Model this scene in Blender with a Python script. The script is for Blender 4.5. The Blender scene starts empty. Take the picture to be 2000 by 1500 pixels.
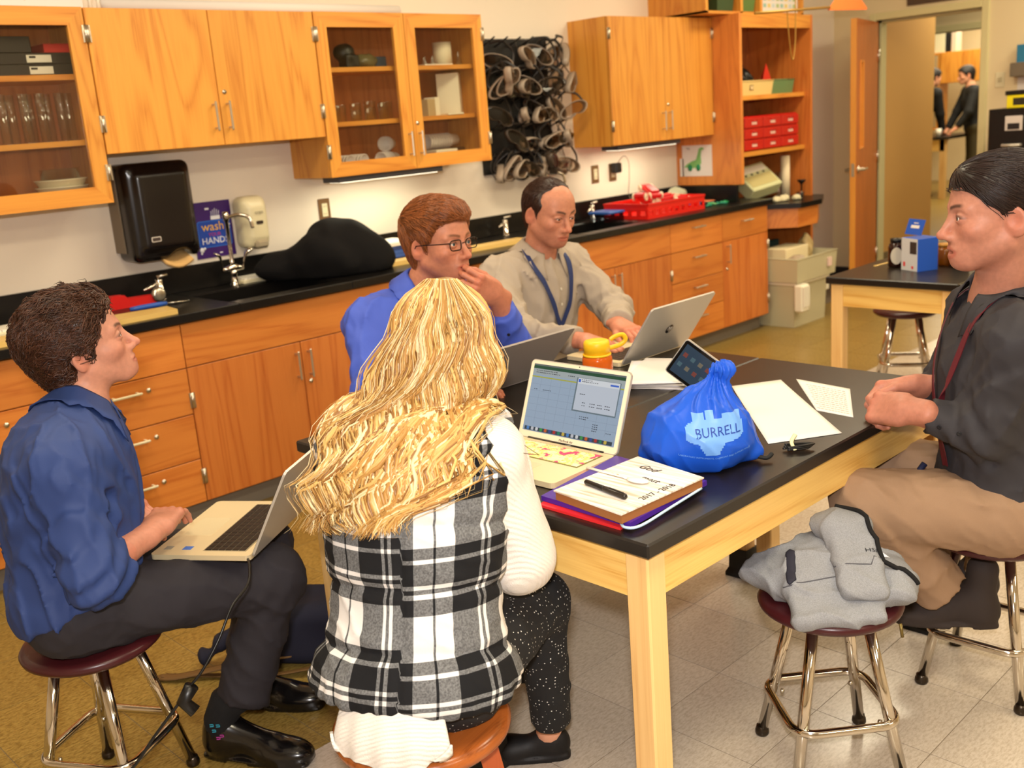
import bpy, math, random
import numpy as np
from mathutils import Vector, Matrix, noise as mnoise

random.seed(7)
S = bpy.context.scene
COL = S.collection
PI = math.pi

# ------------------------------------------------------------------ camera
cam_d = bpy.data.cameras.new('camera')
cam = bpy.data.objects.new('camera', cam_d)
COL.objects.link(cam)
cam_d.sensor_width = 36.0
cam_d.lens = 36.0
cam_d.clip_start = 0.05
cam_d.dof.use_dof = True
cam_d.dof.focus_distance = 2.25
cam_d.dof.aperture_fstop = 4.5
CAM_R = np.array([[0.70869, -0.22721, 0.66828], [-0.70151, -0.12556, 0.70151], [-0.07548, -0.96572, -0.24839]])
CAM_H = 1.5663
def _m():
    x = Vector(CAM_R @ np.array([1., 0, 0])); y = Vector(CAM_R @ np.array([0, -1., 0])); z = Vector(CAM_R @ np.array([0, 0, -1.]))
    x.normalize(); z = (z - x * z.dot(x)).normalized(); y = z.cross(x)
    m = Matrix((x, y, z)).transposed().to_4x4()
    m.translation = (0, 0, CAM_H)
    return m
cam.matrix_world = _m()
S.camera = cam

# ------------------------------------------------------------------ world, exposure
w = bpy.data.worlds.new('world'); S.world = w; w.use_nodes = True
w.node_tree.nodes['Background'].inputs[0].default_value = (1.0, 0.86, 0.66, 1)
w.node_tree.nodes['Background'].inputs[1].default_value = 0.05
S.view_settings.view_transform = 'Standard'
S.view_settings.look = 'None'
S.view_settings.exposure = -0.06
S.view_settings.gamma = 1.0
S.view_settings.use_curve_mapping = False
S.cycles.transparent_max_bounces = 40

def area(name, loc, rot, sx, sy, power, color, spread=None):
    d = bpy.data.lights.new(name, 'AREA'); d.shape = 'RECTANGLE'; d.size = sx; d.size_y = sy
    d.energy = power; d.color = color
    if spread: d.spread = spread
    o = bpy.data.objects.new(name, d); COL.objects.link(o); o.location = loc; o.rotation_euler = rot
    return o
CEIL = 2.95
WARM = (1.0, 0.87, 0.62)
# the room's ceiling troffers; the last one is added to brighten the right wall
for (lx, ly) in [(0.9, 2.9), (3.4, 2.9), (5.9, 2.9), (0.9, 0.4), (3.4, 0.4), (5.9, 0.4), (1.0, -2.0), (4.2, -2.0), (7.5, 1.6)]:
    area('troffer_and_fill_light', (lx, ly, CEIL - 0.03), (0, 0, 0), 1.15, 0.55, 37, WARM)
# the photographer's flash, just above the lens
fl = area('camera_flash', (-0.08, -0.06, CAM_H + 0.20), (0, 0, 0), 0.10, 0.07, 60, (1.0, 0.95, 0.93))
fl.rotation_euler = (Vector((-0.08, -0.06, CAM_H + 0.2)) - Vector((2.2, 2.4, 0.85))).to_track_quat('Z', 'Y').to_euler()

# ------------------------------------------------------------------ materials
MATS = {}
def _new(name):
    m = bpy.data.materials.new(name); m.use_nodes = True
    nt = m.node_tree; b = nt.nodes['Principled BSDF']
    MATS[name] = m
    return m, nt, b
def srgb(r, g, b):
    f = lambda c: ((c / 255.0) / 12.92) if c / 255.0 <= 0.04045 else (((c / 255.0) + 0.055) / 1.055) ** 2.4
    return (f(r), f(g), f(b), 1.0)
def mat(name, rgb, rough=0.5, metal=0.0, bump=0.0, bscale=200, var=0.0, vscale=8, spec=0.5, trans=0.0, ior=1.45, sheen=0.0, alpha=1.0, emit=0.0, coat=0.0, sss=0.0):
    if name in MATS: return MATS[name]
    m, nt, b = _new(name); N = nt.nodes; L = nt.links
    c = srgb(*rgb)
    b.inputs['Base Color'].default_value = c
    b.inputs['Roughness'].default_value = rough; b.inputs['Metallic'].default_value = metal
    b.inputs['Specular IOR Level'].default_value = spec; b.inputs['IOR'].default_value = ior
    b.inputs['Transmission Weight'].default_value = trans
    b.inputs['Sheen Weight'].default_value = sheen; b.inputs['Alpha'].default_value = alpha
    b.inputs['Coat Weight'].default_value = coat
    if sss:
        b.inputs['Subsurface Weight'].default_value = sss; b.inputs['Subsurface Radius'].default_value = (0.012, 0.004, 0.002); b.inputs['Subsurface Scale'].default_value = 1.0
    if emit:
        b.inputs['Emission Color'].default_value = c; b.inputs['Emission Strength'].default_value = emit
    if var or bump:
        tc = N.new('ShaderNodeTexCoord')
    if var:
        n = N.new('ShaderNodeTexNoise'); n.inputs['Scale'].default_value = vscale; n.inputs['Detail'].default_value = 4
        L.new(tc.outputs['Object'], n.inputs['Vector'])
        r = N.new('ShaderNodeMapRange'); r.inputs[1].default_value = 0.3; r.inputs[2].default_value = 0.7
        r.inputs[3].default_value = 1 - var; r.inputs[4].default_value = 1 + var
        L.new(n.outputs['Fac'], r.inputs[0])
        mx = N.new('ShaderNodeMix'); mx.data_type = 'RGBA'; mx.blend_type = 'MULTIPLY'; mx.inputs[0].default_value = 1
        mx.inputs[6].default_value = c; L.new(r.outputs[0], mx.inputs[7]); L.new(mx.outputs[2], b.inputs['Base Color'])
    if bump:
        n2 = N.new('ShaderNodeTexNoise'); n2.inputs['Scale'].default_value = bscale; n2.inputs['Detail'].default_value = 3
        L.new(tc.outputs['Object'], n2.inputs['Vector'])
        bp = N.new('ShaderNodeBump'); bp.inputs['Strength'].default_value = bump; bp.inputs['Distance'].default_value = 0.002
        L.new(n2.outputs['Fac'], bp.inputs['Height']); L.new(bp.outputs['Normal'], b.inputs['Normal'])
    return m
def wood(name, light, dark, axis='z', rough=0.35, scale=1.0, strength=1.0, seam=0.0):
    """grain runs along `axis` in object space: stretched noise for the figure, fine streaks for the pores"""
    if name in MATS: return MATS[name]
    m, nt, b = _new(name); N = nt.nodes; L = nt.links
    tc = N.new('ShaderNodeTexCoord'); oi = N.new('ShaderNodeObjectInfo')
    ad = N.new('ShaderNodeVectorMath'); ad.operation = 'MULTIPLY_ADD'
    cb = N.new('ShaderNodeCombineXYZ')
    for i in range(3): L.new(oi.outputs['Random'], cb.inputs[i])
    ad.inputs[1].default_value = (17, 23, 31); L.new(cb.outputs[0], ad.inputs[0]); L.new(tc.outputs['Object'], ad.inputs[2])
    mp = N.new('ShaderNodeMapping'); L.new(ad.outputs[0], mp.inputs['Vector'])
    k = {'x': (0.22, 2.6, 2.6), 'y': (2.6, 0.22, 2.6), 'z': (2.6, 2.6, 0.22)}[axis]
    mp.inputs['Scale'].default_value = [s * scale for s in k]
    n1 = N.new('ShaderNodeTexNoise'); n1.inputs['Scale'].default_value = 1.6; n1.inputs['Detail'].default_value = 3; n1.inputs['Distortion'].default_value = 0.6
    L.new(mp.outputs[0], n1.inputs['Vector'])
    rg = N.new('ShaderNodeMath'); rg.operation = 'MULTIPLY'; rg.inputs[1].default_value = 22; L.new(n1.outputs['Fac'], rg.inputs[0])
    fr = N.new('ShaderNodeMath'); fr.operation = 'PINGPONG'; fr.inputs[1].default_value = 1.0; L.new(rg.outputs[0], fr.inputs[0])
    pw = N.new('ShaderNodeMath'); pw.operation = 'POWER'; pw.inputs[1].default_value = 2.2; L.new(fr.outputs[0], pw.inputs[0])
    mp2 = N.new('ShaderNodeMapping'); L.new(ad.outputs[0], mp2.inputs['Vector']); mp2.inputs['Scale'].default_value = [s * 30 * scale if s > 1 else 1.5 for s in k]
    n2 = N.new('ShaderNodeTexNoise'); n2.inputs['Scale'].default_value = 3.0; n2.inputs['Detail'].default_value = 2; L.new(mp2.outputs[0], n2.inputs['Vector'])
    ml = N.new('ShaderNodeMath'); ml.operation = 'MULTIPLY'; L.new(pw.outputs[0], ml.inputs[0]); L.new(n2.outputs['Fac'], ml.inputs[1])
    m2 = N.new('ShaderNodeMath'); m2.operation = 'MULTIPLY_ADD'; m2.inputs[1].default_value = 0.9 * strength; L.new(ml.outputs[0], m2.inputs[0])
    n3 = N.new('ShaderNodeMath'); n3.operation = 'MULTIPLY'; n3.inputs[1].default_value = 0.35 * strength; L.new(n2.outputs['Fac'], n3.inputs[0]); L.new(n3.outputs[0], m2.inputs[2])
    cl = N.new('ShaderNodeMix'); cl.data_type = 'RGBA'; cl.inputs[6].default_value = srgb(*light); cl.inputs[7].default_value = srgb(*dark)
    L.new(m2.outputs[0], cl.inputs[0])
    # board to board tone
    mr = N.new('ShaderNodeMapRange'); mr.inputs[3].default_value = 0.90; mr.inputs[4].default_value = 1.08; L.new(oi.outputs['Random'], mr.inputs[0])
    mx = N.new('ShaderNodeMix'); mx.data_type = 'RGBA'; mx.blend_type = 'MULTIPLY'; mx.inputs[0].default_value = 1
    L.new(cl.outputs[2], mx.inputs[6]); L.new(mr.outputs[0], mx.inputs[7]); L.new(mx.outputs[2], b.inputs['Base Color'])
    b.inputs['Roughness'].default_value = rough
    bp = N.new('ShaderNodeBump'); bp.inputs['Strength'].default_value = 0.06; bp.inputs['Distance'].default_value = 0.001
    L.new(n2.outputs['Fac'], bp.inputs['Height']); L.new(bp.outputs['Normal'], b.inputs['Normal'])
    return m
def glass(name, tint=(255, 255, 255), rough=0.0, thin=0.75, face=0.03):
    """clear pane: mostly transparent with a mirror coat by angle (cheap, no caustics needed)"""
    if name in MATS: return MATS[name]
    m, nt, b = _new(name); N = nt.nodes; L = nt.links
    out = N['Material Output']
    tr = N.new('ShaderNodeBsdfTransparent'); tr.inputs[0].default_value = srgb(*tint)
    gl = N.new('ShaderNodeBsdfGlossy'); gl.inputs['Roughness'].default_value = rough
    fr = N.new('ShaderNodeLayerWeight'); fr.inputs['Blend'].default_value = 0.5
    pw = N.new('ShaderNodeMath'); pw.operation = 'POWER'; pw.inputs[1].default_value = 4.0; L.new(fr.outputs['Facing'], pw.inputs[0])
    mr = N.new('ShaderNodeMath'); mr.operation = 'MULTIPLY_ADD'; mr.inputs[1].default_value = thin * 0.6; mr.inputs[2].default_value = face; mr.use_clamp = True; L.new(pw.outputs[0], mr.inputs[0])
    mx = N.new('ShaderNodeMixShader'); L.new(mr.outputs[0], mx.inputs[0]); L.new(tr.outputs[0], mx.inputs[1]); L.new(gl.outputs[0], mx.inputs[2])
    L.new(mx.outputs[0], out.inputs['Surface'])
    return m

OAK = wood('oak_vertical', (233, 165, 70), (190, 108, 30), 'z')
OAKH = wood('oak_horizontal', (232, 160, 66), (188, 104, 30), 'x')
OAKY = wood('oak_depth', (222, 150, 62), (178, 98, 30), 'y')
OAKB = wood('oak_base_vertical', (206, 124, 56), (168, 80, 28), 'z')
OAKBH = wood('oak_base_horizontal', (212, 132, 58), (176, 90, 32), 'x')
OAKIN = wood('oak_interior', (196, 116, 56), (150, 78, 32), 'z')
DOORW = wood('door_veneer', (200, 108, 36), (158, 74, 20), 'z', strength=0.8)
MAPLE = wood('maple_vertical', (240, 200, 134), (206, 150, 84), 'z', strength=0.8)
MAPLEX = wood('maple_x', (248, 208, 122), (214, 156, 70), 'x', strength=1.1)
MAPLEY = wood('maple_y', (248, 208, 122), (214, 156, 70), 'y', strength=1.1)
STOOLW = wood('stool_wood', (176, 96, 40), (96, 44, 16), 'x', rough=0.22, scale=1.5)
STOOLL = wood('stool_leg_wood', (190, 92, 44), (150, 62, 26), 'z', rough=0.3)
EPOXY = mat('black_epoxy', (16, 14, 13), 0.30, spec=0.4, bump=0.02, bscale=900)
EPOXYT = mat('black_table_top', (28, 23, 20), 0.30, spec=0.55, bump=0.02, bscale=900)
WALL = mat('wall_paint', (238, 226, 208), 0.7, bump=0.04, bscale=300)
WALLR = mat('wall_paint_tan', (226, 208, 168), 0.7, bump=0.04, bscale=300)
CEILM = mat('ceiling_tile', (240, 236, 226), 0.9, bump=0.2, bscale=120)
FRAME = mat('frame_paint', (216, 206, 156), 0.45)
BASEB = mat('vinyl_base', (44, 40, 38), 0.5)
KICK = mat('toe_kick', (120, 112, 100), 0.5)
CHROME = mat('chrome', (214, 206, 194), 0.10, 1.0)
STEEL = mat('satin_steel', (206, 198, 182), 0.28, 1.0)
NICKEL = mat('satin_nickel', (200, 190, 172), 0.35, 0.9)
DARKMET = mat('dark_metal', (70, 62, 54), 0.3, 0.9)
BLACKP = mat('black_plastic', (16, 15, 15), 0.35)
BLACKM = mat('black_matte', (9, 8, 9), 0.85)
WHITEP = mat('white_plastic', (236, 230, 214), 0.4)
IVORY = mat('ivory_plastic', (224, 214, 178), 0.4)
PAPER = mat('paper', (226, 220, 214), 0.8)
PANE = glass('pane', (246, 246, 242), 0.0, 0.8)
GLASSW = glass('glassware', (252, 254, 253), 0.05, 1.3, 0.10)
# ------------------------------------------------------------------ mesh building
OFF = {}
class MB:
    """collects shapes; build() links them as ONE mesh object"""
    def __init__(s): s.v = []; s.f = []; s.m = []; s.sm = []; s.n = 0
    def add(s, V, F, mi=0, smooth=False):
        V = [tuple(map(float, p)) for p in V]; b = s.n
        s.v += V; s.n += len(V)
        for q in F: s.f.append(tuple(i + b for i in q)); s.m.append(mi); s.sm.append(smooth)
        return s
    def box(s, a, b, ch=0.0, mi=0, M=None):
        x0, y0, z0 = a; x1, y1, z1 = b
        if x0 > x1: x0, x1 = x1, x0
        if y0 > y1: y0, y1 = y1, y0
        if z0 > z1: z0, z1 = z1, z0
        c = min(ch, 0.45 * min(x1 - x0, y1 - y0, z1 - z0))
        if c <= 0:
            V = [(x, y, z) for z in (z0, z1) for y in (y0, y1) for x in (x0, x1)]
            F = [(0, 2, 3, 1), (4, 5, 7, 6), (0, 1, 5, 4), (2, 6, 7, 3), (0, 4, 6, 2), (1, 3, 7, 5)]
        else:
            V = []; idx = {}
            for iz, z in enumerate((z0, z1)):
                for iy, y in enumerate((y0, y1)):
                    for ix, x in enumerate((x0, x1)):
                        sx = c if ix == 0 else -c; sy = c if iy == 0 else -c; sz = c if iz == 0 else -c
                        for k in range(3):
                            idx[(ix, iy, iz, k)] = len(V)
                            V.append((x + (0 if k == 0 else sx), y + (0 if k == 1 else sy), z + (0 if k == 2 else sz)))
            g = lambda ix, iy, iz, k: idx[(ix, iy, iz, k)]
            F = []
            for i in (0, 1):
                q = [g(i, 0, 0, 0), g(i, 1, 0, 0), g(i, 1, 1, 0), g(i, 0, 1, 0)]; F.append(q if i else q[::-1])
                q = [g(0, i, 0, 1), g(1, i, 0, 1), g(1, i, 1, 1), g(0, i, 1, 1)]; F.append(q[::-1] if i else q)
                q = [g(0, 0, i, 2), g(1, 0, i, 2), g(1, 1, i, 2), g(0, 1, i, 2)]; F.append(q if i else q[::-1])
            for i in (0, 1):
                for j in (0, 1):
                    q = [g(0, i, j, 1), g(1, i, j, 1), g(1, i, j, 2), g(0, i, j, 2)]; F.append(q if (i == j) == False else q[::-1]) if False else F.append(q if (i + j) % 2 == 1 else q[::-1])
                    q = [g(i, 0, j, 0), g(i, 1, j, 0), g(i, 1, j, 2), g(i, 0, j, 2)]; F.append(q if (i + j) % 2 == 0 else q[::-1])
                    q = [g(i, j, 0, 0), g(i, j, 1, 0), g(i, j, 1, 1), g(i, j, 0, 1)]; F.append(q if (i + j) % 2 == 1 else q[::-1])
                    for k in (0, 1):
                        t = [g(i, j, k, 0), g(i, j, k, 1), g(i, j, k, 2)]; F.append(t if (i + j + k) % 2 == 1 else t[::-1])
        if M is not None: V = [tuple(M @ Vector(p)) for p in V]
        return s.add(V, F, mi)
    def tube(s, pts, r, n=10, mi=0, closed=False, cap=True, smooth=True, flat=1.0, up=None):
        P = [Vector(p) for p in pts]; k = len(P)
        R = r if hasattr(r, '__len__') else [r] * k
        T = []
        for i in range(k):
            if closed: t = P[(i + 1) % k] - P[i - 1]
            else: t = P[min(i + 1, k - 1)] - P[max(i - 1, 0)]
            T.append(t.normalized() if t.length > 1e-9 else Vector((0, 0, 1)))
        u = Vector(up) if up is not None else (Vector((0, 0, 1)) if abs(T[0].z) < 0.9 else Vector((1, 0, 0)))
        u = (u - T[0] * u.dot(T[0])).normalized()
        V = []
        for i in range(k):
            u = u - T[i] * u.dot(T[i])
            if u.length < 1e-6: u = T[i].orthogonal()
            u.normalize(); w_ = T[i].cross(u)
            for j in range(n):
                a = 2 * PI * j / n
                V.append(P[i] + (u * math.sin(a) * flat + w_ * math.cos(a)) * R[i])
        F = []
        for i in range(k if closed else k - 1):
            for j in range(n):
                a = i * n + j; b = i * n + (j + 1) % n; c = ((i + 1) % k) * n + (j + 1) % n; d = ((i + 1) % k) * n + j
                F.append((a, b, c, d)[::-1])
        if cap and not closed:
            F.append(tuple(range(n))); F.append(tuple(range((k - 1) * n, k * n))[::-1])
        return s.add(V, F, mi, smooth)
    def lathe(s, prof, c=(0, 0, 0), n=24, mi=0, smooth=True, M=None, cap=True, arc=1.0):
        V = []; k = len(prof)
        for (r, z) in prof:
            for j in range(n):
                a = 2 * PI * j / n
                p = Vector((r * math.cos(a), r * math.sin(a), z))
                if M is not None: p = M @ p
                V.append((p.x + c[0], p.y + c[1], p.z + c[2]))
        F = []
        for i in range(k - 1):
            for j in range(n):
                F.append((i * n + j, i * n + (j + 1) % n, (i + 1) * n + (j + 1) % n, (i + 1) * n + j))
        if cap:
            if prof[0][0] > 1e-6: F.append(tuple(range(n))[::-1])
            if prof[-1][0] > 1e-6: F.append(tuple(range((k - 1) * n, k * n)))
        return s.add(V, F, mi, smooth)
    def prism(s, poly, d, o=(0, 0, 0), ax=((1, 0, 0), (0, 0, 1), (0, 1, 0)), mi=0, smooth=False):
        """2-D outline poly in (ax0, ax1) extruded by d along ax2 from o"""
        a0, a1, a2 = [Vector(a) for a in ax]; o = Vector(o); n = len(poly)
        V = [o + a0 * p[0] + a1 * p[1] for p in poly] + [o + a0 * p[0] + a1 * p[1] + a2 * d for p in poly]
        F = [tuple(range(n)), tuple(range(n, 2 * n))[::-1]] + [(i, i + n, (i + 1) % n + n, (i + 1) % n) for i in range(n)]
        return s.add(V, F, mi, smooth)
    def grid(s, fn, nu, nv, mi=0, smooth=True, flip=False, wrapu=False):
        V = [fn(i / (nu if wrapu else nu - 1), j / (nv - 1)) for j in range(nv) for i in range(nu)]
        F = []
        for j in range(nv - 1):
            for i in range(nu if wrapu else nu - 1):
                q = (j * nu + i, j * nu + (i + 1) % nu, (j + 1) * nu + (i + 1) % nu, (j + 1) * nu + i)
                F.append(q[::-1] if flip else q)
        return s.add(V, F, mi, smooth)
    def ball(s, c, r, nu=16, nv=10, mi=0, M=None):
        rx, ry, rz = r if hasattr(r, '__len__') else (r, r, r)
        def fn(u, v):
            a = 2 * PI * u; b = PI * (v - 0.5)
            p = Vector((rx * math.cos(b) * math.cos(a), ry * math.cos(b) * math.sin(a), rz * math.sin(b)))
            if M is not None: p = M @ p
            return (p.x + c[0], p.y + c[1], p.z + c[2])
        return s.grid(fn, nu, nv, mi, True, wrapu=True)
    def xf(s, M):
        s.v = [tuple(M @ Vector(p)) for p in s.v]; return s
    def mesh(s, name, mats):
        me = bpy.data.meshes.new(name)
        me.from_pydata(s.v, [], s.f)
        for m_ in (mats if isinstance(mats, (list, tuple)) else [mats]): me.materials.append(m_)
        me.polygons.foreach_set('material_index', s.m); me.polygons.foreach_set('use_smooth', s.sm)
        me.update(); return me
    def build(s, name, mats, parent=None, **kw):
        off = OFF.get(parent.name) if parent is not None else None
        if off is not None: s.v = [(p[0] - off[0], p[1] - off[1], p[2] - off[2]) for p in s.v]
        return link(name, s.mesh(name, mats), parent, **kw)
def link(name, me, parent=None, label=None, cat=None, group=None, kind=None, loc=None, rot=None):
    o = bpy.data.objects.new(name, me); COL.objects.link(o)
    if parent is not None:
        o.parent = parent
        if parent.name in OFF: OFF[o.name] = OFF[parent.name]
    if loc is not None: o.location = loc
    if rot is not None: o.rotation_euler = rot
    tag(o, label, cat, group, kind); return o
def tag(o, label=None, cat=None, group=None, kind=None):
    if label: o['label'] = label
    if cat: o['category'] = cat
    if group: o['group'] = group
    if kind: o['kind'] = kind
    return o
def thing(name, label, cat, loc=(0, 0, 0), rz=0, group=None, world=False, rot=None):
    o = bpy.data.objects.new(name, None); COL.objects.link(o)
    o.empty_display_size = 0.05
    o.location = loc; o.rotation_euler = rot if rot is not None else (0, 0, rz)
    if world: OFF[o.name] = tuple(loc)
    return tag(o, label, cat, group)
def solo(name, mb, mats, label, cat, loc=None, group=None):
    """a thing that is one mesh; built in world coordinates, its origin moved to its base"""
    if loc is None:
        A = np.array(mb.v); loc = (float((A[:, 0].min() + A[:, 0].max()) / 2), float((A[:, 1].min() + A[:, 1].max()) / 2), float(A[:, 2].min()))
    mb.v = [(p[0] - loc[0], p[1] - loc[1], p[2] - loc[2]) for p in mb.v]
    o = link(name, mb.mesh(name, mats), None, label, cat, group); o.location = loc
    return o
def dup(root, loc, rz=None, label=None, group=None, rot=None):
    r = root.copy(); COL.objects.link(r); r.location = loc
    if rot is not None: r.rotation_euler = rot
    elif rz is not None: r.rotation_euler = (0, 0, rz)
    if label: r['label'] = label
    if group: r['group'] = group
    for ch in list(root.children):
        c = ch.copy(); COL.objects.link(c); c.parent = r
        for g in ch.children:
            d = g.copy(); COL.objects.link(d); d.parent = c
    return r
def B(a, b, ch=0.0, mi=0): return MB().box(a, b, ch, mi)
def struct(name, mb, mats, parent=None):
    return mb.build(name, mats, parent, kind=None if parent is not None else 'structure')
def TRS(loc=(0, 0, 0), rot=(0, 0, 0), sc=(1, 1, 1)):
    from mathutils import Euler
    return Matrix.Translation(Vector(loc)) @ Euler(rot).to_matrix().to_4x4() @ Matrix.Diagonal((*sc, 1))
def bez(pts, n=10):
    """smooth path through points (Catmull-Rom)"""
    P = [Vector(p) for p in pts]; out = []
    for i in range(len(P) - 1):
        p0 = P[max(i - 1, 0)]; p1 = P[i]; p2 = P[i + 1]; p3 = P[min(i + 2, len(P) - 1)]
        for k in range(n):
            t = k / n
            out.append(0.5 * ((2 * p1) + (p2 - p0) * t + (2 * p0 - 5 * p1 + 4 * p2 - p3) * t * t + (3 * p1 - p0 - 3 * p2 + p3) * t ** 3))
    out.append(P[-1]); return out
def rrect(w_, h_, r, n=5, cx=0, cy=0):
    out = []
    for (sx, sy, a0) in ((1, 1, 0), (-1, 1, PI / 2), (-1, -1, PI), (1, -1, 1.5 * PI)):
        for i in range(n + 1):
            a = a0 + (PI / 2) * i / n
            out.append((cx + sx * (w_ / 2 - r) + r * math.cos(a), cy + sy * (h_ / 2 - r) + r * math.sin(a)))
    return out
_font = None
def text(name, s_, size, M, m, parent, extrude=0.0004, align='CENTER', shear=0.0):
    """flat lettering as a mesh part, laid on a surface by matrix M"""
    cu = bpy.data.curves.new(name, 'FONT'); cu.body = s_; cu.size = size; cu.extrude = extrude; cu.align_x = align; cu.align_y = 'CENTER'; cu.resolution_u = 2; cu.shear = shear
    o = bpy.data.objects.new(name, cu); COL.objects.link(o)
    dg = bpy.context.evaluated_depsgraph_get()
    me = bpy.data.meshes.new_from_object(o.evaluated_get(dg)); me.name = name
    bpy.data.objects.remove(o); bpy.data.curves.remove(cu)
    off = OFF.get(parent.name) if parent is not None else None
    M = M.copy()
    if off is not None: M.translation = M.translation - Vector(off)
    me.transform(M); me.materials.clear(); me.materials.append(m)
    return link(name, me, parent)
def MX(o, x, y):
    """matrix with local x, y axes laid along the given world directions"""
    x = Vector(x).normalized(); y = Vector(y); y = (y - x * y.dot(x)).normalized(); z = x.cross(y)
    m = Matrix((x, y, z)).transposed().to_4x4(); m.translation = Vector(o); return m
def fix_normals(me):
    import bmesh
    bm = bmesh.new(); bm.from_mesh(me); bmesh.ops.recalc_face_normals(bm, faces=bm.faces); bm.to_mesh(me); bm.free()
# ================================================================== THE ROOM
WY = 4.49; WX = 8.30
struct('wall_back', B((-2.6, WY, 0), (WX + 0.12, WY + 0.11, CEIL)), WALL)
DY0, DY1, DZ = 3.276, 4.115, 2.125
mb = MB().box((WX, -3.6, 0), (WX + 0.12, DY0, CEIL)).box((WX, DY1, 0), (WX + 0.12, WY, CEIL)).box((WX, DY0, DZ), (WX + 0.12, DY1, CEIL))
struct('wall_right', mb, WALLR)
struct('wall_left', B((-2.7, -3.6, 0), (-2.6, WY + 0.1, CEIL)), WALL)
struct('wall_front', B((-2.6, -3.7, 0), (WX, -3.6, CEIL)), WALL)
ceil = struct('ceiling', B((-2.7, -3.7, CEIL), (WX + 0.12, WY + 0.11, CEIL + 0.08)), CEILM)
# floor: vinyl tiles on a grout bed
GROUT = mat('tile_joint', (118, 104, 84), 0.7)
def tile_mat(name, c1, c2, rough):
    m, nt, b = _new(name); N = nt.nodes; L = nt.links
    g = N.new('ShaderNodeNewGeometry'); oi = N.new('ShaderNodeObjectInfo')
    n = N.new('ShaderNodeTexNoise'); n.inputs['Scale'].default_value = 55; n.inputs['Detail'].default_value = 6; n.inputs['Roughness'].default_value = 0.7; L.new(g.outputs['Position'], n.inputs['Vector'])
    mp = N.new('ShaderNodeMapping'); mp.inputs['Scale'].default_value = (1, 2.6, 1); L.new(g.outputs['Position'], mp.inputs['Vector']); L.new(mp.outputs[0], n.inputs['Vector'])
    r = N.new('ShaderNodeMapRange'); r.inputs[1].default_value = 0.42; r.inputs[2].default_value = 0.62; L.new(n.outputs['Fac'], r.inputs[0])
    mx = N.new('ShaderNodeMix'); mx.data_type = 'RGBA'; mx.inputs[6].default_value = srgb(*c1); mx.inputs[7].default_value = srgb(*c2); L.new(r.outputs[0], mx.inputs[0])
    mr = N.new('ShaderNodeMapRange'); mr.inputs[3].default_value = 0.93; mr.inputs[4].default_value = 1.05; L.new(oi.outputs['Random'], mr.inputs[0])
    m2 = N.new('ShaderNodeMix'); m2.data_type = 'RGBA'; m2.blend_type = 'MULTIPLY'; m2.inputs[0].default_value = 1; L.new(mx.outputs[2], m2.inputs[6]); L.new(mr.outputs[0], m2.inputs[7])
    L.new(m2.outputs[2], b.inputs['Base Color']); b.inputs['Roughness'].default_value = rough
    return m
TW = tile_mat('tile_white', (206, 194, 178), (184, 170, 152), 0.20)
TT = tile_mat('tile_tan', (158, 132, 68), (114, 90, 38), 0.32)
floor = struct('floor', B((-2.7, -3.7, -0.06), (19.0, 9.0, -0.0012)), GROUT)
TS = 0.3048; TY0 = 0.922; TX0 = 0.05
def tile_mesh(m):
    g = 0.0009
    return B((g, g, -0.0012), (TS - g, TS - g, 0.0), 0.0004).mesh('floor_tile', m)
tmw = tile_mesh(TW); tmt = tile_mesh(TT)
def is_white(x, y): return y < 2.13 or (y < 2.74 and 1.55 < x < 8.0)
cand = []
CR = CAM_R
for i in range(-10, 62):
    for j in range(-16, 27):
        x = TX0 + i * TS; y = TY0 + j * TS; cx, cy = x + TS / 2, y + TS / 2
        if cx > 19 or cy > 9 or cx < -2.6 or (cy > WY - 0.5 and cx < WX): continue
        c = CR.T @ np.array([cx, cy, -CAM_H])
        if c[2] < 0.2: continue
        u, v = 1000 + 2000 * c[0] / c[2], 750 + 2000 * c[1] / c[2]
        vis = -160 < u < 2160 and -100 < v < 1700 and not (cy > 4.05 and cx < 5.9)
        # deep toe space and cabinet footprint
        cand.append((0 if vis else 1, c[2], x, y, is_white(cx, cy)))
cand.sort()
far = {True: MB(), False: MB()}
for k, (nv, d, x, y, wt) in enumerate(cand):
    if k < 300 and nv == 0:
        o = link('floor_tile', tmw if wt else tmt, floor); o.location = (x, y, 0)
    else:
        g = 0.0009; far[wt].add([(x + g, y + g, 0), (x + TS - g, y + g, 0), (x + TS - g, y + TS - g, 0), (x + g, y + TS - g, 0)], [(0, 1, 2, 3)])
for wt in far: far[wt].build('floor_tile_field', TW if wt else TT, floor, kind='stuff')
# baseboards
struct('baseboard_right', MB().box((WX - 0.008, DY1 + 0.06, 0), (WX, WY, 0.11)).box((WX - 0.008, -3.6, 0), (WX, DY0 - 0.06, 0.11)), BASEB)
struct('baseboard_back', B((7.2, WY - 0.008, 0), (WX, WY, 0.11)), BASEB)
# door frame
fr = MB()
for (a, b_) in (((WX - 0.02, DY0 - 0.055, 0), (WX + 0.14, DY0, DZ + 0.055)), ((WX - 0.02, DY1, 0), (WX + 0.14, DY1 + 0.055, DZ + 0.055)), ((WX - 0.02, DY0, DZ), (WX + 0.14, DY1, DZ + 0.055))):
    fr.box(a, b_, 0.004)
fr.box((WX + 0.05, DY0, 0), (WX + 0.14, DY0 + 0.018, DZ)).box((WX + 0.05, DY1 - 0.018, 0), (WX + 0.14, DY1, DZ)).box((WX + 0.05, DY0, DZ - 0.018), (WX + 0.14, DY1, DZ))
struct('trim_1', fr, FRAME)
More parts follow.
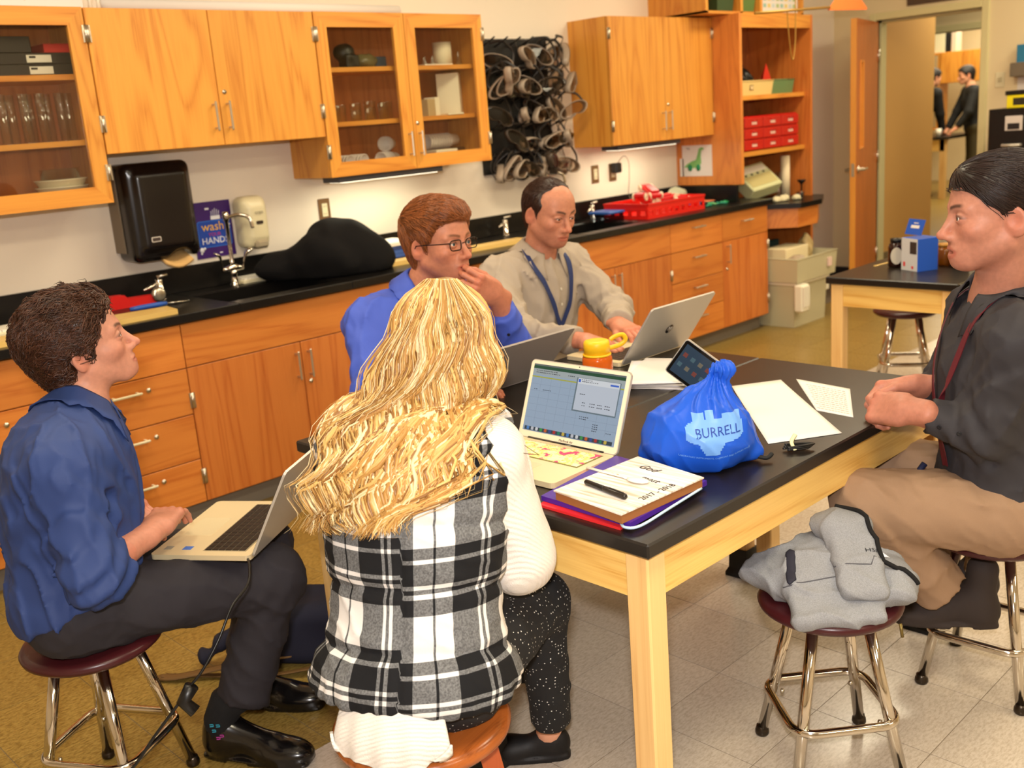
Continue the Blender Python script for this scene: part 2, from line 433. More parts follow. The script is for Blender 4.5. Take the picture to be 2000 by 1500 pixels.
# door leaf, swung open into the room
hx, hy = 8.275, 4.085; fx, fy = 7.50, 3.872
dl = math.hypot(fx - hx, fy - hy); da = math.atan2(fy - hy, fx - hx)
door = thing('door_1', None, None, (hx, hy, 0), da); door['kind'] = 'structure'; door['label'] = 'open orange wood door with lever handle and narrow window'
# local: x along the leaf, -y is the room-left face; camera face is +y side after rotation
LITE = (0.15, 0.22, 1.02, 1.72)   # offset from the free edge
xa, xb = dl - 0.24, dl - 0.14
lf = MB().box((0, -0.045, 0.01), (xa, 0, 2.11)).box((xb, -0.045, 0.01), (dl, 0, 2.11)).box((xa, -0.045, 0.01), (xb, 0, 1.16)).box((xa, -0.045, 1.80), (xb, 0, 2.11))
lf.build('door_leaf', DOORW, door)
MB().box((dl, -0.044, 0.01), (dl + 0.002, -0.001, 2.11)).build('leaf_edge', wood('door_edge', (232, 158, 64), (212, 130, 40), 'z', strength=0.5), door)
B((xa, -0.026, 1.16), (xb, -0.019, 1.80)).build('window_pane', PANE, door)
st = MB()
for a, b_ in (((xa - 0.012, -0.052, 1.148), (xa + 0.004, 0.007, 1.812)), ((xb - 0.004, -0.052, 1.148), (xb + 0.012, 0.007, 1.812)), ((xa, -0.052, 1.148), (xb, 0.007, 1.164)), ((xa, -0.052, 1.796), (xb, 0.007, 1.812))): st.box(a, b_, 0.003)
st.build('window_stop', wood('stop_wood', (226, 146, 58), (200, 116, 36), 'z', strength=0.5), door)
hd = MB()
for s_ in (1, -1):
    yo = 0.0 if s_ > 0 else -0.045
    hd.lathe([(0.0, 0), (0.027, 0.0), (0.027, 0.008), (0.012, 0.012), (0.012, 0.05), (0, 0.05)], n=18, M=TRS((dl - 0.065, yo, 1.0), (-s_ * PI / 2, 0, 0)))
    hd.tube(bez([(dl - 0.065, yo + s_ * 0.045, 1.0), (dl - 0.10, yo + s_ * 0.05, 1.0), (dl - 0.175, yo + s_ * 0.048, 1.0)], 6), 0.009, 10)
hd.box((dl - 0.001, -0.034, 0.95), (dl + 0.0035, -0.011, 1.05)).build('lever_handle', STEEL, door)
for z in (0.25, 1.05, 1.85):
    MB().tube([(0.0, 0.004, z - 0.05), (0.0, 0.004, z + 0.05)], 0.008, 8).build('hinge', STEEL, door)

# ------------------------------------------------ passage and the room beyond
struct('wall_passage', B((WX + 0.14, 4.18, 0), (9.55, 4.30, CEIL)), mat('passage_warm_lit_paint', (224, 176, 104), 0.7))  # wall colour pushed towards orange, painting in the warmer passage light
struct('baseboard_passage', B((WX + 0.14, 4.17, 0), (9.55, 4.18, 0.20)), mat('grey_base', (128, 112, 84), 0.5))
mb = MB().box((11.5, -1.0, 0), (11.62, 3.9, CEIL)).box((11.5, 5.12, 0), (11.62, 9.0, CEIL)).box((11.5, 3.9, 2.13), (11.62, 5.12, CEIL))
struct('wall_beyond', mb, WALLR)
struct('trim_2', MB().box((11.46, 3.85, 2.13), (11.66, 5.17, 2.20), 0.004).box((11.46, 3.84, 0), (11.66, 3.9, 2.2), 0.004).box((11.46, 5.12, 0), (11.66, 5.18, 2.2), 0.004), FRAME)
struct('wall_far', B((18.0, 2.0, 0), (18.1, 9.0, CEIL)), WALLR)
struct('ceiling_far', B((WX + 0.12, -1.0, CEIL), (18.1, 9.0, CEIL + 0.08)), CEILM)
struct('wall_far_side', B((WX + 0.12, 8.9, 0), (18.1, 9.0, CEIL)), WALLR)
area('far_troffer_light', (10.2, 3.6, CEIL - 0.03), (0, 0, 0), 1.15, 0.55, 40, WARM)
area('far_troffer_light', (14.6, 5.6, CEIL - 0.03), (0, 0, 0), 1.6, 1.2, 110, WARM)
area('far_troffer_light', (16.6, 6.4, CEIL - 0.03), (0, 0, 0), 1.6, 1.2, 70, WARM)
# ================================================================== CASEWORK
YF = 3.89
REVEAL = mat('cabinet_reveal', (92, 48, 20), 0.6)
def pull(parent, x, y, z, vert=True, ln=0.10, m=None):
    """bar pull standing off a face that looks towards -y"""
    mb = MB(); h = ln / 2
    if vert:
        a, b_ = (x, y - 0.028, z - h), (x, y - 0.028, z + h); d = (0, 0, h - 0.008)
    else:
        a, b_ = (x - h, y - 0.028, z), (x + h, y - 0.028, z); d = (h - 0.008, 0, 0)
    mb.box((min(a[0], b_[0]) - 0.005, y - 0.032, min(a[2], b_[2]) - 0.005), (max(a[0], b_[0]) + 0.005, y - 0.024, max(a[2], b_[2]) + 0.005), 0.003)
    for s_ in (1, -1):
        c = (x + s_ * d[0], y, z + s_ * d[2])
        mb.box((c[0] - 0.004, y - 0.026, c[2] - 0.004), (c[0] + 0.004, y, c[2] + 0.004))
    return mb.build('handle', m or NICKEL, parent)
def lock(parent, x, y, z):
    MB().lathe([(0, 0.006), (0.0035, 0.006), (0.004, 0.004), (0.009, 0.004), (0.0105, 0.0), (0.0105, -0.002)], (x, y, z), 16, M=TRS(rot=(PI / 2, 0, 0))).box((x - 0.0012, y - 0.0066, z - 0.004), (x + 0.0012, y - 0.0055, z + 0.004)).build('lock', STEEL, parent)
def hinge(parent, x, y, z, ln=0.065):
    MB().tube([(x, y - 0.006, z - ln / 2), (x, y - 0.006, z + ln / 2)], 0.0065, 8).box((x - 0.012, y - 0.004, z - ln / 2), (x + 0.012, y + 0.001, z + ln / 2)).build('hinge', STEEL, parent)
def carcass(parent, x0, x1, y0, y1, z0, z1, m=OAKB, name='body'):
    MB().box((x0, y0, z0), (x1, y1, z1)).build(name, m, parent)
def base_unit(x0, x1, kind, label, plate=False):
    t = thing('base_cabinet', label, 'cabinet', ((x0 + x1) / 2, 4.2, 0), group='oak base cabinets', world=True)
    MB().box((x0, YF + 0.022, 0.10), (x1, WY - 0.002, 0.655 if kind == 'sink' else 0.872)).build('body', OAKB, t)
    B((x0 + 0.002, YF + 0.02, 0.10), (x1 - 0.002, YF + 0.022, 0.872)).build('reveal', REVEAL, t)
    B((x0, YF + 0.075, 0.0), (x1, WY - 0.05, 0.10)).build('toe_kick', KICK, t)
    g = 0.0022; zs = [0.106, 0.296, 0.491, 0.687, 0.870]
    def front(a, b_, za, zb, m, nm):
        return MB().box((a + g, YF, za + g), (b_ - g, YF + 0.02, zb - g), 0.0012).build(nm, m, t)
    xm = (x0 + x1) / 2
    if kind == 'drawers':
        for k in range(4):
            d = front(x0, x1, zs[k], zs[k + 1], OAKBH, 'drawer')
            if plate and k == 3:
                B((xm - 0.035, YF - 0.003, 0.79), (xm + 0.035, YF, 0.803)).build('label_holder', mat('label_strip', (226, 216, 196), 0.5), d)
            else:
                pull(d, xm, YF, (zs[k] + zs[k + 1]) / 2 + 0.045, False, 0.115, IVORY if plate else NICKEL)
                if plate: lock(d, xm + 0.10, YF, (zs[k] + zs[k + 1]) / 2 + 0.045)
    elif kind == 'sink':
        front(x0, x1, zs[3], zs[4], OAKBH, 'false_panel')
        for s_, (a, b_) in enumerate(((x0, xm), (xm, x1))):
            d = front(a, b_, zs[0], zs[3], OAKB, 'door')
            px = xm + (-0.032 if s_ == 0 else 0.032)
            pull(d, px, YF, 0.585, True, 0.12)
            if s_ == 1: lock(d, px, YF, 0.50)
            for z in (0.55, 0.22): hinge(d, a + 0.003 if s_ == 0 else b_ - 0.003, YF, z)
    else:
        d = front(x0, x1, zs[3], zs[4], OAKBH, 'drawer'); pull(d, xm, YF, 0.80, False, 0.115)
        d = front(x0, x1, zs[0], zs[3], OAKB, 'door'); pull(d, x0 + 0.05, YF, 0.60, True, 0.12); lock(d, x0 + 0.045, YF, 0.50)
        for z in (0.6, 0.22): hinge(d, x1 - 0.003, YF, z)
    return t
base_unit(0.78, 1.326, 'drawers', 'oak drawer base cabinet at the far left behind the dark haired man', True)
base_unit(1.326, 1.874, 'drawers', 'four drawer oak base cabinet with keyed locks beside the first sink cabinet', True)
base_unit(1.874, 2.972, 'sink', 'wide two door oak base cabinet under the gooseneck faucet sink')
base_unit(2.972, 4.06, 'sink', 'two door oak base cabinet mostly hidden behind the men at the table')
base_unit(4.06, 5.157, 'sink', 'two door oak base cabinet beneath the second sink')
base_unit(5.157, 5.722, 'drawers', 'four drawer oak base cabinet below the red crate')
base_unit(5.722, 6.27, 'drawer_door', 'oak base cabinet with one drawer over one door at the counter end')

# ---- counter with two sink openings
ct = thing('countertop', 'long black epoxy countertop with backsplash along the back wall', 'countertop', (2.9, 4.2, 0.875), world=True)
CZ0, CZ1 = 0.875, 0.912; CYF = 3.862
SK = [(2.14, 2.72, 3.955, 4.315), (4.36, 4.94, 3.955, 4.315)]
mb = MB(); xs = -0.6
for (a, b_, c, d) in SK:
    mb.box((xs, CYF, CZ0), (a, WY - 0.002, CZ1), 0.003); mb.box((a, CYF, CZ0), (b_, c, CZ1), 0.003); mb.box((a, d, CZ0), (b_, WY - 0.002, CZ1), 0.003); xs = b_
mb.box((xs, CYF, CZ0), (6.30, WY - 0.002, CZ1), 0.003)
mb.build('worktop', EPOXY, ct)
MB().box((-0.6, WY - 0.024, CZ1), (6.04, WY - 0.002, 1.028), 0.002).build('backsplash', EPOXY, ct)
MB().box((6.018, 3.965, CZ1), (6.04, WY - 0.026, 1.028), 0.002).build('side_splash', EPOXY, ct)
for k, (a, b_, c, d) in enumerate(SK):
    zb = 0.69; wl = 0.012
    s_ = thing('sink', ['black drop-in sink basin under the tall gooseneck faucet', 'black sink basin beside the red crate'][k], 'sink', ((a + b_) / 2, (c + d) / 2, zb), world=True)
    MB().box((a, c, zb), (b_, d, zb + wl)).box((a, c, zb), (a + wl, d, CZ1 - 0.004)).box((b_ - wl, c, zb), (b_, d, CZ1 - 0.004)).box((a, c, zb), (b_, c + wl, CZ1 - 0.004)).box((a, d - wl, zb), (b_, d, CZ1 - 0.004)).build('basin', EPOXY, s_)
    MB().lathe([(0, 0), (0.03, 0.0), (0.034, 0.003), (0.04, 0.003), (0.04, 0)], ((a + b_) / 2, (c + d) / 2, zb + wl + 0.0005), 20).build('drain', STEEL, s_)

# ---- upper cabinets
UF = 4.165
def upper(x0, x1, z0, z1, label, glassy, shelves=()):
    t = thing('wall_cabinet', label, 'cabinet', ((x0 + x1) / 2, 4.33, z0), world=True, group='oak wall cabinets')
    w_ = 0.018; yb = UF + 0.021
    if glassy:
        mb = MB()
        for a, b_ in (((x0, yb, z0), (x0 + w_, WY, z1)), ((x1 - w_, yb, z0), (x1, WY, z1)), ((x0 + w_, yb, z0), (x1 - w_, WY, z0 + w_)), ((x0 + w_, yb, z1 - w_), (x1 - w_, WY, z1))): mb.box(a, b_)
        mb.build('body', OAK, t)
        B((x0 + w_, WY - 0.008, z0 + w_), (x1 - w_, WY - 0.001, z1 - w_)).build('back_panel', OAKIN, t)
        for z in shelves: B((x0 + w_, yb + 0.02, z - 0.022), (x1 - w_, WY - 0.008, z), 0.001).build('shelf', OAKH, t)
    else:
        B((x0, yb, z0), (x1, WY, z1)).build('body', OAK, t)
        B((x0 + 0.002, yb - 0.001, z0 + 0.002), (x1 - 0.002, yb + 0.001, z1 - 0.002)).build('reveal', REVEAL, t)
    xm = (x0 + x1) / 2; g = 0.002
    for s_, (a, b_) in enumerate(((x0, xm), (xm, x1))):
        a += g; b_ -= g
        if glassy:
            st = 0.066; rt = 0.068
            d = MB()
            # mitred frame: four prisms
            o = [(a, z0), (b_, z0), (b_, z1), (a, z1)]; i_ = [(a + st, z0 + rt), (b_ - st, z0 + rt), (b_ - st, z1 - rt), (a + st, z1 - rt)]
            dv = None
            for q in (1, 3, 0, 2):
                pc_ = MB().prism([o[q], o[(q + 1) % 4], i_[(q + 1) % 4], i_[q]], 0.02, (0, UF, 0))
                if dv is None: dv = pc_.build('door', OAK, t); fix_normals(dv.data)
                else: x_ = pc_.build('door_stile' if q == 3 else 'door_rail', OAK if q == 3 else OAKH, dv); fix_normals(x_.data)
            B((a + st - 0.004, UF + 0.008, z0 + rt - 0.004), (b_ - st + 0.004, UF + 0.012, z1 - rt + 0.004)).build('glass_pane', PANE, dv)
        else:
            dv = MB().box((a, UF, z0 + g), (b_, UF + 0.02, z1 - g), 0.0015).build('door', OAK, t)
        px = xm + (-0.034 if s_ == 0 else 0.034)
        pull(dv, px, UF, z0 + 0.125, True, 0.115)
        if s_ == (1 if True else 0): lock(dv, px - 0.004, UF, z0 + 0.225)
        for z in (z1 - 0.10, z0 + 0.12): hinge(dv, a + 0.001 if s_ == 0 else b_ - 0.001, UF, z)
    return t
upper(0.745, 1.812, 1.367, 2.122, 'oak wall cabinet with glass doors holding tall glass cylinders at far left', True, (1.622, 1.875))
upper(1.815, 2.882, 1.557, 2.122, 'plain two door oak wall cabinet above the black towel dispenser', False)
upper(2.885, 3.948, 1.367, 2.122, 'oak wall cabinet with two glass doors beside the goggle rack', True, (1.622, 1.875))
upper(4.985, 6.058, 1.367, 2.130, 'plain two door oak wall cabinet over the red crate', False)
# under-cabinet lights
for (x0, x1, lab) in ((2.95, 3.62, 'grey under-cabinet light bar below the glass door cabinet'), (5.07, 5.72, 'grey under-cabinet light bar above the red crate')):
    t = thing('under_cabinet_light', lab, 'light', ((x0 + x1) / 2, 4.27, 1.335), world=True)
    B((x0, 4.20, 1.337), (x1, 4.34, 1.3665), 0.004).build('housing', mat('light_housing', (70, 70, 76), 0.5), t)
    B((x0 + 0.03, 4.215, 1.334), (x1 - 0.03, 4.325, 1.337)).build('diffuser', mat('diffuser', (255, 244, 214), 0.5, emit=3.0), t)
    area('under_cabinet_lamp', ((x0 + x1) / 2, 4.27, 1.332), (0, 0, 0), x1 - x0 - 0.08, 0.10, 2.0, (1.0, 0.95, 0.70))

# ---- tall open shelf unit at the counter end
TX0_, TX1, TYF = 6.062, 7.0, 3.955
t = thing('shelf_unit', 'tall oak shelf unit with open front at the counter end', 'shelf', ((TX0_ + TX1) / 2, 4.2, 0), world=True)
B((TX0_, TYF, 1.03), (TX0_ + 0.03, WY, 2.135)).build('side_panel', OAKY if False else wood('oak_side', (222, 142, 66), (182, 100, 44), 'z'), t)
B((TX1 - 0.03, TYF, 0.0), (TX1, WY, 2.135)).build('side_panel', OAKB, t)
B((TX0_ + 0.03, WY - 0.012, 0.0), (TX1 - 0.03, WY - 0.001, 2.135)).build('back_panel', OAKIN, t)
B((TX0_ + 0.03, TYF, 2.045), (TX1 - 0.03, TYF + 0.02, 2.135)).build('top_rail', OAKH, t)
B((TX0_ + 0.03, TYF + 0.02, 2.115), (TX1 - 0.03, WY - 0.012, 2.135)).build('top_panel', OAKH, t)
for z in (1.61, 1.235): B((TX0_ + 0.03, TYF + 0.045, z - 0.03), (TX1 - 0.03, WY - 0.012, z), 0.001).build('shelf', OAKH, t)
B((6.272, 3.93, 0.10), (6.30, WY, 0.872)).build('end_panel', OAKB, t)
DK = [(6.302, 3.99), (6.45, 3.735), (6.72, 3.725), (7.06, 3.90), (7.06, 4.47), (6.302, 4.47)]
DA = [(6.302, 4.02), (6.46, 3.765), (6.71, 3.755), (7.03, 3.92), (7.03, 3.95), (6.70, 3.79), (6.48, 3.79), (6.302, 4.06)]
AXY = ((1, 0, 0), (0, 1, 0), (0, 0, 1))
d = t
me = MB().prism(DK, 0.034, (0, 0, 0.830), AXY).build('desk_top', EPOXY, d); fix_normals(me.data)
me = MB().prism(DA, 0.135, (0, 0, 0.694), AXY).build('apron', OAKBH, d); fix_normals(me.data)
# cubby unit on top of the wall cabinet and shelf unit
t = thing('cubby_shelf', 'oak open cubby shelf on top of the tall shelf unit', 'shelf', (6.4, 4.25, 2.14), world=True)
for x in (5.80, 6.20, 6.44, 6.98): B((x, 4.03, 2.14), (x + 0.03, WY, 2.60)).build('divider', OAK, t)
B((5.80, 4.03, 2.60), (7.01, WY, 2.63)).build('top_panel', OAKH, t)
B((5.83, WY - 0.012, 2.14), (6.98, WY - 0.001, 2.60)).build('back_panel', OAKIN, t)
B((5.80, 4.03, 2.138), (7.01, WY, 2.155)).build('bottom_panel', OAKH, t)

# ================================================================== TABLES
BOOT = mat('rubber_boot', (18, 17, 17), 0.55)
def lab_table(label, x0, x1, y0, y1, h=0.76, boots=True):
    t = thing('lab_table', label, 'table', ((x0 + x1) / 2, (y0 + y1) / 2, 0), group='black topped lab tables', world=True)
    B((x0, y0, h - 0.032), (x1, y1, h), 0.004).build('table_top', EPOXYT, t)
    a, b_, c, d = x0 + 0.018, x1 - 0.018, y0 + 0.018, y1 - 0.018; L_ = 0.058; zt = h - 0.0325; za = zt - 0.105
    for (lx, ly) in ((a, c), (b_ - L_, c), (a, d - L_), (b_ - L_, d - L_)):
        lg = B((lx, ly, 0.095 if boots else 0.0), (lx + L_, ly + L_, zt), 0.004).build('leg', MAPLE, t)
        if boots:
            bt = MB(); cx, cy = lx + L_ / 2, ly + L_ / 2
            pr = [(0.045, 0.0), (0.045, 0.012), (0.036, 0.03), (0.034, 0.10), (0.030, 0.10)]
            V = []; F = []
            for (r, z) in pr:
                for (sx, sy) in ((-1, -1), (1, -1), (1, 1), (-1, 1)): V.append((cx + sx * r, cy + sy * r, z))
            for k in range(len(pr) - 1):
                for q in range(4): F.append((k * 4 + q, k * 4 + (q + 1) % 4, k * 4 + 4 + (q + 1) % 4, k * 4 + 4 + q))
            F.append((0, 3, 2, 1)); F.append((16, 17, 18, 19))
            bt.add(V, F).build('rubber_boot', BOOT, lg)
    for y in (c + 0.006, d - 0.028): B((a + L_, y, za), (b_ - L_, y + 0.022, zt), 0.001).build('apron', MAPLEX, t)
    for x in (a + 0.006, b_ - 0.028): B((x, c + L_, za), (x + 0.022, d - L_, zt), 0.001).build('apron', MAPLEY, t)
    return t
lab_table('black topped maple lab table nearest the camera, with the blue bag', 1.425, 2.822, 1.155, 1.783)
lab_table('black topped maple lab table pushed behind the nearest one, under the men’s laptops', 1.425, 2.822, 1.786, 2.377)
lab_table('black topped lab table at right holding the blue and white carton', 4.30, 5.69, 1.757, 2.367)
lab_table('black topped lab table behind the ponytailed man', 4.30, 5.69, 1.145, 1.753)

# ================================================================== STOOLS
MAROON = mat('maroon_seat', (66, 22, 26), 0.32, bump=0.04, bscale=600)
SH = 0.44
def metal_stool(label, loc, rz):
    t = thing('metal_stool', label, 'stool', (loc[0], loc[1], 0), rz, 'chrome stools with maroon seats')
    MB().lathe([(0, SH - 0.036), (0.135, SH - 0.036), (0.150, SH - 0.032), (0.163, SH - 0.022), (0.166, SH - 0.013), (0.160, SH - 0.004), (0.148, SH), (0, SH)], n=48).build('seat', MAROON, t)
    zr = 0.155; top, bot = 0.088, 0.180
    def rad(z): return bot + (top - bot) * (z / (SH - 0.036))
    for k in range(4):
        a = PI / 4 + k * PI / 2; c, s_ = math.cos(a), math.sin(a)
        lg = MB().tube([(c * top, s_ * top, SH - 0.036), (c * bot, s_ * bot, 0.012)], 0.0135, 14).build('leg', CHROME, t)
        MB().lathe([(0, 0), (0.015, 0.0), (0.018, 0.006), (0.017, 0.016), (0.0142, 0.02), (0.0142, 0.026)], (c * bot, s_ * bot, 0), 14).build('glide', DARKMET, lg)
        r = rad(zr) - 0.004
        MB().lathe([(0, 0.008), (0.005, 0.008), (0.006, 0.004), (0.006, 0)], (c * r * 0.90, s_ * r * 0.90, zr - 0.012), 8, M=TRS(rot=(0, -PI / 2, a))).build('bolt', STEEL, lg)
    R_ = rad(zr) * math.cos(PI / 4) + 0.022
    MB().tube([(x, y, zr) for (x, y) in rrect(2 * R_, 2 * R_, 0.05, 6)], 0.0105, 12, closed=True).build('foot_ring', CHROME, t)
    return t
st_left = metal_stool('chrome stool with maroon seat under the man in navy shirt', (0.80, 2.385), 0.55)
dup(st_left, (2.02, 1.10, 0), 0.87, 'chrome stool with maroon seat holding the grey jacket')
dup(st_left, (2.61, 0.955, 0), 0.05, 'chrome stool with maroon seat under the ponytailed man in khaki trousers')
dup(st_left, (2.03, 2.735, 0), 0.3, 'chrome stool under the bespectacled man with red lanyard')
dup(st_left, (2.83, 2.88, 0), 0.1, 'chrome stool under the balding man in grey shirt')
dup(st_left, (5.25, 2.42, 0), 0.55, 'chrome stool standing below the table with the blue carton')
# wooden stool
t = thing('wooden_stool', 'round brown wooden stool under the blonde woman', 'stool', (1.075, 1.462, 0), 0.2)
MB().lathe([(0, 0.408), (0.14, 0.408), (0.165, 0.413), (0.176, 0.424), (0.177, 0.434), (0.170, 0.445), (0.158, 0.450), (0.12, 0.448), (0, 0.446)], n=56).build('seat', STOOLW, t)
for k in range(4):
    a = PI / 4 + k * PI / 2; c, s_ = math.cos(a), math.sin(a)
    V = []
    for (r, z, h) in ((0.185, 0.0, 0.019), (0.115, 0.408, 0.021)):
        for (u, v) in ((-1, -1), (1, -1), (1, 1), (-1, 1)): V.append((c * (r + u * h) - s_ * v * h, s_ * (r + u * h) + c * v * h, z))
    MB().add(V, [(0, 3, 2, 1), (4, 5, 6, 7), (0, 1, 5, 4), (1, 2, 6, 5), (2, 3, 7, 6), (3, 0, 4, 7)]).build('leg', STOOLL, t)
for k in range(4):
    a = PI / 4 + k * PI / 2; b_ = a + PI / 2; z = 0.16 if k % 2 else 0.20; r = 0.185 + (0.115 - 0.185) * z / 0.408
    MB().tube([(math.cos(a) * r, math.sin(a) * r, z), (math.cos(b_) * r, math.sin(b_) * r, z)], 0.013, 10).build('stretcher', STOOLL, t)
    z = 0.385; r = 0.118
    p, q = Vector((math.cos(a) * r, math.sin(a) * r, z)), Vector((math.cos(b_) * r, math.sin(b_) * r, z))
    MB().box((0, -0.011, -0.023), ((q - p).length, 0.011, 0.023), 0.001, M=MX(p, q - p, (-(q - p).y, (q - p).x, 0))).build('seat_rail', STOOLL, t)
# ================================================================== BODY MODELLING: signed distances -> one smooth surface
def _a(v): return np.asarray(v, np.float32)
def smin(a, b, k):
    if k <= 0: return np.minimum(a, b)
    h = np.maximum(k - np.abs(a - b), 0) / k
    return np.minimum(a, b) - h * h * k * 0.25
def smax(a, b, k): return -smin(-a, -b, k)
def s_ell(P, c, r, R=None):
    q = P - _a(c)
    if R is not None: q = q @ R
    r = _a(r); k0 = np.sqrt(((q / r) ** 2).sum(1)); k1 = np.sqrt(((q / (r * r)) ** 2).sum(1)) + 1e-9
    return k0 * (k0 - 1) / k1
def s_cap(P, a, b, ra, rb=None):
    a = _a(a); b = _a(b); rb = ra if rb is None else rb
    ab = b - a; t = np.clip(((P - a) @ ab) / max(ab @ ab, 1e-12), 0, 1)
    return np.sqrt(((P - a - t[:, None] * ab) ** 2).sum(1)) - (ra + (rb - ra) * t)
def s_ecap(P, a, b, ra, rb, side, fl):
    """tapered capsule squashed by factor fl along `side`"""
    s_ = _a(side); s_ = s_ / np.linalg.norm(s_)
    g = 1.0 / fl - 1.0
    Q = P + np.outer(P @ s_, s_) * g; A = _a(a) + s_ * (_a(a) @ s_) * g; B_ = _a(b) + s_ * (_a(b) @ s_) * g
    return s_cap(Q, A, B_, ra, rb) * min(1.0, fl)
def s_rbox(P, c, h, r, R=None):
    q = P - _a(c)
    if R is not None: q = q @ R
    d = np.abs(q) - (_a(h) - r)
    return np.sqrt((np.maximum(d, 0) ** 2).sum(1)) + np.minimum(d.max(1), 0) - r
def frame(f, u):
    """columns: forward, left, up"""
    f = _a(f); f = f / np.linalg.norm(f); u = _a(u); u = u - f * (f @ u); u = u / np.linalg.norm(u)
    return np.stack([f, np.cross(u, f), u], 1)
def nz(P, s, seed=0.0):
    """cheap smooth noise: rotated sines"""
    x, y, z = (P[:, 0] + seed) * s, (P[:, 1] - seed * 1.7) * s, (P[:, 2] + seed * 0.6) * s
    return (np.sin(1.1 * x + 0.7 * y + 1.3 * np.sin(0.9 * z)) + np.sin(1.3 * y - 0.8 * z + 1.1 * np.sin(1.2 * x)) + np.sin(0.9 * z + 1.2 * x + 1.2 * np.sin(0.8 * y))) / 3
def surface(fn, lo, hi, h, slack=1.15):
    """naive surface nets over the blocks the surface crosses; returns verts, quads"""
    lo = _a(lo) - 2 * h; hi = _a(hi) + 2 * h; n = 16; F4 = lambda P: fn(P.astype(np.float32))
    nb = np.maximum(np.ceil((hi - lo) / (h * n)).astype(int), 1)
    g = np.stack(np.meshgrid(*[np.arange(k) for k in nb], indexing='ij'), -1).reshape(-1, 3); ND = nb * n + 3
    oc = np.array([(i, j, k) for i in (0, 1) for j in (0, 1) for k in (0, 1)])
    for n in (16, 8, 4):
        d = F4(lo + (g + 0.5) * (n * h)); g = g[np.abs(d) < n * h * 0.866 * slack + h]
        if n > 4: g = (g[:, None, :] * 2 + oc[None]).reshape(-1, 3)
    loc = np.stack(np.meshgrid(*[np.arange(n + 1)] * 3, indexing='ij'), -1).reshape(-1, 3)
    VV = []; KK = []; EE = []
    for s0 in range(0, len(g), 2000):
        gb = g[s0:s0 + 2000]
        I = gb[:, None, :] * n + loc[None]
        val = F4(lo + I.reshape(-1, 3) * h).reshape(len(gb), n + 1, n + 1, n + 1)
        ins = val < 0
        cs = [(i, j, k) for i in (0, 1) for j in (0, 1) for k in (0, 1)]
        sub = lambda A, c: A[:, c[0]:c[0] + n, c[1]:c[1] + n, c[2]:c[2] + n]
        cnt = sum(sub(ins, c).astype(np.int8) for c in cs)
        act = (cnt > 0) & (cnt < 8)
        if act.any():
            ids = np.argwhere(act); cv = {c: sub(val, c)[act] for c in cs}
            acc = np.zeros((len(ids), 3)); num = np.zeros(len(ids))
            for c in cs:
                for ax in range(3):
                    if c[ax] == 0:
                        c2 = list(c); c2[ax] = 1; c2 = tuple(c2); a, b = cv[c], cv[c2]
                        m = (a < 0) != (b < 0); t = np.where(m, a / np.where(m, a - b, 1), 0)
                        p = np.tile(_a(c), (len(ids), 1)); p[:, ax] += t
                        acc[m] += p[m]; num[m] += 1
            cell = gb[ids[:, 0]] * n + ids[:, 1:]
            VV.append(lo + (cell + acc / num[:, None]) * h); KK.append((cell[:, 0] * ND[1] + cell[:, 1]) * ND[2] + cell[:, 2])
        for ax in range(3):
            sl = [slice(None), slice(0, n), slice(0, n), slice(0, n)]; s2 = list(sl); s2[ax + 1] = slice(1, n + 1)
            a = ins[tuple(sl)]; b = ins[tuple(s2)]; ids = np.argwhere(a != b)
            if len(ids):
                cell = gb[ids[:, 0]] * n + ids[:, 1:]
                EE.append(np.column_stack([cell, np.full(len(ids), ax), a[tuple(ids.T)]]))
    V = np.concatenate(VV); K = np.concatenate(KK); o = np.argsort(K); V = V[o]; K = K[o]
    E = np.unique(np.concatenate(EE), axis=0)
    key = lambda c: (c[:, 0] * ND[1] + c[:, 1]) * ND[2] + c[:, 2]
    quads = []
    for ax in range(3):
        e = E[E[:, 3] == ax]
        if not len(e): continue
        b, c = (ax + 1) % 3, (ax + 2) % 3
        q = []
        for (db, dc) in ((0, 0), (-1, 0), (-1, -1), (0, -1)):
            cc = e[:, :3].copy(); cc[:, b] += db; cc[:, c] += dc; q.append(key(cc))
        q = np.stack(q, 1); idx = np.searchsorted(K, q); idx = np.clip(idx, 0, len(K) - 1)
        ok = (K[idx] == q).all(1); idx = idx[ok]; fl = e[ok, 4] == 0
        idx[fl] = idx[fl][:, ::-1]
        quads.append(idx)
    return V, np.concatenate(quads)
def relax(V, Q, it=1, lam=0.5):
    """Laplacian smoothing on the quad net"""
    for _ in range(it):
        acc = np.zeros_like(V); num = np.zeros(len(V))
        for k in range(4):
            np.add.at(acc, Q[:, k], V[Q[:, (k + 1) % 4]] + V[Q[:, k - 1]]); np.add.at(num, Q[:, k], 2)
        V = V + lam * (acc / np.maximum(num, 1)[:, None] - V)
    return V
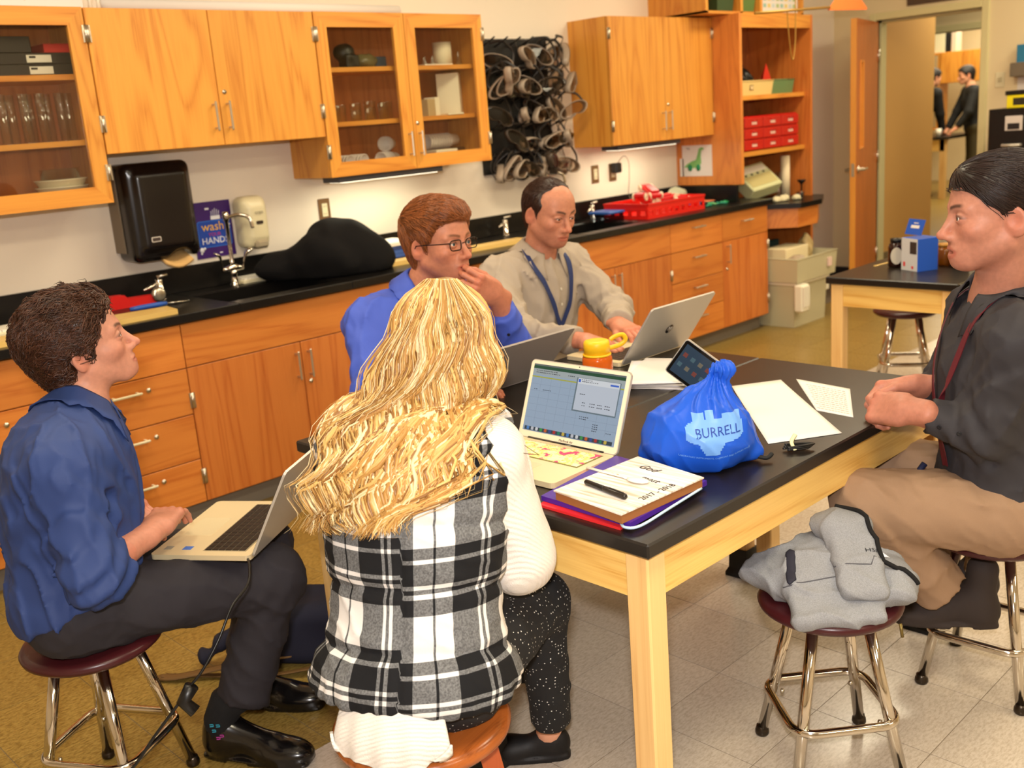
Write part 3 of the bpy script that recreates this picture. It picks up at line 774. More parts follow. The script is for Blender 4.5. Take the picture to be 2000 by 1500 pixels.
def sdf_mesh(name, parts, mats, origin=(0, 0, 0), color=None):
    """parts: list of (V, Q[, material index]); color: fn(V)->(N,3) linear rgb written to attribute 'col'"""
    V = np.concatenate([p[0] for p in parts]); off = 0; Q = []; MI = []
    for p in parts:
        Q.append(p[1] + off); off += len(p[0]); MI.append(np.full(len(p[1]), p[2] if len(p) > 2 else 0))
    Q = np.concatenate(Q); MI = np.concatenate(MI)
    me = bpy.data.meshes.new(name); nq = len(Q)
    me.vertices.add(len(V)); me.vertices.foreach_set('co', (V - _a(origin)).astype(np.float32).ravel())
    me.loops.add(nq * 4); me.loops.foreach_set('vertex_index', Q.astype(np.int32).ravel())
    me.polygons.add(nq); me.polygons.foreach_set('loop_start', np.arange(0, nq * 4, 4, dtype=np.int32))
    me.update(calc_edges=True)
    me.polygons.foreach_set('use_smooth', np.ones(nq, bool)); me.polygons.foreach_set('material_index', MI.astype(np.int32))
    for m_ in (mats if isinstance(mats, (list, tuple)) else [mats]): me.materials.append(m_)
    if color is not None:
        at = me.attributes.new('col', 'FLOAT_COLOR', 'POINT'); c = np.ones((len(V), 4), np.float32); c[:, :3] = color(V); at.data.foreach_set('color', c.ravel())
    me.update(); return me
# ---------------------------------------------------------------- head
def head_sdf(P, p):
    """P in head space (x forward, y left, z up, eyes at z=0), metres; p: dict of variations"""
    sy = np.abs(P[:, 1]); Q = P.copy(); Q[:, 1] = sy
    jw = p.get('jaw', 1.0); ch = p.get('chin', 1.0); ns = p.get('nose', 1.0)
    d = s_ell(Q, (-0.014, 0, 0.030), (0.098, 0.077, 0.088))
    d = smin(d, s_ell(Q, (0.036, 0, 0.034), (0.056, 0.064, 0.060)), 0.03)
    d = smin(d, s_ell(Q, (0.030, 0, -0.040), (0.060, 0.058 * jw, 0.062)), 0.035)
    d = smin(d, s_cap(Q, (-0.006, 0.050 * jw, -0.052), (0.056, 0.018 * jw, -0.096), 0.017, 0.015), 0.03)
    d = smin(d, s_ell(Q, (0.068 * ch, 0, -0.096), (0.022, 0.024, 0.018)), 0.022)
    d = smin(d, s_ell(Q, (0.070, 0, -0.068), (0.026, 0.030, 0.030)), 0.022)
    d = smin(d, s_ell(Q, (0.054, 0.044, -0.026), (0.026, 0.019, 0.017)), 0.024)
    d = smin(d, s_cap(Q, (0.088, 0.010, 0.019), (0.074, 0.046, 0.017), 0.009, 0.008), 0.016)
    d = smax(d, -s_ell(Q, (0.1005, 0.031, -0.001), (0.019, 0.020, 0.0125)), 0.014)
    # nose
    n = s_cap(Q, (0.090, 0, 0.006), (0.112 * 1 + 0.006 * (ns - 1) * 10, 0, -0.036), 0.0065, 0.0095)
    n = smin(n, s_ell(Q, (0.113 + 0.006 * (ns - 1) * 10, 0, -0.038), (0.0105, 0.0095, 0.0085)), 0.008)
    n = smin(n, s_ell(Q, (0.101, 0.0115, -0.042), (0.0105, 0.007, 0.0075)), 0.006)
    d = smin(d, n, 0.013)
    d = smax(d, -s_ell(Q, (0.104, 0.0065, -0.0505), (0.006, 0.0035, 0.004)), 0.003)
    # lids with a slit for the eye
    lid = s_ell(Q, (0.0805, 0.0315, -0.002), (0.0140, 0.0165, 0.0135))
    lid = smax(lid, -s_ell(Q, (0.096, 0.0315, -0.002 + p.get('eye', 0.0)), (0.014, 0.0125, 0.0046 * p.get('open', 1.0))), 0.002)
    d = smin(d, lid, 0.005)
    # lips
    mo = p.get('mouth', 0.0)
    up = s_ell(Q, (0.0905, 0, -0.0665), (0.0085, 0.023, 0.0052)); lo = s_ell(Q, (0.0885, 0, -0.0775 - mo), (0.0085, 0.019, 0.0062))
    d = smin(d, up, 0.006); d = smin(d, lo, 0.006)
    d = smax(d, -s_ell(Q, (0.102, 0, -0.0716 - mo * 0.5), (0.012, 0.025, 0.0014 + mo * 0.55)), 0.003)
    d = smax(d, -s_cap(Q, (0.103, 0, -0.054), (0.100, 0, -0.060), 0.003), 0.004)
    # ear
    t = 0.22; c, s_ = math.cos(t), math.sin(t)
    E_ = Q - _a((-0.012, 0.0765, -0.010)); E_ = np.stack([E_[:, 0] * c - E_[:, 2] * s_, E_[:, 1], E_[:, 0] * s_ + E_[:, 2] * c], 1)
    E_[:, 1] += E_[:, 0] * 0.45
    ear = s_ell(E_, (0, 0, 0), (0.0195, 0.0085, 0.0315))
    ear = smax(ear, -s_ell(E_, (0.002, 0.0085, 0.005), (0.0125, 0.0065, 0.0195)), 0.005)
    ear = smin(ear, s_ell(E_, (0.001, 0.001, -0.022), (0.010, 0.005, 0.011)), 0.006)
    d = smin(d, ear, 0.006)
    return d
SKIN_PAL = {}
def skin_color(Pl, p):
    """vertex tint in head space: lips, flush, brows, stubble"""
    base = _a(p.get('skin', srgb(232, 176, 140)[:3])); Q = Pl.copy(); Q[:, 1] = np.abs(Q[:, 1]); n = len(Q)
    c = np.tile(base, (n, 1))
    def mix(col, w_):
        w_ = np.clip(w_, 0, 1)[:, None]; c[:] = c * (1 - w_) + _a(col) * w_
    g = lambda ctr, r: np.exp(-(((Q - _a(ctr)) / _a(r)) ** 2).sum(1))
    fl = base * _a((1.02, 0.72, 0.66))
    mix(fl, 0.35 * g((0.07, 0.045, -0.03), (0.03, 0.025, 0.025))); mix(fl, 0.6 * g((0.115, 0, -0.04), (0.015, 0.02, 0.015))); mix(fl, 0.7 * g((-0.012, 0.08, -0.012), (0.03, 0.012, 0.035)))
    mix(fl * 0.9, 0.35 * g((0.08, 0, -0.10), (0.03, 0.03, 0.015)))
    if p.get('stubble', 0): 
        s_ = np.clip((-0.05 - Q[:, 2]) / 0.02, 0, 1) * np.clip((Q[:, 0] + 0.02) / 0.02, 0, 1)
        mix(base * _a((0.66, 0.58, 0.56)), p['stubble'] * s_)
    lip = base * _a((0.80, 0.44, 0.46)); mo = p.get('mouth', 0)
    w_ = np.clip(1.25 - ((Q[:, 1] / 0.0245) ** 2 + ((Q[:, 2] + 0.072 + mo / 2) / (0.0105 + mo * 0.7)) ** 2), 0, 0.35) / 0.35 * (Q[:, 0] > 0.075)
    mix(lip, 0.6 * w_)
    if 'scalp' in p: mix(p['scalp'], 0.55 * np.clip((Q[:, 2] - 0.07) / 0.03, 0, 1) * np.clip((0.05 - Q[:, 0]) / 0.04, 0, 1))
    # brows
    bx = Q[:, 1]; bz = 0.0185 + 0.006 * np.sin((bx - 0.010) / 0.040 * PI * 0.75)
    wb = np.clip(1.4 - np.abs(Q[:, 2] - bz) / 0.0042, 0, 1) * np.clip((bx - 0.009) / 0.005, 0, 1) * np.clip((0.050 - bx) / 0.010, 0, 1) * (Q[:, 0] > 0.05)
    mix(p.get('brow', (0.05, 0.025, 0.012)), 0.9 * wb)
    # lash line
    e = np.sqrt(((Q[:, 1] - 0.0315) / 0.0145) ** 2 + ((Q[:, 2] + 0.0015 - p.get('eye', 0)) / 0.0068) ** 2)
    mix((0.06, 0.03, 0.025), 0.8 * np.exp(-((e - 0.95) / 0.28) ** 2) * (Q[:, 2] > -0.003) * (Q[:, 0] > 0.07))
    return c
def _skin_mat():
    m, nt, b = _new('skin'); N = nt.nodes; L = nt.links
    at = N.new('ShaderNodeAttribute'); at.attribute_name = 'col'
    n = N.new('ShaderNodeTexNoise'); n.inputs['Scale'].default_value = 90; n.inputs['Detail'].default_value = 5
    tc = N.new('ShaderNodeTexCoord'); L.new(tc.outputs['Object'], n.inputs['Vector'])
    r = N.new('ShaderNodeMapRange'); r.inputs[1].default_value = 0.3; r.inputs[2].default_value = 0.7; r.inputs[3].default_value = 0.90; r.inputs[4].default_value = 1.06; L.new(n.outputs['Fac'], r.inputs[0])
    mx = N.new('ShaderNodeMix'); mx.data_type = 'RGBA'; mx.blend_type = 'MULTIPLY'; mx.inputs[0].default_value = 1; L.new(at.outputs['Color'], mx.inputs[6]); L.new(r.outputs[0], mx.inputs[7])
    L.new(mx.outputs[2], b.inputs['Base Color']); b.inputs['Roughness'].default_value = 0.48; b.inputs['Specular IOR Level'].default_value = 0.35
    b.inputs['Subsurface Weight'].default_value = 0.12; b.inputs['Subsurface Radius'].default_value = (0.010, 0.004, 0.002); b.inputs['Subsurface Scale'].default_value = 0.8
    n2 = N.new('ShaderNodeTexNoise'); n2.inputs['Scale'].default_value = 700; L.new(tc.outputs['Object'], n2.inputs['Vector'])
    bp = N.new('ShaderNodeBump'); bp.inputs['Strength'].default_value = 0.08; bp.inputs['Distance'].default_value = 0.001; L.new(n2.outputs['Fac'], bp.inputs['Height']); L.new(bp.outputs['Normal'], b.inputs['Normal'])
    return m
SKIN = _skin_mat()
EYEW = mat('eye_white', (226, 216, 206), 0.15)
# ---------------------------------------------------------------- hand
def hand_sdf(P, curl, spread=0.0, thumb=(0.6, 0.3, 0.35, 0.25), s=1.0):
    """P in hand space: x to the fingers, y to the thumb, z out of the back of the hand. curl: per finger (mcp, pip, dip)"""
    P = P / s
    d = s_rbox(P, (0.048, 0.0, 0.0), (0.050, 0.041, 0.0145), 0.0135)
    d = smin(d, s_ecap(P, (-0.05, 0, 0), (0.02, 0, 0), 0.029, 0.031, (0, 0, 1), 0.68), 0.02)
    d = smin(d, s_ell(P, (0.034, 0.026, -0.008), (0.032, 0.017, 0.016)), 0.012)
    allf = None
    for k, (y, ls, r) in enumerate(((0.0295, (0.044, 0.026, 0.021), 0.0098), (0.0098, (0.049, 0.030, 0.022), 0.0101), (-0.0098, (0.045, 0.028, 0.021), 0.0097), (-0.0285, (0.034, 0.021, 0.019), 0.0086))):
        c3 = curl[k] if hasattr(curl[0], '__len__') else curl
        p = _a((0.092 - 0.004 * abs(k - 1.0), y, 0.002)); a = 0.0; yaw = (0.0295 - y) * 0; sp = spread * (1.3 - k) * 0.35
        fd = s_ell(P, p + _a((0, 0, 0.0015)), (0.012, 0.0098, 0.0105))
        for q in range(3):
            a += c3[q]; dr = _a((math.cos(a) * math.cos(sp), math.sin(sp), -math.sin(a)))
            p2 = p + dr * ls[q]; ra = r * (1, 0.93, 0.86)[q]; rb = r * (0.93, 0.86, 0.74)[q]
            fd = smin(fd, s_cap(P, p, p2, ra, rb), 0.003); p = p2
        allf = fd if allf is None else smin(allf, fd, 0.0018)
    d = smin(d, allf, 0.007)
    # thumb: (abduct, opposition, bend1, bend2)
    p = _a((0.018, 0.026, -0.006)); ab, op, b1, b2 = thumb
    dr = _a((math.cos(ab), math.sin(ab) * math.cos(op), -math.sin(ab) * math.sin(op)))
    ax = np.cross(dr, _a((0, -0.2, 1.0))); ax /= np.linalg.norm(ax)
    def rot(v, a): return v * math.cos(a) + np.cross(ax, v) * math.sin(a) + ax * (ax @ v) * (1 - math.cos(a))
    td = None
    for q, (l_, ra, rb) in enumerate(((0.045, 0.0135, 0.0115), (0.033, 0.0112, 0.0100), (0.027, 0.0098, 0.0080))):
        if q == 1: dr = rot(dr, -b1) if False else dr * math.cos(b1) + _a((0.55, -0.75, -0.35)) * math.sin(b1)
        if q == 2: dr = dr * math.cos(b2) + _a((0.45, -0.8, -0.4)) * math.sin(b2)
        dr = dr / np.linalg.norm(dr); p2 = p + dr * l_
        c = s_cap(P, p, p2, ra, rb); td = c if td is None else smin(td, c, 0.004); p = p2
    return smin(d, td, 0.008) * s
FIST = (1.25, 1.5, 0.9); RELAX = (0.45, 0.55, 0.35); TYPE = (0.30, 0.75, 0.45); FLATH = (0.12, 0.15, 0.1)
# ================================================================== PEOPLE: shared builders
def unit(v): v = _a(v); return v / np.linalg.norm(v)
def ik(S, W, l1, l2, pole):
    S = _a(S); W = _a(W); d = W - S; L = np.linalg.norm(d); L2 = min(L, (l1 + l2) * 0.999); u = d / L
    a = (l1 * l1 - l2 * l2 + L2 * L2) / (2 * L2); h = math.sqrt(max(l1 * l1 - a * a, 0)); p = _a(pole); p = p - u * (p @ u); p = p / np.linalg.norm(p)
    return S + u * a + p * h
def snap(fn, P, off, it=6):
    P = _a(P).copy(); e = 1e-3
    for _ in range(it):
        d = fn(P); g = np.stack([fn(P + _a(v) * e) - d for v in ((1, 0, 0), (0, 1, 0), (0, 0, 1))], 1); g /= np.linalg.norm(g, axis=1)[:, None] + 1e-9
        P = P - g * (d - off)[:, None]
    return P, g
def tubes_np(paths, rad, sides=4, flat=1.0):
    """many tapered strands at once -> V, Q"""
    N_, K, _ = paths.shape
    T = np.gradient(paths, axis=1); T /= np.linalg.norm(T, axis=2)[..., None] + 1e-9
    ref = np.tile(_a((0.31, 0.52, 0.79)), (N_, K, 1)); U = np.cross(T, ref); U /= np.linalg.norm(U, axis=2)[..., None] + 1e-9; W_ = np.cross(T, U)
    a = np.arange(sides) * 2 * PI / sides
    V = paths[:, :, None, :] + rad[:, :, None, None] * (U[:, :, None, :] * np.cos(a)[None, None, :, None] + flat * W_[:, :, None, :] * np.sin(a)[None, None, :, None])
    V = V.reshape(-1, 3)
    i, k, s_ = np.meshgrid(np.arange(N_), np.arange(K - 1), np.arange(sides), indexing='ij')
    b = (i * K + k) * sides; s2 = (s_ + 1) % sides
    Q = np.stack([b + s_, b + sides + s_, b + sides + s2, b + s2], -1).reshape(-1, 4)[:, ::-1]
    return V, Q
def hair_mat(name, rough=0.38):
    m, nt, b = _new(name); N = nt.nodes; L = nt.links
    at = N.new('ShaderNodeAttribute'); at.attribute_name = 'col'; L.new(at.outputs['Color'], b.inputs['Base Color'])
    b.inputs['Roughness'].default_value = rough; b.inputs['Specular IOR Level'].default_value = 0.35
    return m
HAIR = hair_mat('hair')
def fabric(name, rgb, rough=0.85, scale=900, bump=0.25, var=0.06, sheen=0.0):
    if name in MATS: return MATS[name]
    m, nt, b = _new(name); N = nt.nodes; L = nt.links
    tc = N.new('ShaderNodeTexCoord')
    n = N.new('ShaderNodeTexNoise'); n.inputs['Scale'].default_value = scale; n.inputs['Detail'].default_value = 2; L.new(tc.outputs['Object'], n.inputs['Vector'])
    r = N.new('ShaderNodeMapRange'); r.inputs[1].default_value = 0.3; r.inputs[2].default_value = 0.7; r.inputs[3].default_value = 1 - var; r.inputs[4].default_value = 1 + var; L.new(n.outputs['Fac'], r.inputs[0])
    mx = N.new('ShaderNodeMix'); mx.data_type = 'RGBA'; mx.blend_type = 'MULTIPLY'; mx.inputs[0].default_value = 1; mx.inputs[6].default_value = srgb(*rgb); L.new(r.outputs[0], mx.inputs[7]); L.new(mx.outputs[2], b.inputs['Base Color'])
    bp = N.new('ShaderNodeBump'); bp.inputs['Strength'].default_value = bump; bp.inputs['Distance'].default_value = 0.0006; L.new(n.outputs['Fac'], bp.inputs['Height']); L.new(bp.outputs['Normal'], b.inputs['Normal'])
    b.inputs['Roughness'].default_value = rough; b.inputs['Sheen Weight'].default_value = sheen; b.inputs['Specular IOR Level'].default_value = 0.25
    return m
def poly_sdf(p, poly):
    """signed distance to a 2-D polygon, vectorised"""
    poly = _a(poly); n = len(poly); d = np.full(len(p), 1e9); s_ = np.ones(len(p))
    for i in range(n):
        a = poly[i]; b = poly[i - 1]; e = b - a; w_ = p - a
        t = np.clip((w_ @ e) / (e @ e), 0, 1); q = w_ - t[:, None] * e; d = np.minimum(d, (q * q).sum(1))
        c1 = p[:, 1] >= a[1]; c2 = p[:, 1] < b[1]; c3 = e[0] * w_[:, 1] > e[1] * w_[:, 0]
        fl = (c1 & c2 & c3) | (~c1 & ~c2 & ~c3); s_ = np.where(fl, -s_, s_)
    return s_ * np.sqrt(d)
def skull(Q):
    d = s_ell(Q, (-0.014, 0, 0.030), (0.098, 0.077, 0.088)); d = smin(d, s_ell(Q, (0.036, 0, 0.034), (0.056, 0.064, 0.060)), 0.03)
    return smin(d, s_cap(Q, (-0.03, 0, -0.03), (-0.035, 0, -0.10), 0.060, 0.050), 0.03)
class Person:
    def __init__(s, label, J, p):
        s.J = {k: _a(v) for k, v in J.items()}; J = s.J; s.p = p
        s.hs = p.get('hs', 1.05); s.Rh = frame(J['hf'], J['hu']); s.H = J['H']
        s.f = unit(p['face']); s.l = np.cross((0, 0, 1.0), s.f); s.l = unit(s.l)
        s.base = (float(J['P'][0]), float(J['P'][1]), 0.0); s.label = label
        s.up = unit(J['C'] - J['P']); s.fb = unit(s.f - s.up * (s.f @ s.up)); s.RB = np.stack([s.fb, np.cross(s.up, s.fb), s.up], 1)
        s.skin = _a(p.get('skin', srgb(230, 172, 138)[:3])); p['skin'] = s.skin
        s.b = p.get('bulk', 1.0)
    def hw(s, q): return (_a(q) * s.hs) @ s.Rh.T + s.H          # head -> world
    def wh(s, P): return ((P - s.H) @ s.Rh) / s.hs                # world -> head
    def torso(s, P, g=0.0):
        J = s.J; b = s.b; R = s.RB; P0, C = J['P'], J['C']; k = 0.07
        d = s_ell(P, P0, _a((0.118, 0.168, 0.115)) * b + g, R)
        d = smin(d, s_ell(P, P0 * 0.5 + C * 0.5, _a((0.108, 0.150, 0.17)) * b + g, R), k)
        d = smin(d, s_ell(P, C, _a((0.118, 0.168, 0.165)) * b + g, R), k)
        sh = 0.054 * b + g
        d = smin(d, s_cap(P, J['SL'] * 0.8 + J['N'] * 0.2, J['SR'] * 0.8 + J['N'] * 0.2, sh, sh), 0.06)
        d = smin(d, s_cap(P, J['N'] - s.up * 0.035, J['SL'], 0.036 + g, 0.050 + g), 0.05); d = smin(d, s_cap(P, J['N'] - s.up * 0.035, J['SR'], 0.036 + g, 0.050 + g), 0.05)
        return d
    def arm(s, P, sd, r, upper_only=False):
        J = s.J; S_, E_, W_ = J['S' + sd], J['E' + sd], J['W' + sd]
        d = s_cap(P, S_, E_, r[0], r[1])
        if upper_only: return d
        return smin(d, s_cap(P, E_, W_, r[2], r[3]), 0.03)
    def leg(s, P, sd, r):
        J = s.J; d = s_cap(P, J['H' + sd], J['K' + sd], r[0], r[1]); return smin(d, s_cap(P, J['K' + sd], J['A' + sd], r[2], r[3]), 0.04)
    def handf(s, sd):
        x, z = s.p['hand' + sd]; x = unit(x); z = _a(z); z = unit(z - x * (x @ z)); y = np.cross(z, x)
        if sd == 'L': y = -y                                       # thumb side mirrored
        # right hand, palm down, fingers forward: thumb points left => y = z cross x for right
        return np.stack([x, y, z], 1)
    def hand(s, P, sd):
        F = s.handf(sd); q = (P - s.J['W' + sd]) @ F
        return hand_sdf(q, s.p.get('curl' + sd, (RELAX,) * 4), s.p.get('spread' + sd, 0.1), s.p.get('thumb' + sd, (0.6, 0.3, 0.35, 0.25)), s.p.get('hsc', 1.0))
    def neck(s, P):
        a = s.hw((-0.022, 0, -0.055)); return smin(s_cap(P, a, s.J['N'], 0.056 * s.hs, 0.060 * s.hs), s_cap(P, s.J['N'], s.J['C'], 0.062, 0.10), 0.04)
    def body(s, hres=0.0021, hands=('L', 'R'), hand_res=0.0021, reach=None):
        """the whole figure as one object: fine net at head and hands, coarser under the clothes"""
        p = s.p; J = s.J; parts = []; cols = []
        fh = lambda P: smin(head_sdf(s.wh(P), p) * s.hs, s.neck(P), 0.028)
        lo, hi = s.H - 0.165 * s.hs, s.H + 0.165 * s.hs; lo = np.minimum(lo, J['N'] - 0.06); hi = np.maximum(hi, J['N'] + 0.06)
        V, Q = surface(fh, lo, hi, hres); V = relax(V, Q, 1, 0.35); parts.append((V, Q, 0)); cols.append(skin_color(s.wh(V), p))
        tint = s.skin * _a((1.0, 0.93, 0.92))
        for sd in hands:
            def fa(P, sd=sd): return smin(s.hand(P, sd), s_cap(P, J['E' + sd], J['W' + sd], 0.041, 0.026), 0.02)
            F = s.handf(sd); pts = np.array([(x, y, z) for x in (-0.06, 0.2) for y in (-0.06, 0.10) for z in (-0.12, 0.04)]) @ F.T + J['W' + sd]
            lo, hi = pts.min(0), pts.max(0); e = J['E' + sd] * p.get('bare' + sd, 0.15) + J['W' + sd] * (1 - p.get('bare' + sd, 0.15)); lo = np.minimum(lo, e - 0.045); hi = np.maximum(hi, e + 0.045)
            V, Q = surface(fa, lo, hi, hand_res); V = relax(V, Q, 1, 0.35)
            # keep the connected part near the arm only
            parts.append((V, Q, 0)); c = np.tile(tint, (len(V), 1)); q = (V - J['W' + sd]) @ F
            kn = np.exp(-((q[:, 0] - 0.095) / 0.016) ** 2) * (q[:, 2] > 0) + 0.7 * (np.linalg.norm(q, axis=1) > 0.14); c = c * (1 - 0.5 * np.clip(kn, 0, 1)[:, None] * (1 - _a((1.0, 0.74, 0.70)))[None])
            cols.append(c)
        def core(P):
            d = s.torso(P, -0.016)
            for sd in 'LR': d = smin(d, s.arm(P, sd, (0.044, 0.037, 0.036, 0.024)), 0.03); d = smin(d, s_cap(P, J['H' + sd], J['K' + sd], 0.068, 0.048), 0.04); d = smin(d, s_cap(P, J['K' + sd], J['K' + sd] * 0.25 + J['A' + sd] * 0.75, 0.045, 0.030), 0.04)
            return smin(d, s.neck(P), 0.03)
        A = np.array([J[k] for k in J if k[0] in 'PCNSEWHKA' and len(k) <= 2 and k not in ('hf', 'hu')])
        V, Q = surface(core, A.min(0) - 0.2, A.max(0) + 0.2, 0.013)
        c0 = V[Q].mean(1); keep = ~(np.linalg.norm(c0 - s.hw((0, 0, 0)), axis=1) < 0.16 * s.hs)
        parts.append((V, Q[keep], 0)); cols.append(np.tile(s.skin, (len(V), 1)))
        C_ = np.concatenate(cols)
        me = sdf_mesh('person', parts, SKIN, s.base, lambda V: C_)
        s.root = link('person', me, None, s.label, 'person'); s.root.location = s.base; OFF[s.root.name] = s.base
        return s.root
    def part(s, name, fn, lo, hi, h, m, rel=0, attr=None, label=None):
        V, Q = surface(fn, lo, hi, h, 1.3); V = relax(V, Q, rel, 0.4)
        me = sdf_mesh(name, [(V, Q)], m, s.base, None)
        if attr is not None:
            at = me.attributes.new('puv', 'FLOAT_VECTOR', 'POINT'); at.data.foreach_set('vector', attr(V).astype(np.float32).ravel())
        o = link(name, me, s.root); 
        if label: o['label'] = label
        return o
    def eyes(s, iris=(70, 60, 46), look=(0, 0)):
        IR = mat('iris_%d_%d_%d' % iris, iris, 0.12); PU = mat('pupil', (8, 7, 7), 0.08)
        for k in (1, -1):
            c = _a((0.0790, k * 0.0315, -0.002)); mb = MB(); R = 0.0126
            ax = unit(_a((1.0, look[0], look[1])))
            mb.ball((0, 0, 0), R, 16, 10, 0)
            Mx = Vector(ax).to_track_quat('Z', 'Y').to_matrix().to_4x4()
            mb.lathe([(0.0058, 0.0115), (0.0045, 0.0122), (0.0026, 0.01255)], n=16, mi=1, M=Mx, cap=False); mb.lathe([(0.0026, 0.01256), (0.0, 0.0127)], n=12, mi=2, M=Mx, cap=False)
            mb.v = [tuple(s.hw(_a(v) + c)) for v in mb.v]
            mb.build('eye', [EYEW, IR, PU], s.root)
    def shirt(s, m, res=0.006, cuffL=0.9, cuffR=0.9, hem=None, fold=1.0, ease=0.012, rs=(0.062, 0.056, 0.052, 0.043), name='shirt', seed=0.0, sleeves='LR'):
        J = s.J
        def fn(P):
            d = s.torso(P, ease)
            if hem is not None: d = smax(d, hem(P), 0.01)
            for sd in sleeves:
                cut = cuffL if sd == 'L' else cuffR; E_, W_ = J['E' + sd], J['W' + sd]; ax = unit(W_ - E_)
                a = s.arm(P, sd, rs)
                if cut is not None: 
                    e = E_ + (W_ - E_) * cut; pl = (P - e) @ ax
                    rr = np.linalg.norm(P - e - np.outer(pl, ax), axis=1)
                    a = smax(a, np.where(rr < 0.12, pl, -1.0), 0.004)
                d = smin(d, a, 0.035)
            fo = 0.0
            if fold:
                Pw = P @ s.RB
                w1 = nz(Pw * _a((1, 1, 0.55)), 34, seed); w2 = nz(P * _a((1.0, 1.0, 0.7)), 62, seed + 3.1)
                fo = fold * (0.0085 * ((1 - np.abs(w1)) ** 3 - 0.4) + 0.0034 * ((1 - np.abs(w2)) ** 3 - 0.4))
                for sd in sleeves:
                    el = np.linalg.norm(P - J['E' + sd], axis=1); ax = unit(J['W' + sd] - J['S' + sd])
                    fo = fo + fold * 0.009 * np.exp(-(el / 0.085) ** 2) * np.sin((P @ ax) * 130 + 4 * nz(P, 18, seed))
                    el = np.linalg.norm(P - J['S' + sd] + s.up * 0.09, axis=1)
                    fo = fo + fold * 0.008 * np.exp(-(el / 0.10) ** 2) * np.sin((P @ unit(s.l + s.up * 0.8 * (1 if sd == 'R' else -1))) * 110 + 3 * nz(P, 15, seed + 1))
            return d - fo
        s.shirt_fn = fn
        pts = np.array([J[k] for k in ('P', 'C', 'N', 'SL', 'SR', 'EL', 'ER', 'WL', 'WR')]); lo = pts.min(0) - 0.2; hi = pts.max(0) + 0.2
        return s.part(name, fn, lo, hi, res, m)
    def trousers(s, m, res=0.007, cuff=0.93, r=(0.092, 0.072, 0.066, 0.062), fold=1.0, seed=5.0, name='trousers', top=None, attr=None, legs='LR'):
        J = s.J
        def fn(P):
            d = s_ell(P, J['P'], _a((0.128, 0.180, 0.115)) * s.b, s.RB)
            if top is not None: d = smax(d, (P - J['P']) @ s.up - top, 0.01)
            for sd in legs:
                lg = s.leg(P, sd, r); K_, A_ = J['K' + sd], J['A' + sd]; ax = unit(A_ - K_); e = K_ + (A_ - K_) * cuff
                pl = (P - e) @ ax; rr = np.linalg.norm(P - e - np.outer(pl, ax), axis=1)
                lg = smax(lg, np.where(rr < 0.16, pl, -1.0), 0.004)
                d = smin(d, lg, 0.05)
            if fold:
                fo = 0.0080 * ((1 - np.abs(nz(P * _a((0.6, 0.6, 1.0)), 30, seed))) ** 3 - 0.4) + 0.003 * ((1 - np.abs(nz(P, 66, seed))) ** 3 - 0.4)
                for sd in legs:
                    el = np.linalg.norm(P - J['K' + sd] + s.f * 0.05 + _a((0, 0, 0.03)), axis=1); fo = fo + 0.006 * np.exp(-(el / 0.08) ** 2) * np.sin((P @ unit(s.f + _a((0, 0, -1)))) * 120 + 3 * nz(P, 16, seed))
                    el = np.linalg.norm(P - J['H' + sd] - s.f * 0.02 - _a((0, 0, 0.08)), axis=1); fo = fo + 0.005 * np.exp(-(el / 0.10) ** 2) * np.sin((P @ unit(s.f + s.l * 0.4)) * 120 + 3 * nz(P, 14, seed + 2))
                d = d - fold * fo
            return d
        pts = np.array([J[k] for k in ('P', 'HL', 'HR', 'KL', 'KR', 'AL', 'AR')]); return s.part(name, fn, pts.min(0) - 0.2, pts.max(0) + 0.2, res, m, attr=attr)
    def collar(s, m, r=0.076, h=0.040, drop=0.045, gap=0.42, tilt=0.0, fwd=0.0):
        """turned-down shirt collar round the neck base"""
        up = unit(s.hw((-0.02, 0, -0.06)) - s.J['N']); fw = unit(s.f - up * (s.f @ up)); lf = np.cross(up, fw)
        prof = lambda th: ((r * 0.95, -0.020), (r * 0.93, 0.0), (r * 0.90, h * 0.8), (r * 0.93, h), (r * 1.02, h * 0.86), (r * 1.24, h * 0.25 - 0.010), (r * 1.42, -drop * (0.35 + 0.65 * abs(th / (PI - gap)) ** 5) - 0.006))
        nu = 49; V = []; 
        for i in range(nu):
            th = (i / (nu - 1) - 0.5) * 2 * (PI - gap)          # 0 = back of the neck
            c, sn = math.cos(th), math.sin(th)
            for (rr, z) in prof(th):
                k = abs(th / (PI - gap)); V.append(s.J['N'] + fw * (-c * rr * (0.95 if k < 0.5 else 1.0) + fwd) + lf * (sn * rr) + up * (z + 0.034 - 0.030 * max(0, -c) ** 1.0))
        V = np.array(V, np.float32); out = np.tile(np.arange(7) >= 3, nu)
        for _ in range(5):
            W_ = V[out]; d = s.shirt_fn(W_); e = 1e-3
            g_ = np.stack([s.shirt_fn(W_ + _a(v) * e) - d for v in ((1, 0, 0), (0, 1, 0), (0, 0, 1))], 1); g_ /= np.linalg.norm(g_, axis=1)[:, None] + 1e-9
            V[out] = W_ + g_ * np.maximum(0.006 - d, 0)[:, None]
        n = 7; F = [(i * n + j, (i + 1) * n + j, (i + 1) * n + j + 1, i * n + j + 1) for i in range(nu - 1) for j in range(n - 1)]
        mb = MB().add(V, F, 0, True); o = mb.build('collar', m, s.root)
        md = o.modifiers.new('solid', 'SOLIDIFY'); md.thickness = 0.0022; md.offset = 0
        return o
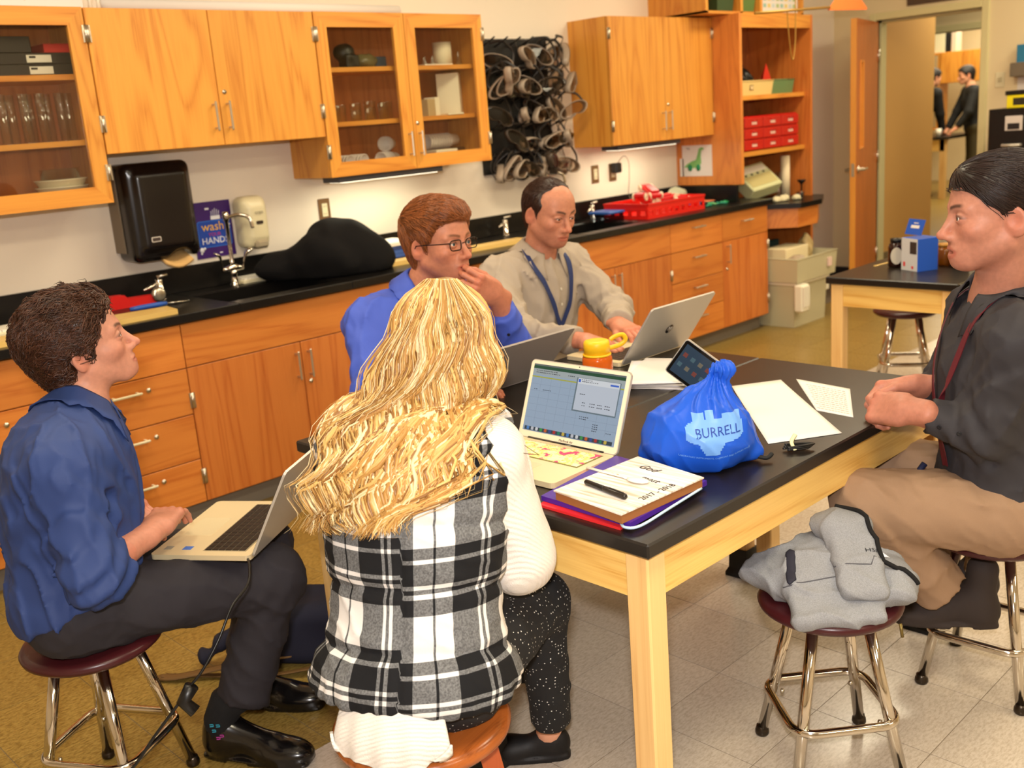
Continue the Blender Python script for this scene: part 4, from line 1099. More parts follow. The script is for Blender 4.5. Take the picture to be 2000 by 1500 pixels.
    def ribbon(s, name, pts, width, m, off=0.004, n=8, snapfn=None, label=None):
        """flat strap laid on the shirt"""
        P = np.array([tuple(v) for v in bez([Vector(q) for q in pts], n)]); fn = snapfn or s.shirt_fn
        P, g = snap(fn, P, off)
        for _ in range(6): P[1:-1] = 0.5 * P[1:-1] + 0.25 * (P[:-2] + P[2:]); g[1:-1] = 0.5 * g[1:-1] + 0.25 * (g[:-2] + g[2:])
        P = P + g * np.maximum(off * 0.5 - fn(P), 0)[:, None]; g /= np.linalg.norm(g, axis=1)[:, None]
        for _ in range(4): P[1:-1] = 0.5 * P[1:-1] + 0.25 * (P[:-2] + P[2:])
        T = np.gradient(P, axis=0); T /= np.linalg.norm(T, axis=1)[:, None] + 1e-9; W_ = np.cross(T, g); W_ /= np.linalg.norm(W_, axis=1)[:, None] + 1e-9
        V = []; F = []
        for i in range(len(P)):
            for (a, b_) in ((-1, 0), (1, 0), (1, 1), (-1, 1)): V.append(P[i] + W_[i] * a * width / 2 + g[i] * b_ * 0.0018)
        for i in range(len(P) - 1):
            for q in range(4): F.append((i * 4 + q, (i + 1) * 4 + q, (i + 1) * 4 + (q + 1) % 4, i * 4 + (q + 1) % 4))
        F += [(0, 1, 2, 3), tuple((len(P) - 1) * 4 + q for q in (3, 2, 1, 0))]
        o = MB().add(V, F, 0, False).build(name, m, s.root, label=label); fix_normals(o.data); return o
    def button(s, P_, m, r=0.0055):
        P, g = snap(s.shirt_fn, _a([P_]), 0.002)
        Mx = Vector(g[0]).to_track_quat('Z', 'Y').to_matrix().to_4x4(); Mx.translation = Vector(P[0])
        MB().lathe([(0, 0.0008), (r * 0.6, 0.0008), (r, 0.0016), (r, 0), (0, 0)], n=12, M=Mx).build('button', m, s.root)
    def hair(s, poly, thick, col, flow, n=2200, ln=(0.03, 0.05), wave=0.004, wl=0.02, lift=0.004, r=0.0011, noise_=0.004, nscale=80, res=0.0035, extra=None, seed=1, front=None, colvar=0.35, taper=0.035):
        rng = np.random.default_rng(seed)
        def fn(Q):
            pm = poly_sdf(Q[:, [0, 2]], poly); th = thick(Q) * (0.30 + 0.70 * np.clip(-pm / taper, 0, 1) ** 0.7); d = skull(Q) - th
            if extra is not None: d = smin(d, extra(Q), 0.02)
            if front is not None: pm = np.maximum(pm, front(Q))
            d = smax(d, pm, 0.012)
            return d + noise_ * (np.abs(nz(Q, nscale, seed)) - 0.4)
        V, Qd = surface(fn, (-0.20, -0.14, -0.16), (0.15, 0.14, 0.18), res, 1.6)
        V = relax(V, Qd, 1, 0.3)
        d0 = fn(V); e = 1e-3; g = np.stack([fn(V + _a(v) * e) - d0 for v in ((1, 0, 0), (0, 1, 0), (0, 0, 1))], 1); g /= np.linalg.norm(g, axis=1)[:, None] + 1e-9
        ok = np.where((skull(V) > 0.002))[0]
        idx = rng.choice(ok, min(n, len(ok)), replace=n > len(ok)); P = V[idx]; G = g[idx]
        K = 7; L = rng.uniform(ln[0], ln[1], len(P)); paths = [P + G * 0.0005]; ph = rng.uniform(0, 6.28, len(P)); cur = P.copy(); Nn = G.copy()
        D = flow(P); D = D - Nn * (D * Nn).sum(1)[:, None]; D /= np.linalg.norm(D, axis=1)[:, None] + 1e-9; D0 = D + rng.normal(0, 0.16, D.shape)
        for k in range(1, K):
            step = L / (K - 1); cur = cur + D0 * step[:, None]
            dd = fn(cur); e_ = np.stack([fn(cur + _a(v) * e) - dd for v in ((1, 0, 0), (0, 1, 0), (0, 0, 1))], 1); e_ /= np.linalg.norm(e_, axis=1)[:, None] + 1e-9
            cur = cur - e_ * (dd - lift * k / K)[:, None] * 0.9
            side = np.cross(D0, e_); paths.append(cur + side * (wave * np.sin(ph + k / (K - 1) * L / wl * 6.28))[:, None])
        paths = np.stack(paths, 1); rad = r * np.array([0.8, 1, 1, 0.95, 0.8, 0.55, 0.15])[None, :] * rng.uniform(0.7, 1.25, len(P))[:, None]
        Vs, Qs = tubes_np(paths, rad, 4)
        col = _a(col); tone = rng.uniform(1 - colvar, 1 + colvar, len(P)); c1 = np.repeat(col[None] * tone[:, None], K * 4, 0)
        c0 = np.tile(col * 0.75, (len(V), 1)) * (0.85 + 0.3 * nz(V, 160, 2))[:, None]
        C_ = np.concatenate([c0, c1]); me = sdf_mesh('hair', [(s.hw(V), Qd), (s.hw(Vs), Qs)], HAIR, s.base, lambda _: np.clip(C_, 0.002, 1))
        return link('hair', me, s.root)
def shoe_sdf(P, heel, toe, up=(0, 0, 1), w_=0.047, boot=0.0, flat=False):
    """P world; heel/toe on the ground"""
    heel = _a(heel); toe = _a(toe); x = unit(toe - heel); L = np.linalg.norm(toe - heel); z = _a(up); z = unit(z - x * (x @ z)); y = np.cross(z, x)
    q = np.stack([(P - heel) @ x, (P - heel) @ y, (P - heel) @ z], 1)
    d = s_ell(q, (0.72 * L, 0, 0.026), (0.30 * L, w_, 0.036)); d = smin(d, s_ell(q, (0.22 * L, 0, 0.040), (0.22 * L, w_ * 0.78, 0.050)), 0.05)
    if not flat:
        d = smin(d, s_cap(q, (0.20 * L, 0, 0.05), (0.17 * L, 0, 0.09 + boot), 0.038, 0.040), 0.04); d = smin(d, s_cap(q, (0.25 * L, 0, 0.08), (0.62 * L, 0, 0.045), 0.032, 0.028), 0.03)
    sole = s_rbox(q, (0.5 * L, 0, 0.006), (0.5 * L, w_ * 0.98, 0.009), 0.008); out = ((q[:, 0] - 0.5 * L) / (0.505 * L)) ** 2 + (q[:, 1] / (w_ * (0.86 + 0.16 * np.clip((q[:, 0] / L - 0.3) * 2, 0, 1)))) ** 4 - 1
    sole = smax(sole, out * 0.03, 0.004)
    d = smin(d, sole, 0.006); d = smax(d, -q[:, 2], 0.002)
    if not flat: d = smax(d, -s_rbox(q, (0.36 * L, 0, 0), (0.10 * L, 0.06, 0.008), 0.003), 0.003)
    return d
# ================================================================== THE PEOPLE
def lin(r, g, b): return _a(srgb(r, g, b)[:3])
BTN = mat('button_dark', (24, 24, 30), 0.4); BTNL = mat('button_light', (214, 206, 190), 0.4)
# ------------------------------------------------ man in navy shirt, left
f = unit((0.85, -0.52, 0)); l = unit((0.52, 0.85, 0))
A = Person('man in navy blue shirt and charcoal trousers with a laptop on his lap',
    dict(P=(0.79, 2.385, 0.545), C=(0.82, 2.395, 0.815), N=(0.885, 2.424, 0.945), H=(0.9325, 2.4586, 1.1214), hf=(0.897, -0.359, 0.259), hu=(-0.2, 0.05, 1),
         SL=(0.945, 2.565, 0.898), SR=(0.755, 2.245, 0.898), ER=(0.748, 2.150, 0.680), EL=(0.99, 2.64, 0.72), WR=(0.960, 2.290, 0.682), WL=(0.915, 2.460, 0.725),
         HL=(0.845, 2.465, 0.535), HR=(0.760, 2.325, 0.535), KL=(1.29, 2.39, 0.492), KR=(1.215, 2.215, 0.480), AL=(1.235, 2.475, 0.10), AR=(1.085, 2.285, 0.105)),
    dict(face=f, hs=1.0, stubble=0.0, brow=lin(70, 42, 28), skin=lin(190, 132, 108), chin=1.04, nose=1.0, open=0.85, bulk=1.10,
         handL=((0.62, -0.74, -0.20), (0.15, -0.1, 1)), curlL=((0.35, 0.5, 0.3), (0.4, 0.55, 0.3), (0.5, 0.6, 0.35), (0.55, 0.65, 0.4)), thumbL=(0.5, 0.5, 0.2, 0.1),
         handR=((0.72, 0.66, 0.06), (-0.15, -0.2, 0.95)), curlR=((0.35, 0.55, 0.35),) * 4, thumbR=(0.35, 0.4, 0.3, 0.3), bareR=0.95, bareL=0.5))
A.body(); A.eyes((70, 56, 40), (0, 0.1))
NAVY = fabric('navy_cotton', (44, 62, 112), 0.62, 1200, 0.2)
hem = lambda P: -((P - A.J['P']) @ unit((-0.30, 0.18, 1.0))) + 0.012
A.shirt(NAVY, cuffL=0.75, cuffR=0.26, hem=hem, ease=0.020, rs=(0.066, 0.062, 0.064, 0.060), seed=0.4, fold=1.25)
A.collar(NAVY, r=0.074, h=0.044, drop=0.060, gap=0.5)
A.trousers(fabric('charcoal_wool', (44, 41, 46), 0.8, 1500, 0.15), cuff=0.86, r=(0.095, 0.076, 0.068, 0.070), fold=1.0)
A.button(A.J['N'] + f * 0.115 - _a((0, 0, 0.075)), BTN)
SHOE = mat('black_leather', (14, 12, 12), 0.22, coat=0.4)
for (h_, t_) in (((1.025, 2.365, 0.0), (1.185, 2.10, 0.0)), ((1.19, 2.545, 0), (1.365, 2.30, 0.0))):
    lo = np.minimum(h_, t_) - 0.08; hi = np.maximum(h_, t_) + _a((0.08, 0.08, 0.18)); lo[2] = 0
    A.part('shoe', lambda P: shoe_sdf(P, h_, t_, w_=0.050), lo, hi, 0.0045, SHOE)
# patterned socks
SOCK = mat('black_sock', (14, 13, 15), 0.9, bump=0.3, bscale=700)
for sd, (h_, t_) in (('R', ((1.025, 2.365, 0), (1.185, 2.10, 0))), ('L', ((1.19, 2.545, 0), (1.365, 2.30, 0)))):
    q = _a(h_) * 0.8 + _a(t_) * 0.2; K_ = A.J['K' + sd]
    so = MB().tube([q + _a((0, 0, 0.06)), q + _a((0, 0, 0.11)), q * 0.5 + A.J['A' + sd] * 0.5 + _a((0, 0, 0.10)), A.J['A' + sd] + (K_ - A.J['A' + sd]) * 0.2], [0.047, 0.046, 0.047, 0.048], 16).build('sock', SOCK, A.root)
    if sd == 'R':
        TEAL = mat('sock_teal', (52, 150, 176), 0.9); PINK = mat('sock_pink', (178, 60, 150), 0.9)
        cr = unit(CAM_R @ _a((1, 0, 0))); cf = unit(CAM_R @ _a((0, 0, 1))); cf = unit(cf * _a((1, 1, 0)))
        base = q + _a((0, 0, 0.098)) - cf * 0.0485
        for (dx, dz, m_) in ((-0.012, 0.020, TEAL), (0.004, 0.018, TEAL), (-0.008, 0.004, TEAL), (0.010, -0.012, PINK), (0.0, -0.018, PINK)):
            for k in range(2):
                B_ = MB().box((-0.005, -0.0012, -0.0035 + 0.0), (0.005, 0.0012, -0.0020)).box((-0.005, -0.0012, 0.0020), (0.005, 0.0012, 0.0035)).box((-0.005 + k * 0.0085, -0.0012, -0.0035), (-0.0035 + k * 0.0085, 0.0012, 0.0035))
            o_ = base + cr * _a((1, 1, 0)) * dx + _a((0, 0, dz)); B_.xf(MX(o_, cr * _a((1, 1, 0)), cf)); B_.build('sock_pattern', m_, so, kind='stuff')
POLYA = [(0.115, 0.070), (0.080, 0.070), (0.058, 0.046), (0.040, 0.020), (0.024, 0.004), (0.022, -0.024), (0.012, -0.024), (0.004, 0.000), (-0.014, 0.012), (-0.030, -0.004), (-0.036, -0.050), (-0.055, -0.088), (-0.2, -0.088), (-0.2, 0.25), (0.115, 0.25)]
fl = lambda Q: np.stack([-np.ones(len(Q)), 0.35 * np.sign(Q[:, 1] + 0.02), -0.15 - 6 * np.clip(-Q[:, 0] - 0.02, 0, 0.1)], 1)
A.hair(POLYA, lambda Q: 0.013 + 0.013 * np.clip((Q[:, 2] + 0.02) / 0.1, 0, 1) + 0.006 * np.clip(-Q[:, 0] / 0.1, 0, 1), lin(66, 38, 24), fl, n=3400, ln=(0.04, 0.085), wave=0.006, wl=0.040, lift=0.010, r=0.0014, noise_=0.013, nscale=62, seed=11, colvar=0.6)

# ------------------------------------------------ man in blue shirt with glasses
f = unit((0.08, -1, 0))
Bm = Person('man in blue shirt with glasses and red lanyard, hand at his mouth',
    dict(P=(2.03, 2.735, 0.545), C=(2.08, 2.665, 0.86), N=(2.105, 2.625, 1.022), H=(2.1315, 2.5255, 1.206), hf=(0.086, -0.996, 0.02), hu=(0.011, 0.021, 1),
         SR=(1.905, 2.655, 0.968), SL=(2.285, 2.625, 0.968), ER=(1.80, 2.515, 0.775), EL=(2.36, 2.44, 0.802), WR=(1.985, 2.32, 0.80), WL=(2.215, 2.375, 1.035),
         HR=(1.94, 2.72, 0.535), HL=(2.12, 2.70, 0.535), KR=(1.93, 2.26, 0.50), KL=(2.17, 2.25, 0.50), AR=(1.92, 2.36, 0.09), AL=(2.2, 2.35, 0.09)),
    dict(face=f, hs=1.08, stubble=0.45, brow=lin(110, 66, 40), skin=lin(192, 126, 98), jaw=1.05, bulk=1.1,
         handL=((-0.86, -0.05, 0.45), (-0.25, -0.95, -0.2)), curlL=((0.7, 1.0, 0.6), (0.8, 1.1, 0.6), (0.95, 1.2, 0.7), (1.1, 1.3, 0.7)), thumbL=(0.5, 0.9, 0.4, 0.3),
         handR=((0.3, -0.95, -0.1), (0, 0, 1)), bareL=0.3, bareR=0.2))
Bm.body(hres=0.0026, hand_res=0.0026); Bm.eyes((64, 84, 96), (0.05, 0.05))
BLUE = fabric('blue_cotton', (70, 92, 190), 0.6, 1200, 0.2)
Bm.shirt(BLUE, cuffL=0.72, cuffR=0.85, ease=0.018, seed=2.2, res=0.007, fold=1.2, rs=(0.070, 0.062, 0.056, 0.050))
Bm.collar(BLUE, r=0.078, h=0.042, drop=0.05, gap=0.55)
Bm.trousers(fabric('dark_slacks', (38, 36, 42), 0.8), res=0.011, fold=0)
RED = mat('red_lanyard', (206, 36, 26), 0.6)
N_ = Bm.J['N']; up_ = _a((0, 0, 1)); rt = -np.cross(up_, f)
Bm.ribbon('lanyard', [N_ + f * -0.075 + up_ * 0.035, N_ + rt * 0.060 - f * 0.03 + up_ * 0.03, N_ + rt * 0.082 + f * 0.03, N_ + rt * 0.060 + f * 0.10 - up_ * 0.07, N_ + rt * 0.030 + f * 0.15 - up_ * 0.20, N_ + f * 0.15 - up_ * 0.30], 0.020, RED, off=0.010)
Bm.ribbon('lanyard', [N_ + f * -0.075 + up_ * 0.035, N_ - rt * 0.060 - f * 0.03 + up_ * 0.03, N_ - rt * 0.082 + f * 0.03, N_ - rt * 0.060 + f * 0.10 - up_ * 0.07, N_ - rt * 0.030 + f * 0.15 - up_ * 0.20, N_ + f * 0.15 - up_ * 0.30], 0.020, RED, off=0.010)
Bm.button(Bm.J['EL'] * 0.62 + Bm.J['WL'] * 0.38 + _a((-0.06, -0.06, 0)), BTN)
# glasses
gm = mat('glasses_frame', (28, 19, 15), 0.3, 0.6); mb = MB(); lens = MB()
for s_ in (1, -1):
    ring = [Bm.hw((0.105 - 0.006 * abs(x) / 0.024, s_ * (0.0335) + x, -0.004 + z)) for (x, z) in rrect(0.046, 0.029, 0.010, 4)]
    mb.tube(ring, 0.0018, 6, closed=True)
    mb.tube([Bm.hw((0.100, s_ * 0.057, 0.004)), Bm.hw((0.085, s_ * 0.075, 0.004)), Bm.hw((0.02, s_ * 0.084, 0.002)), Bm.hw((-0.012, s_ * 0.084, 0.000)), Bm.hw((-0.028, s_ * 0.082, -0.018))], 0.0017, 6)
    lens.add(ring, [tuple(range(len(ring)))])
mb.tube([Bm.hw((0.1045, -0.011, 0.0)), Bm.hw((0.108, 0, 0.003)), Bm.hw((0.1045, 0.011, 0.0))], 0.0014, 6)
g_ = mb.build('glasses', gm, Bm.root); lens.build('lens', glass('lens_glass', (255, 254, 250), 0, 0.35), g_, kind='stuff')
POLYB = [(0.115, 0.068), (0.078, 0.064), (0.062, 0.050), (0.046, 0.030), (0.034, 0.010), (0.022, 0.0), (0.018, -0.028), (0.008, -0.026), (0.004, 0.006), (-0.012, 0.018), (-0.030, 0.006), (-0.034, -0.040), (-0.048, -0.078), (-0.2, -0.090), (-0.2, 0.25), (0.115, 0.25)]
flb = lambda Q: np.stack([0.75 * np.clip((Q[:, 2] - 0.02) / 0.05, -0.4, 1), 0.25 - 2.0 * Q[:, 1], -0.9 * np.ones(len(Q)) * np.clip(1.2 - Q[:, 2] / 0.11, 0.15, 1.2)], 1)
Bm.hair(POLYB, lambda Q: 0.012 + 0.012 * np.clip((Q[:, 2] + 0.02) / 0.1, 0, 1) + 0.006 * np.clip(Q[:, 0] / 0.08, 0, 1), lin(134, 76, 38), flb, colvar=0.5, n=3000, ln=(0.03, 0.055), wave=0.0012, wl=0.05, lift=0.004, r=0.0011, noise_=0.004, nscale=60, seed=5, res=0.004)

# ------------------------------------------------ balding man in grey shirt
f = unit((-0.06, -1, 0))
C = Person('balding man in light grey shirt with dark blue lanyard typing on a laptop',
    dict(P=(2.83, 2.88, 0.545), C=(2.84, 2.83, 0.87), N=(2.845, 2.785, 1.035), H=(2.8471, 2.7115, 1.2204), hf=(-0.097, -0.968, -0.230), hu=(0.021, -0.233, 0.972),
         SR=(2.645, 2.825, 0.985), SL=(3.035, 2.795, 0.985), ER=(2.525, 2.605, 0.815), EL=(3.06, 2.59, 0.815), WR=(2.600, 2.345, 0.805), WL=(2.835, 2.385, 0.812),
         HR=(2.74, 2.87, 0.535), HL=(2.92, 2.86, 0.535), KR=(2.74, 2.47, 0.50), KL=(2.95, 2.46, 0.50), AR=(2.75, 2.56, 0.09), AL=(2.96, 2.55, 0.09)),
    dict(face=f, hs=1.05, stubble=0.5, brow=lin(56, 36, 28), skin=lin(194, 130, 102), open=0.6, eye=-0.001, scalp=lin(150, 96, 70), jaw=1.04, bulk=1.14,
         handR=((0.12, -0.98, -0.12), (0, -0.1, 1)), handL=((-0.30, -0.94, -0.10), (0, -0.1, 1)), curlR=(TYPE,) * 4, curlL=(TYPE,) * 4, bareL=0.2, bareR=0.2))
C.body(hres=0.0026, hand_res=0.0026); C.eyes((50, 40, 30), (0, -0.25))
GREY = fabric('grey_cotton', (166, 152, 136), 0.75, 1200, 0.2)
C.shirt(GREY, cuffL=0.90, cuffR=0.88, ease=0.020, seed=6.6, res=0.007, fold=1.35, rs=(0.072, 0.066, 0.060, 0.046))
C.collar(GREY, r=0.078, h=0.042, drop=0.055, gap=0.5)
C.trousers(MATS['dark_slacks'], res=0.011, fold=0)
LAN = mat('navy_lanyard', (28, 44, 92), 0.6); N_ = C.J['N']; rt = -np.cross(up_, f)
for s_ in (1, -1):
    C.ribbon('lanyard', [N_ + f * -0.075 + up_ * 0.03, N_ + s_ * rt * 0.068 - f * 0.03 + up_ * 0.03, N_ + s_ * rt * 0.088 + f * 0.04 - up_ * 0.01, N_ + s_ * rt * 0.070 + f * 0.11 - up_ * 0.08, N_ + s_ * rt * 0.036 + f * 0.15 - up_ * 0.20, N_ + s_ * rt * 0.008 + f * 0.15 - up_ * 0.295], 0.020, LAN, off=0.010)
for z in (0.09, 0.175, 0.26): C.button(N_ + f * 0.16 - up_ * z - rt * 0.004, BTNL, 0.0058)
P_, g_ = snap(C.shirt_fn, _a([N_ + f * 0.16 - up_ * 0.305, N_ + f * 0.16 - up_ * 0.335, N_ + f * 0.16 - up_ * 0.36]), 0.012)
MB().tube(P_, [0.010, 0.011, 0.008], 8).build('lanyard_clip', BLACKP, C.root)
POLYC = [(0.052, 0.130), (0.046, 0.092), (0.026, 0.072), (0.030, 0.050), (0.042, 0.038), (0.030, 0.010), (0.020, 0.0), (0.016, -0.022), (0.008, -0.022), (0.004, 0.006), (-0.012, 0.018), (-0.030, 0.006), (-0.034, -0.040), (-0.048, -0.070), (-0.2, -0.080), (-0.2, 0.2), (0.052, 0.2)]
flc = lambda Q: np.stack([np.where(Q[:, 2] > 0.08, -1.0, 0.0) - 0.3 - 3 * np.clip(Q[:, 0], -0.1, 0.0), 0 * Q[:, 0], -0.9 * np.ones(len(Q))], 1)
C.hair(POLYC, lambda Q: 0.0085 - 0.004 * np.clip((Q[:, 2] - 0.06) / 0.04, 0, 1), lin(58, 36, 27), flc, n=2200, ln=(0.012, 0.024), wave=0.0006, wl=0.05, lift=0.002, r=0.0009, noise_=0.002, nscale=90, seed=8, res=0.004)
# ------------------------------------------------ ponytailed man, right
f = unit((-0.62, 0.78, 0))
E = Person('ponytailed man in charcoal shirt and khaki trousers with clasped hands',
    dict(P=(2.58, 0.945, 0.545), C=(2.545, 0.935, 0.87), N=(2.515, 0.925, 1.055), H=(2.4595, 0.919, 1.2735), hf=(-0.60, 0.79, 0.0), hu=(0.03, 0.03, 1),
         SL=(2.375, 0.822, 0.995), SR=(2.655, 1.030, 1.0), EL=(2.385, 0.900, 0.770), ER=(2.62, 1.10, 0.775), WL=(2.335, 1.070, 0.812), WR=(2.49, 1.110, 0.832),
         HL=(2.505, 0.885, 0.530), HR=(2.655, 1.0, 0.530), KL=(2.305, 1.155, 0.560), KR=(2.60, 1.34, 0.545), AL=(2.535, 1.025, 0.235), AR=(2.68, 1.075, 0.235)),
    dict(face=f, hs=1.09, stubble=0.35, brow=lin(58, 38, 30), skin=lin(182, 124, 102), mouth=0.006, nose=0.99, chin=1.03, bulk=1.06, hsc=1.05,
         handL=((0.20, 0.97, -0.12), (-0.75, -0.05, 0.66)), curlL=((1.15, 1.3, 0.8), (1.2, 1.3, 0.8), (1.25, 1.35, 0.8), (1.3, 1.4, 0.8)), thumbL=(0.25, 0.25, 0.3, 0.3),
         handR=((-0.52, 0.84, -0.14), (0.45, 0.45, 0.76)), curlR=((0.8, 1.0, 0.6), (0.9, 1.1, 0.7), (1.0, 1.1, 0.7), (1.1, 1.1, 0.7)), thumbR=(0.45, 0.5, 0.4, 0.4), bareL=0.35, bareR=0.35))
E.body(); E.eyes((58, 44, 34), (0, 0))
CHAR = fabric('charcoal_cotton', (54, 52, 56), 0.7, 1200, 0.2)
hemE = lambda P: -((P - E.J['P']) @ unit((0, 0, 1.0))) - 0.02
E.shirt(CHAR, cuffL=0.70, cuffR=0.78, hem=hemE, ease=0.016, seed=9.1, fold=0.9, rs=(0.066, 0.058, 0.052, 0.040))
E.collar(CHAR, r=0.080, h=0.044, drop=0.055, gap=0.5)
KHAKI = fabric('khaki_cotton', (156, 126, 100), 0.8, 1300, 0.15)
E.trousers(KHAKI, cuff=0.86, r=(0.104, 0.086, 0.074, 0.066), fold=1.1, seed=12.0)
for (a, b_) in ((0.36, 0), (0.62, 0.004)):
    p0 = E.J['EL'] * a + E.J['WL'] * (1 - a) + _a((-0.05, -0.03, -0.01)); E.button(p0, BTN)
MAR = mat('maroon_lanyard', (92, 20, 32), 0.6); N_ = E.J['N']; lf = np.cross(up_, f)
for s_ in (1, -1):
    E.ribbon('lanyard', [N_ + f * -0.07 + up_ * 0.03, N_ + s_ * lf * 0.066 - f * 0.03 + up_ * 0.03, N_ + s_ * lf * 0.086 + f * 0.04 - up_ * 0.015, N_ + s_ * lf * 0.066 + f * 0.11 - up_ * 0.10, N_ + s_ * lf * 0.03 + f * 0.15 - up_ * 0.25, N_ + f * 0.15 - up_ * 0.40], 0.018, MAR, off=0.009)
MB().tube([N_ + f * 0.165 - up_ * 0.40, N_ + f * 0.20 - up_ * 0.45, N_ + f * 0.215 - up_ * 0.50], [0.008, 0.007, 0.004], 6).build('lanyard_strap', mat('dark_blue_strap', (20, 26, 60), 0.6), E.root)
BOOTM = mat('suede_boot', (52, 42, 38), 0.8)
for (h_, t_) in (((2.60, 0.925, 0.167), (2.47, 1.155, 0.167)), ((2.75, 0.985, 0.167), (2.63, 1.215, 0.167))):
    lo = np.minimum(h_, t_) - 0.08; hi = np.maximum(h_, t_) + _a((0.08, 0.08, 0.24)); lo[2] = h_[2]
    E.part('boot', lambda P: shoe_sdf(P, h_, t_, w_=0.048, boot=0.07), lo, hi, 0.005, BOOTM)
POLYE = [(0.115, 0.062), (0.080, 0.060), (0.062, 0.046), (0.040, 0.020), (0.022, 0.010), (0.012, -0.004), (0.004, 0.006), (-0.012, 0.014), (-0.034, -0.002), (-0.046, -0.030), (-0.07, -0.060), (-0.2, -0.060), (-0.2, 0.25), (0.115, 0.25)]
fle = lambda Q: np.stack([-np.ones(len(Q)), -2.0 * Q[:, 1], -0.5 + 0 * Q[:, 0] - 3 * (Q[:, 2] - 0.03)], 1)
E.hair(POLYE, lambda Q: 0.009 + 0.008 * np.clip((Q[:, 2] + 0.0) / 0.1, 0, 1), lin(38, 24, 20), fle, n=2200, ln=(0.06, 0.10), wave=0.0004, wl=0.05, lift=0.0015, r=0.0009, noise_=0.0015, nscale=70, seed=21)
pt = [E.hw(v) for v in ((-0.112, 0, 0.0), (-0.145, 0, 0.0), (-0.165, 0, -0.04), (-0.165, 0, -0.12), (-0.155, 0, -0.20), (-0.15, 0, -0.27))]
ph = bez([Vector(v) for v in pt], 5)
mb = MB().tube(ph, [0.016, 0.020, 0.022] + [0.024] * 12 + [0.022 - 0.0016 * i for i in range(len(ph) - 15)], 14)
o = mb.build('ponytail', hair_mat('ponytail_hair'), E.root); at = o.data.attributes.new('col', 'FLOAT_COLOR', 'POINT'); at.data.foreach_set('color', np.tile(_a((*lin(36, 23, 19), 1)), (len(o.data.vertices), 1)).astype(np.float32).ravel())
# ------------------------------------------------ blonde woman in plaid vest, seen from behind
f = unit((0.88, 0.47, 0)); l = np.cross((0, 0, 1.0), f)
D = Person('blonde woman in black and white plaid vest and white sweater, seen from behind',
    dict(P=(1.085, 1.475, 0.545), C=(1.165, 1.525, 0.86), N=(1.240, 1.545, 0.985), H=(1.314, 1.562, 1.140), hf=(0.93, -0.33, -0.10), hu=(0.1, 0, 1),
         SR=(1.275, 1.412, 0.942), SL=(1.130, 1.69, 0.955), ER=(1.332, 1.418, 0.700), EL=(1.30, 1.80, 0.74), WR=(1.380, 1.502, 0.930), WL=(1.50, 1.76, 0.795),
         HR=(1.13, 1.40, 0.525), HL=(1.06, 1.55, 0.525), KR=(1.475, 1.515, 0.515), KL=(1.43, 1.72, 0.50), AR=(1.545, 1.575, 0.095), AL=(1.72, 1.79, 0.17)),
    dict(face=f, hs=0.99, brow=lin(120, 84, 48), skin=lin(196, 136, 114), bulk=0.98, handR=((-0.02, 0.34, 0.94), (0.72, -0.66, 0.2)), curlR=((0.7, 1.0, 0.6), (0.75, 1.0, 0.6), (0.8, 1.0, 0.6), (0.9, 1.1, 0.6)), thumbR=(0.5, 0.6, 0.3, 0.2),
         handL=((0.9, 0.2, -0.1), (0, 0, 1)), bareR=0.3, bareL=0.2, hsc=0.92))
D.body(hres=0.0028, hand_res=0.0024); D.eyes((70, 84, 90))
# cable-knit sweater
def knit(name, rgb):
    m, nt, b = _new(name); N = nt.nodes; L = nt.links; tc = N.new('ShaderNodeTexCoord')
    w1 = N.new('ShaderNodeTexWave'); w1.inputs['Scale'].default_value = 58; w1.inputs['Distortion'].default_value = 1.5; w1.bands_direction = 'DIAGONAL'; L.new(tc.outputs['Object'], w1.inputs['Vector'])
    n = N.new('ShaderNodeTexNoise'); n.inputs['Scale'].default_value = 420; L.new(tc.outputs['Object'], n.inputs['Vector'])
    ad = N.new('ShaderNodeMath'); L.new(w1.outputs['Fac'], ad.inputs[0]); L.new(n.outputs['Fac'], ad.inputs[1])
    bp = N.new('ShaderNodeBump'); bp.inputs['Strength'].default_value = 0.55; bp.inputs['Distance'].default_value = 0.002; L.new(ad.outputs[0], bp.inputs['Height']); L.new(bp.outputs['Normal'], b.inputs['Normal'])
    b.inputs['Base Color'].default_value = srgb(*rgb); b.inputs['Roughness'].default_value = 0.95; b.inputs['Sheen Weight'].default_value = 0.15
    return m
KNIT = knit('white_knit', (222, 214, 204))
def sweat(P):
    d = s.torso(P, 0.006) if False else D.torso(P, 0.004)
    for sd in 'LR':
        E_, W_ = D.J['E' + sd], D.J['W' + sd]; ax = unit(W_ - E_); a = D.arm(P, sd, (0.062, 0.072, 0.066, 0.050)); pl = (P - W_) @ ax
        rr = np.linalg.norm(P - W_ - np.outer(pl, ax), axis=1); d = smin(d, smax(a, np.where(rr < 0.12, pl - 0.005, -1.0), 0.006), 0.035)
    return d - 0.0035 * nz(P, 30, 1.5) - 0.0018 * nz(P, 70, 4.0)
D.shirt_fn = sweat
pts = np.array([D.J[k] for k in ('P', 'C', 'N', 'SL', 'SR', 'EL', 'ER', 'WL', 'WR')])
D.part('sweater', sweat, pts.min(0) - 0.18, pts.max(0) + 0.14, 0.006, KNIT)
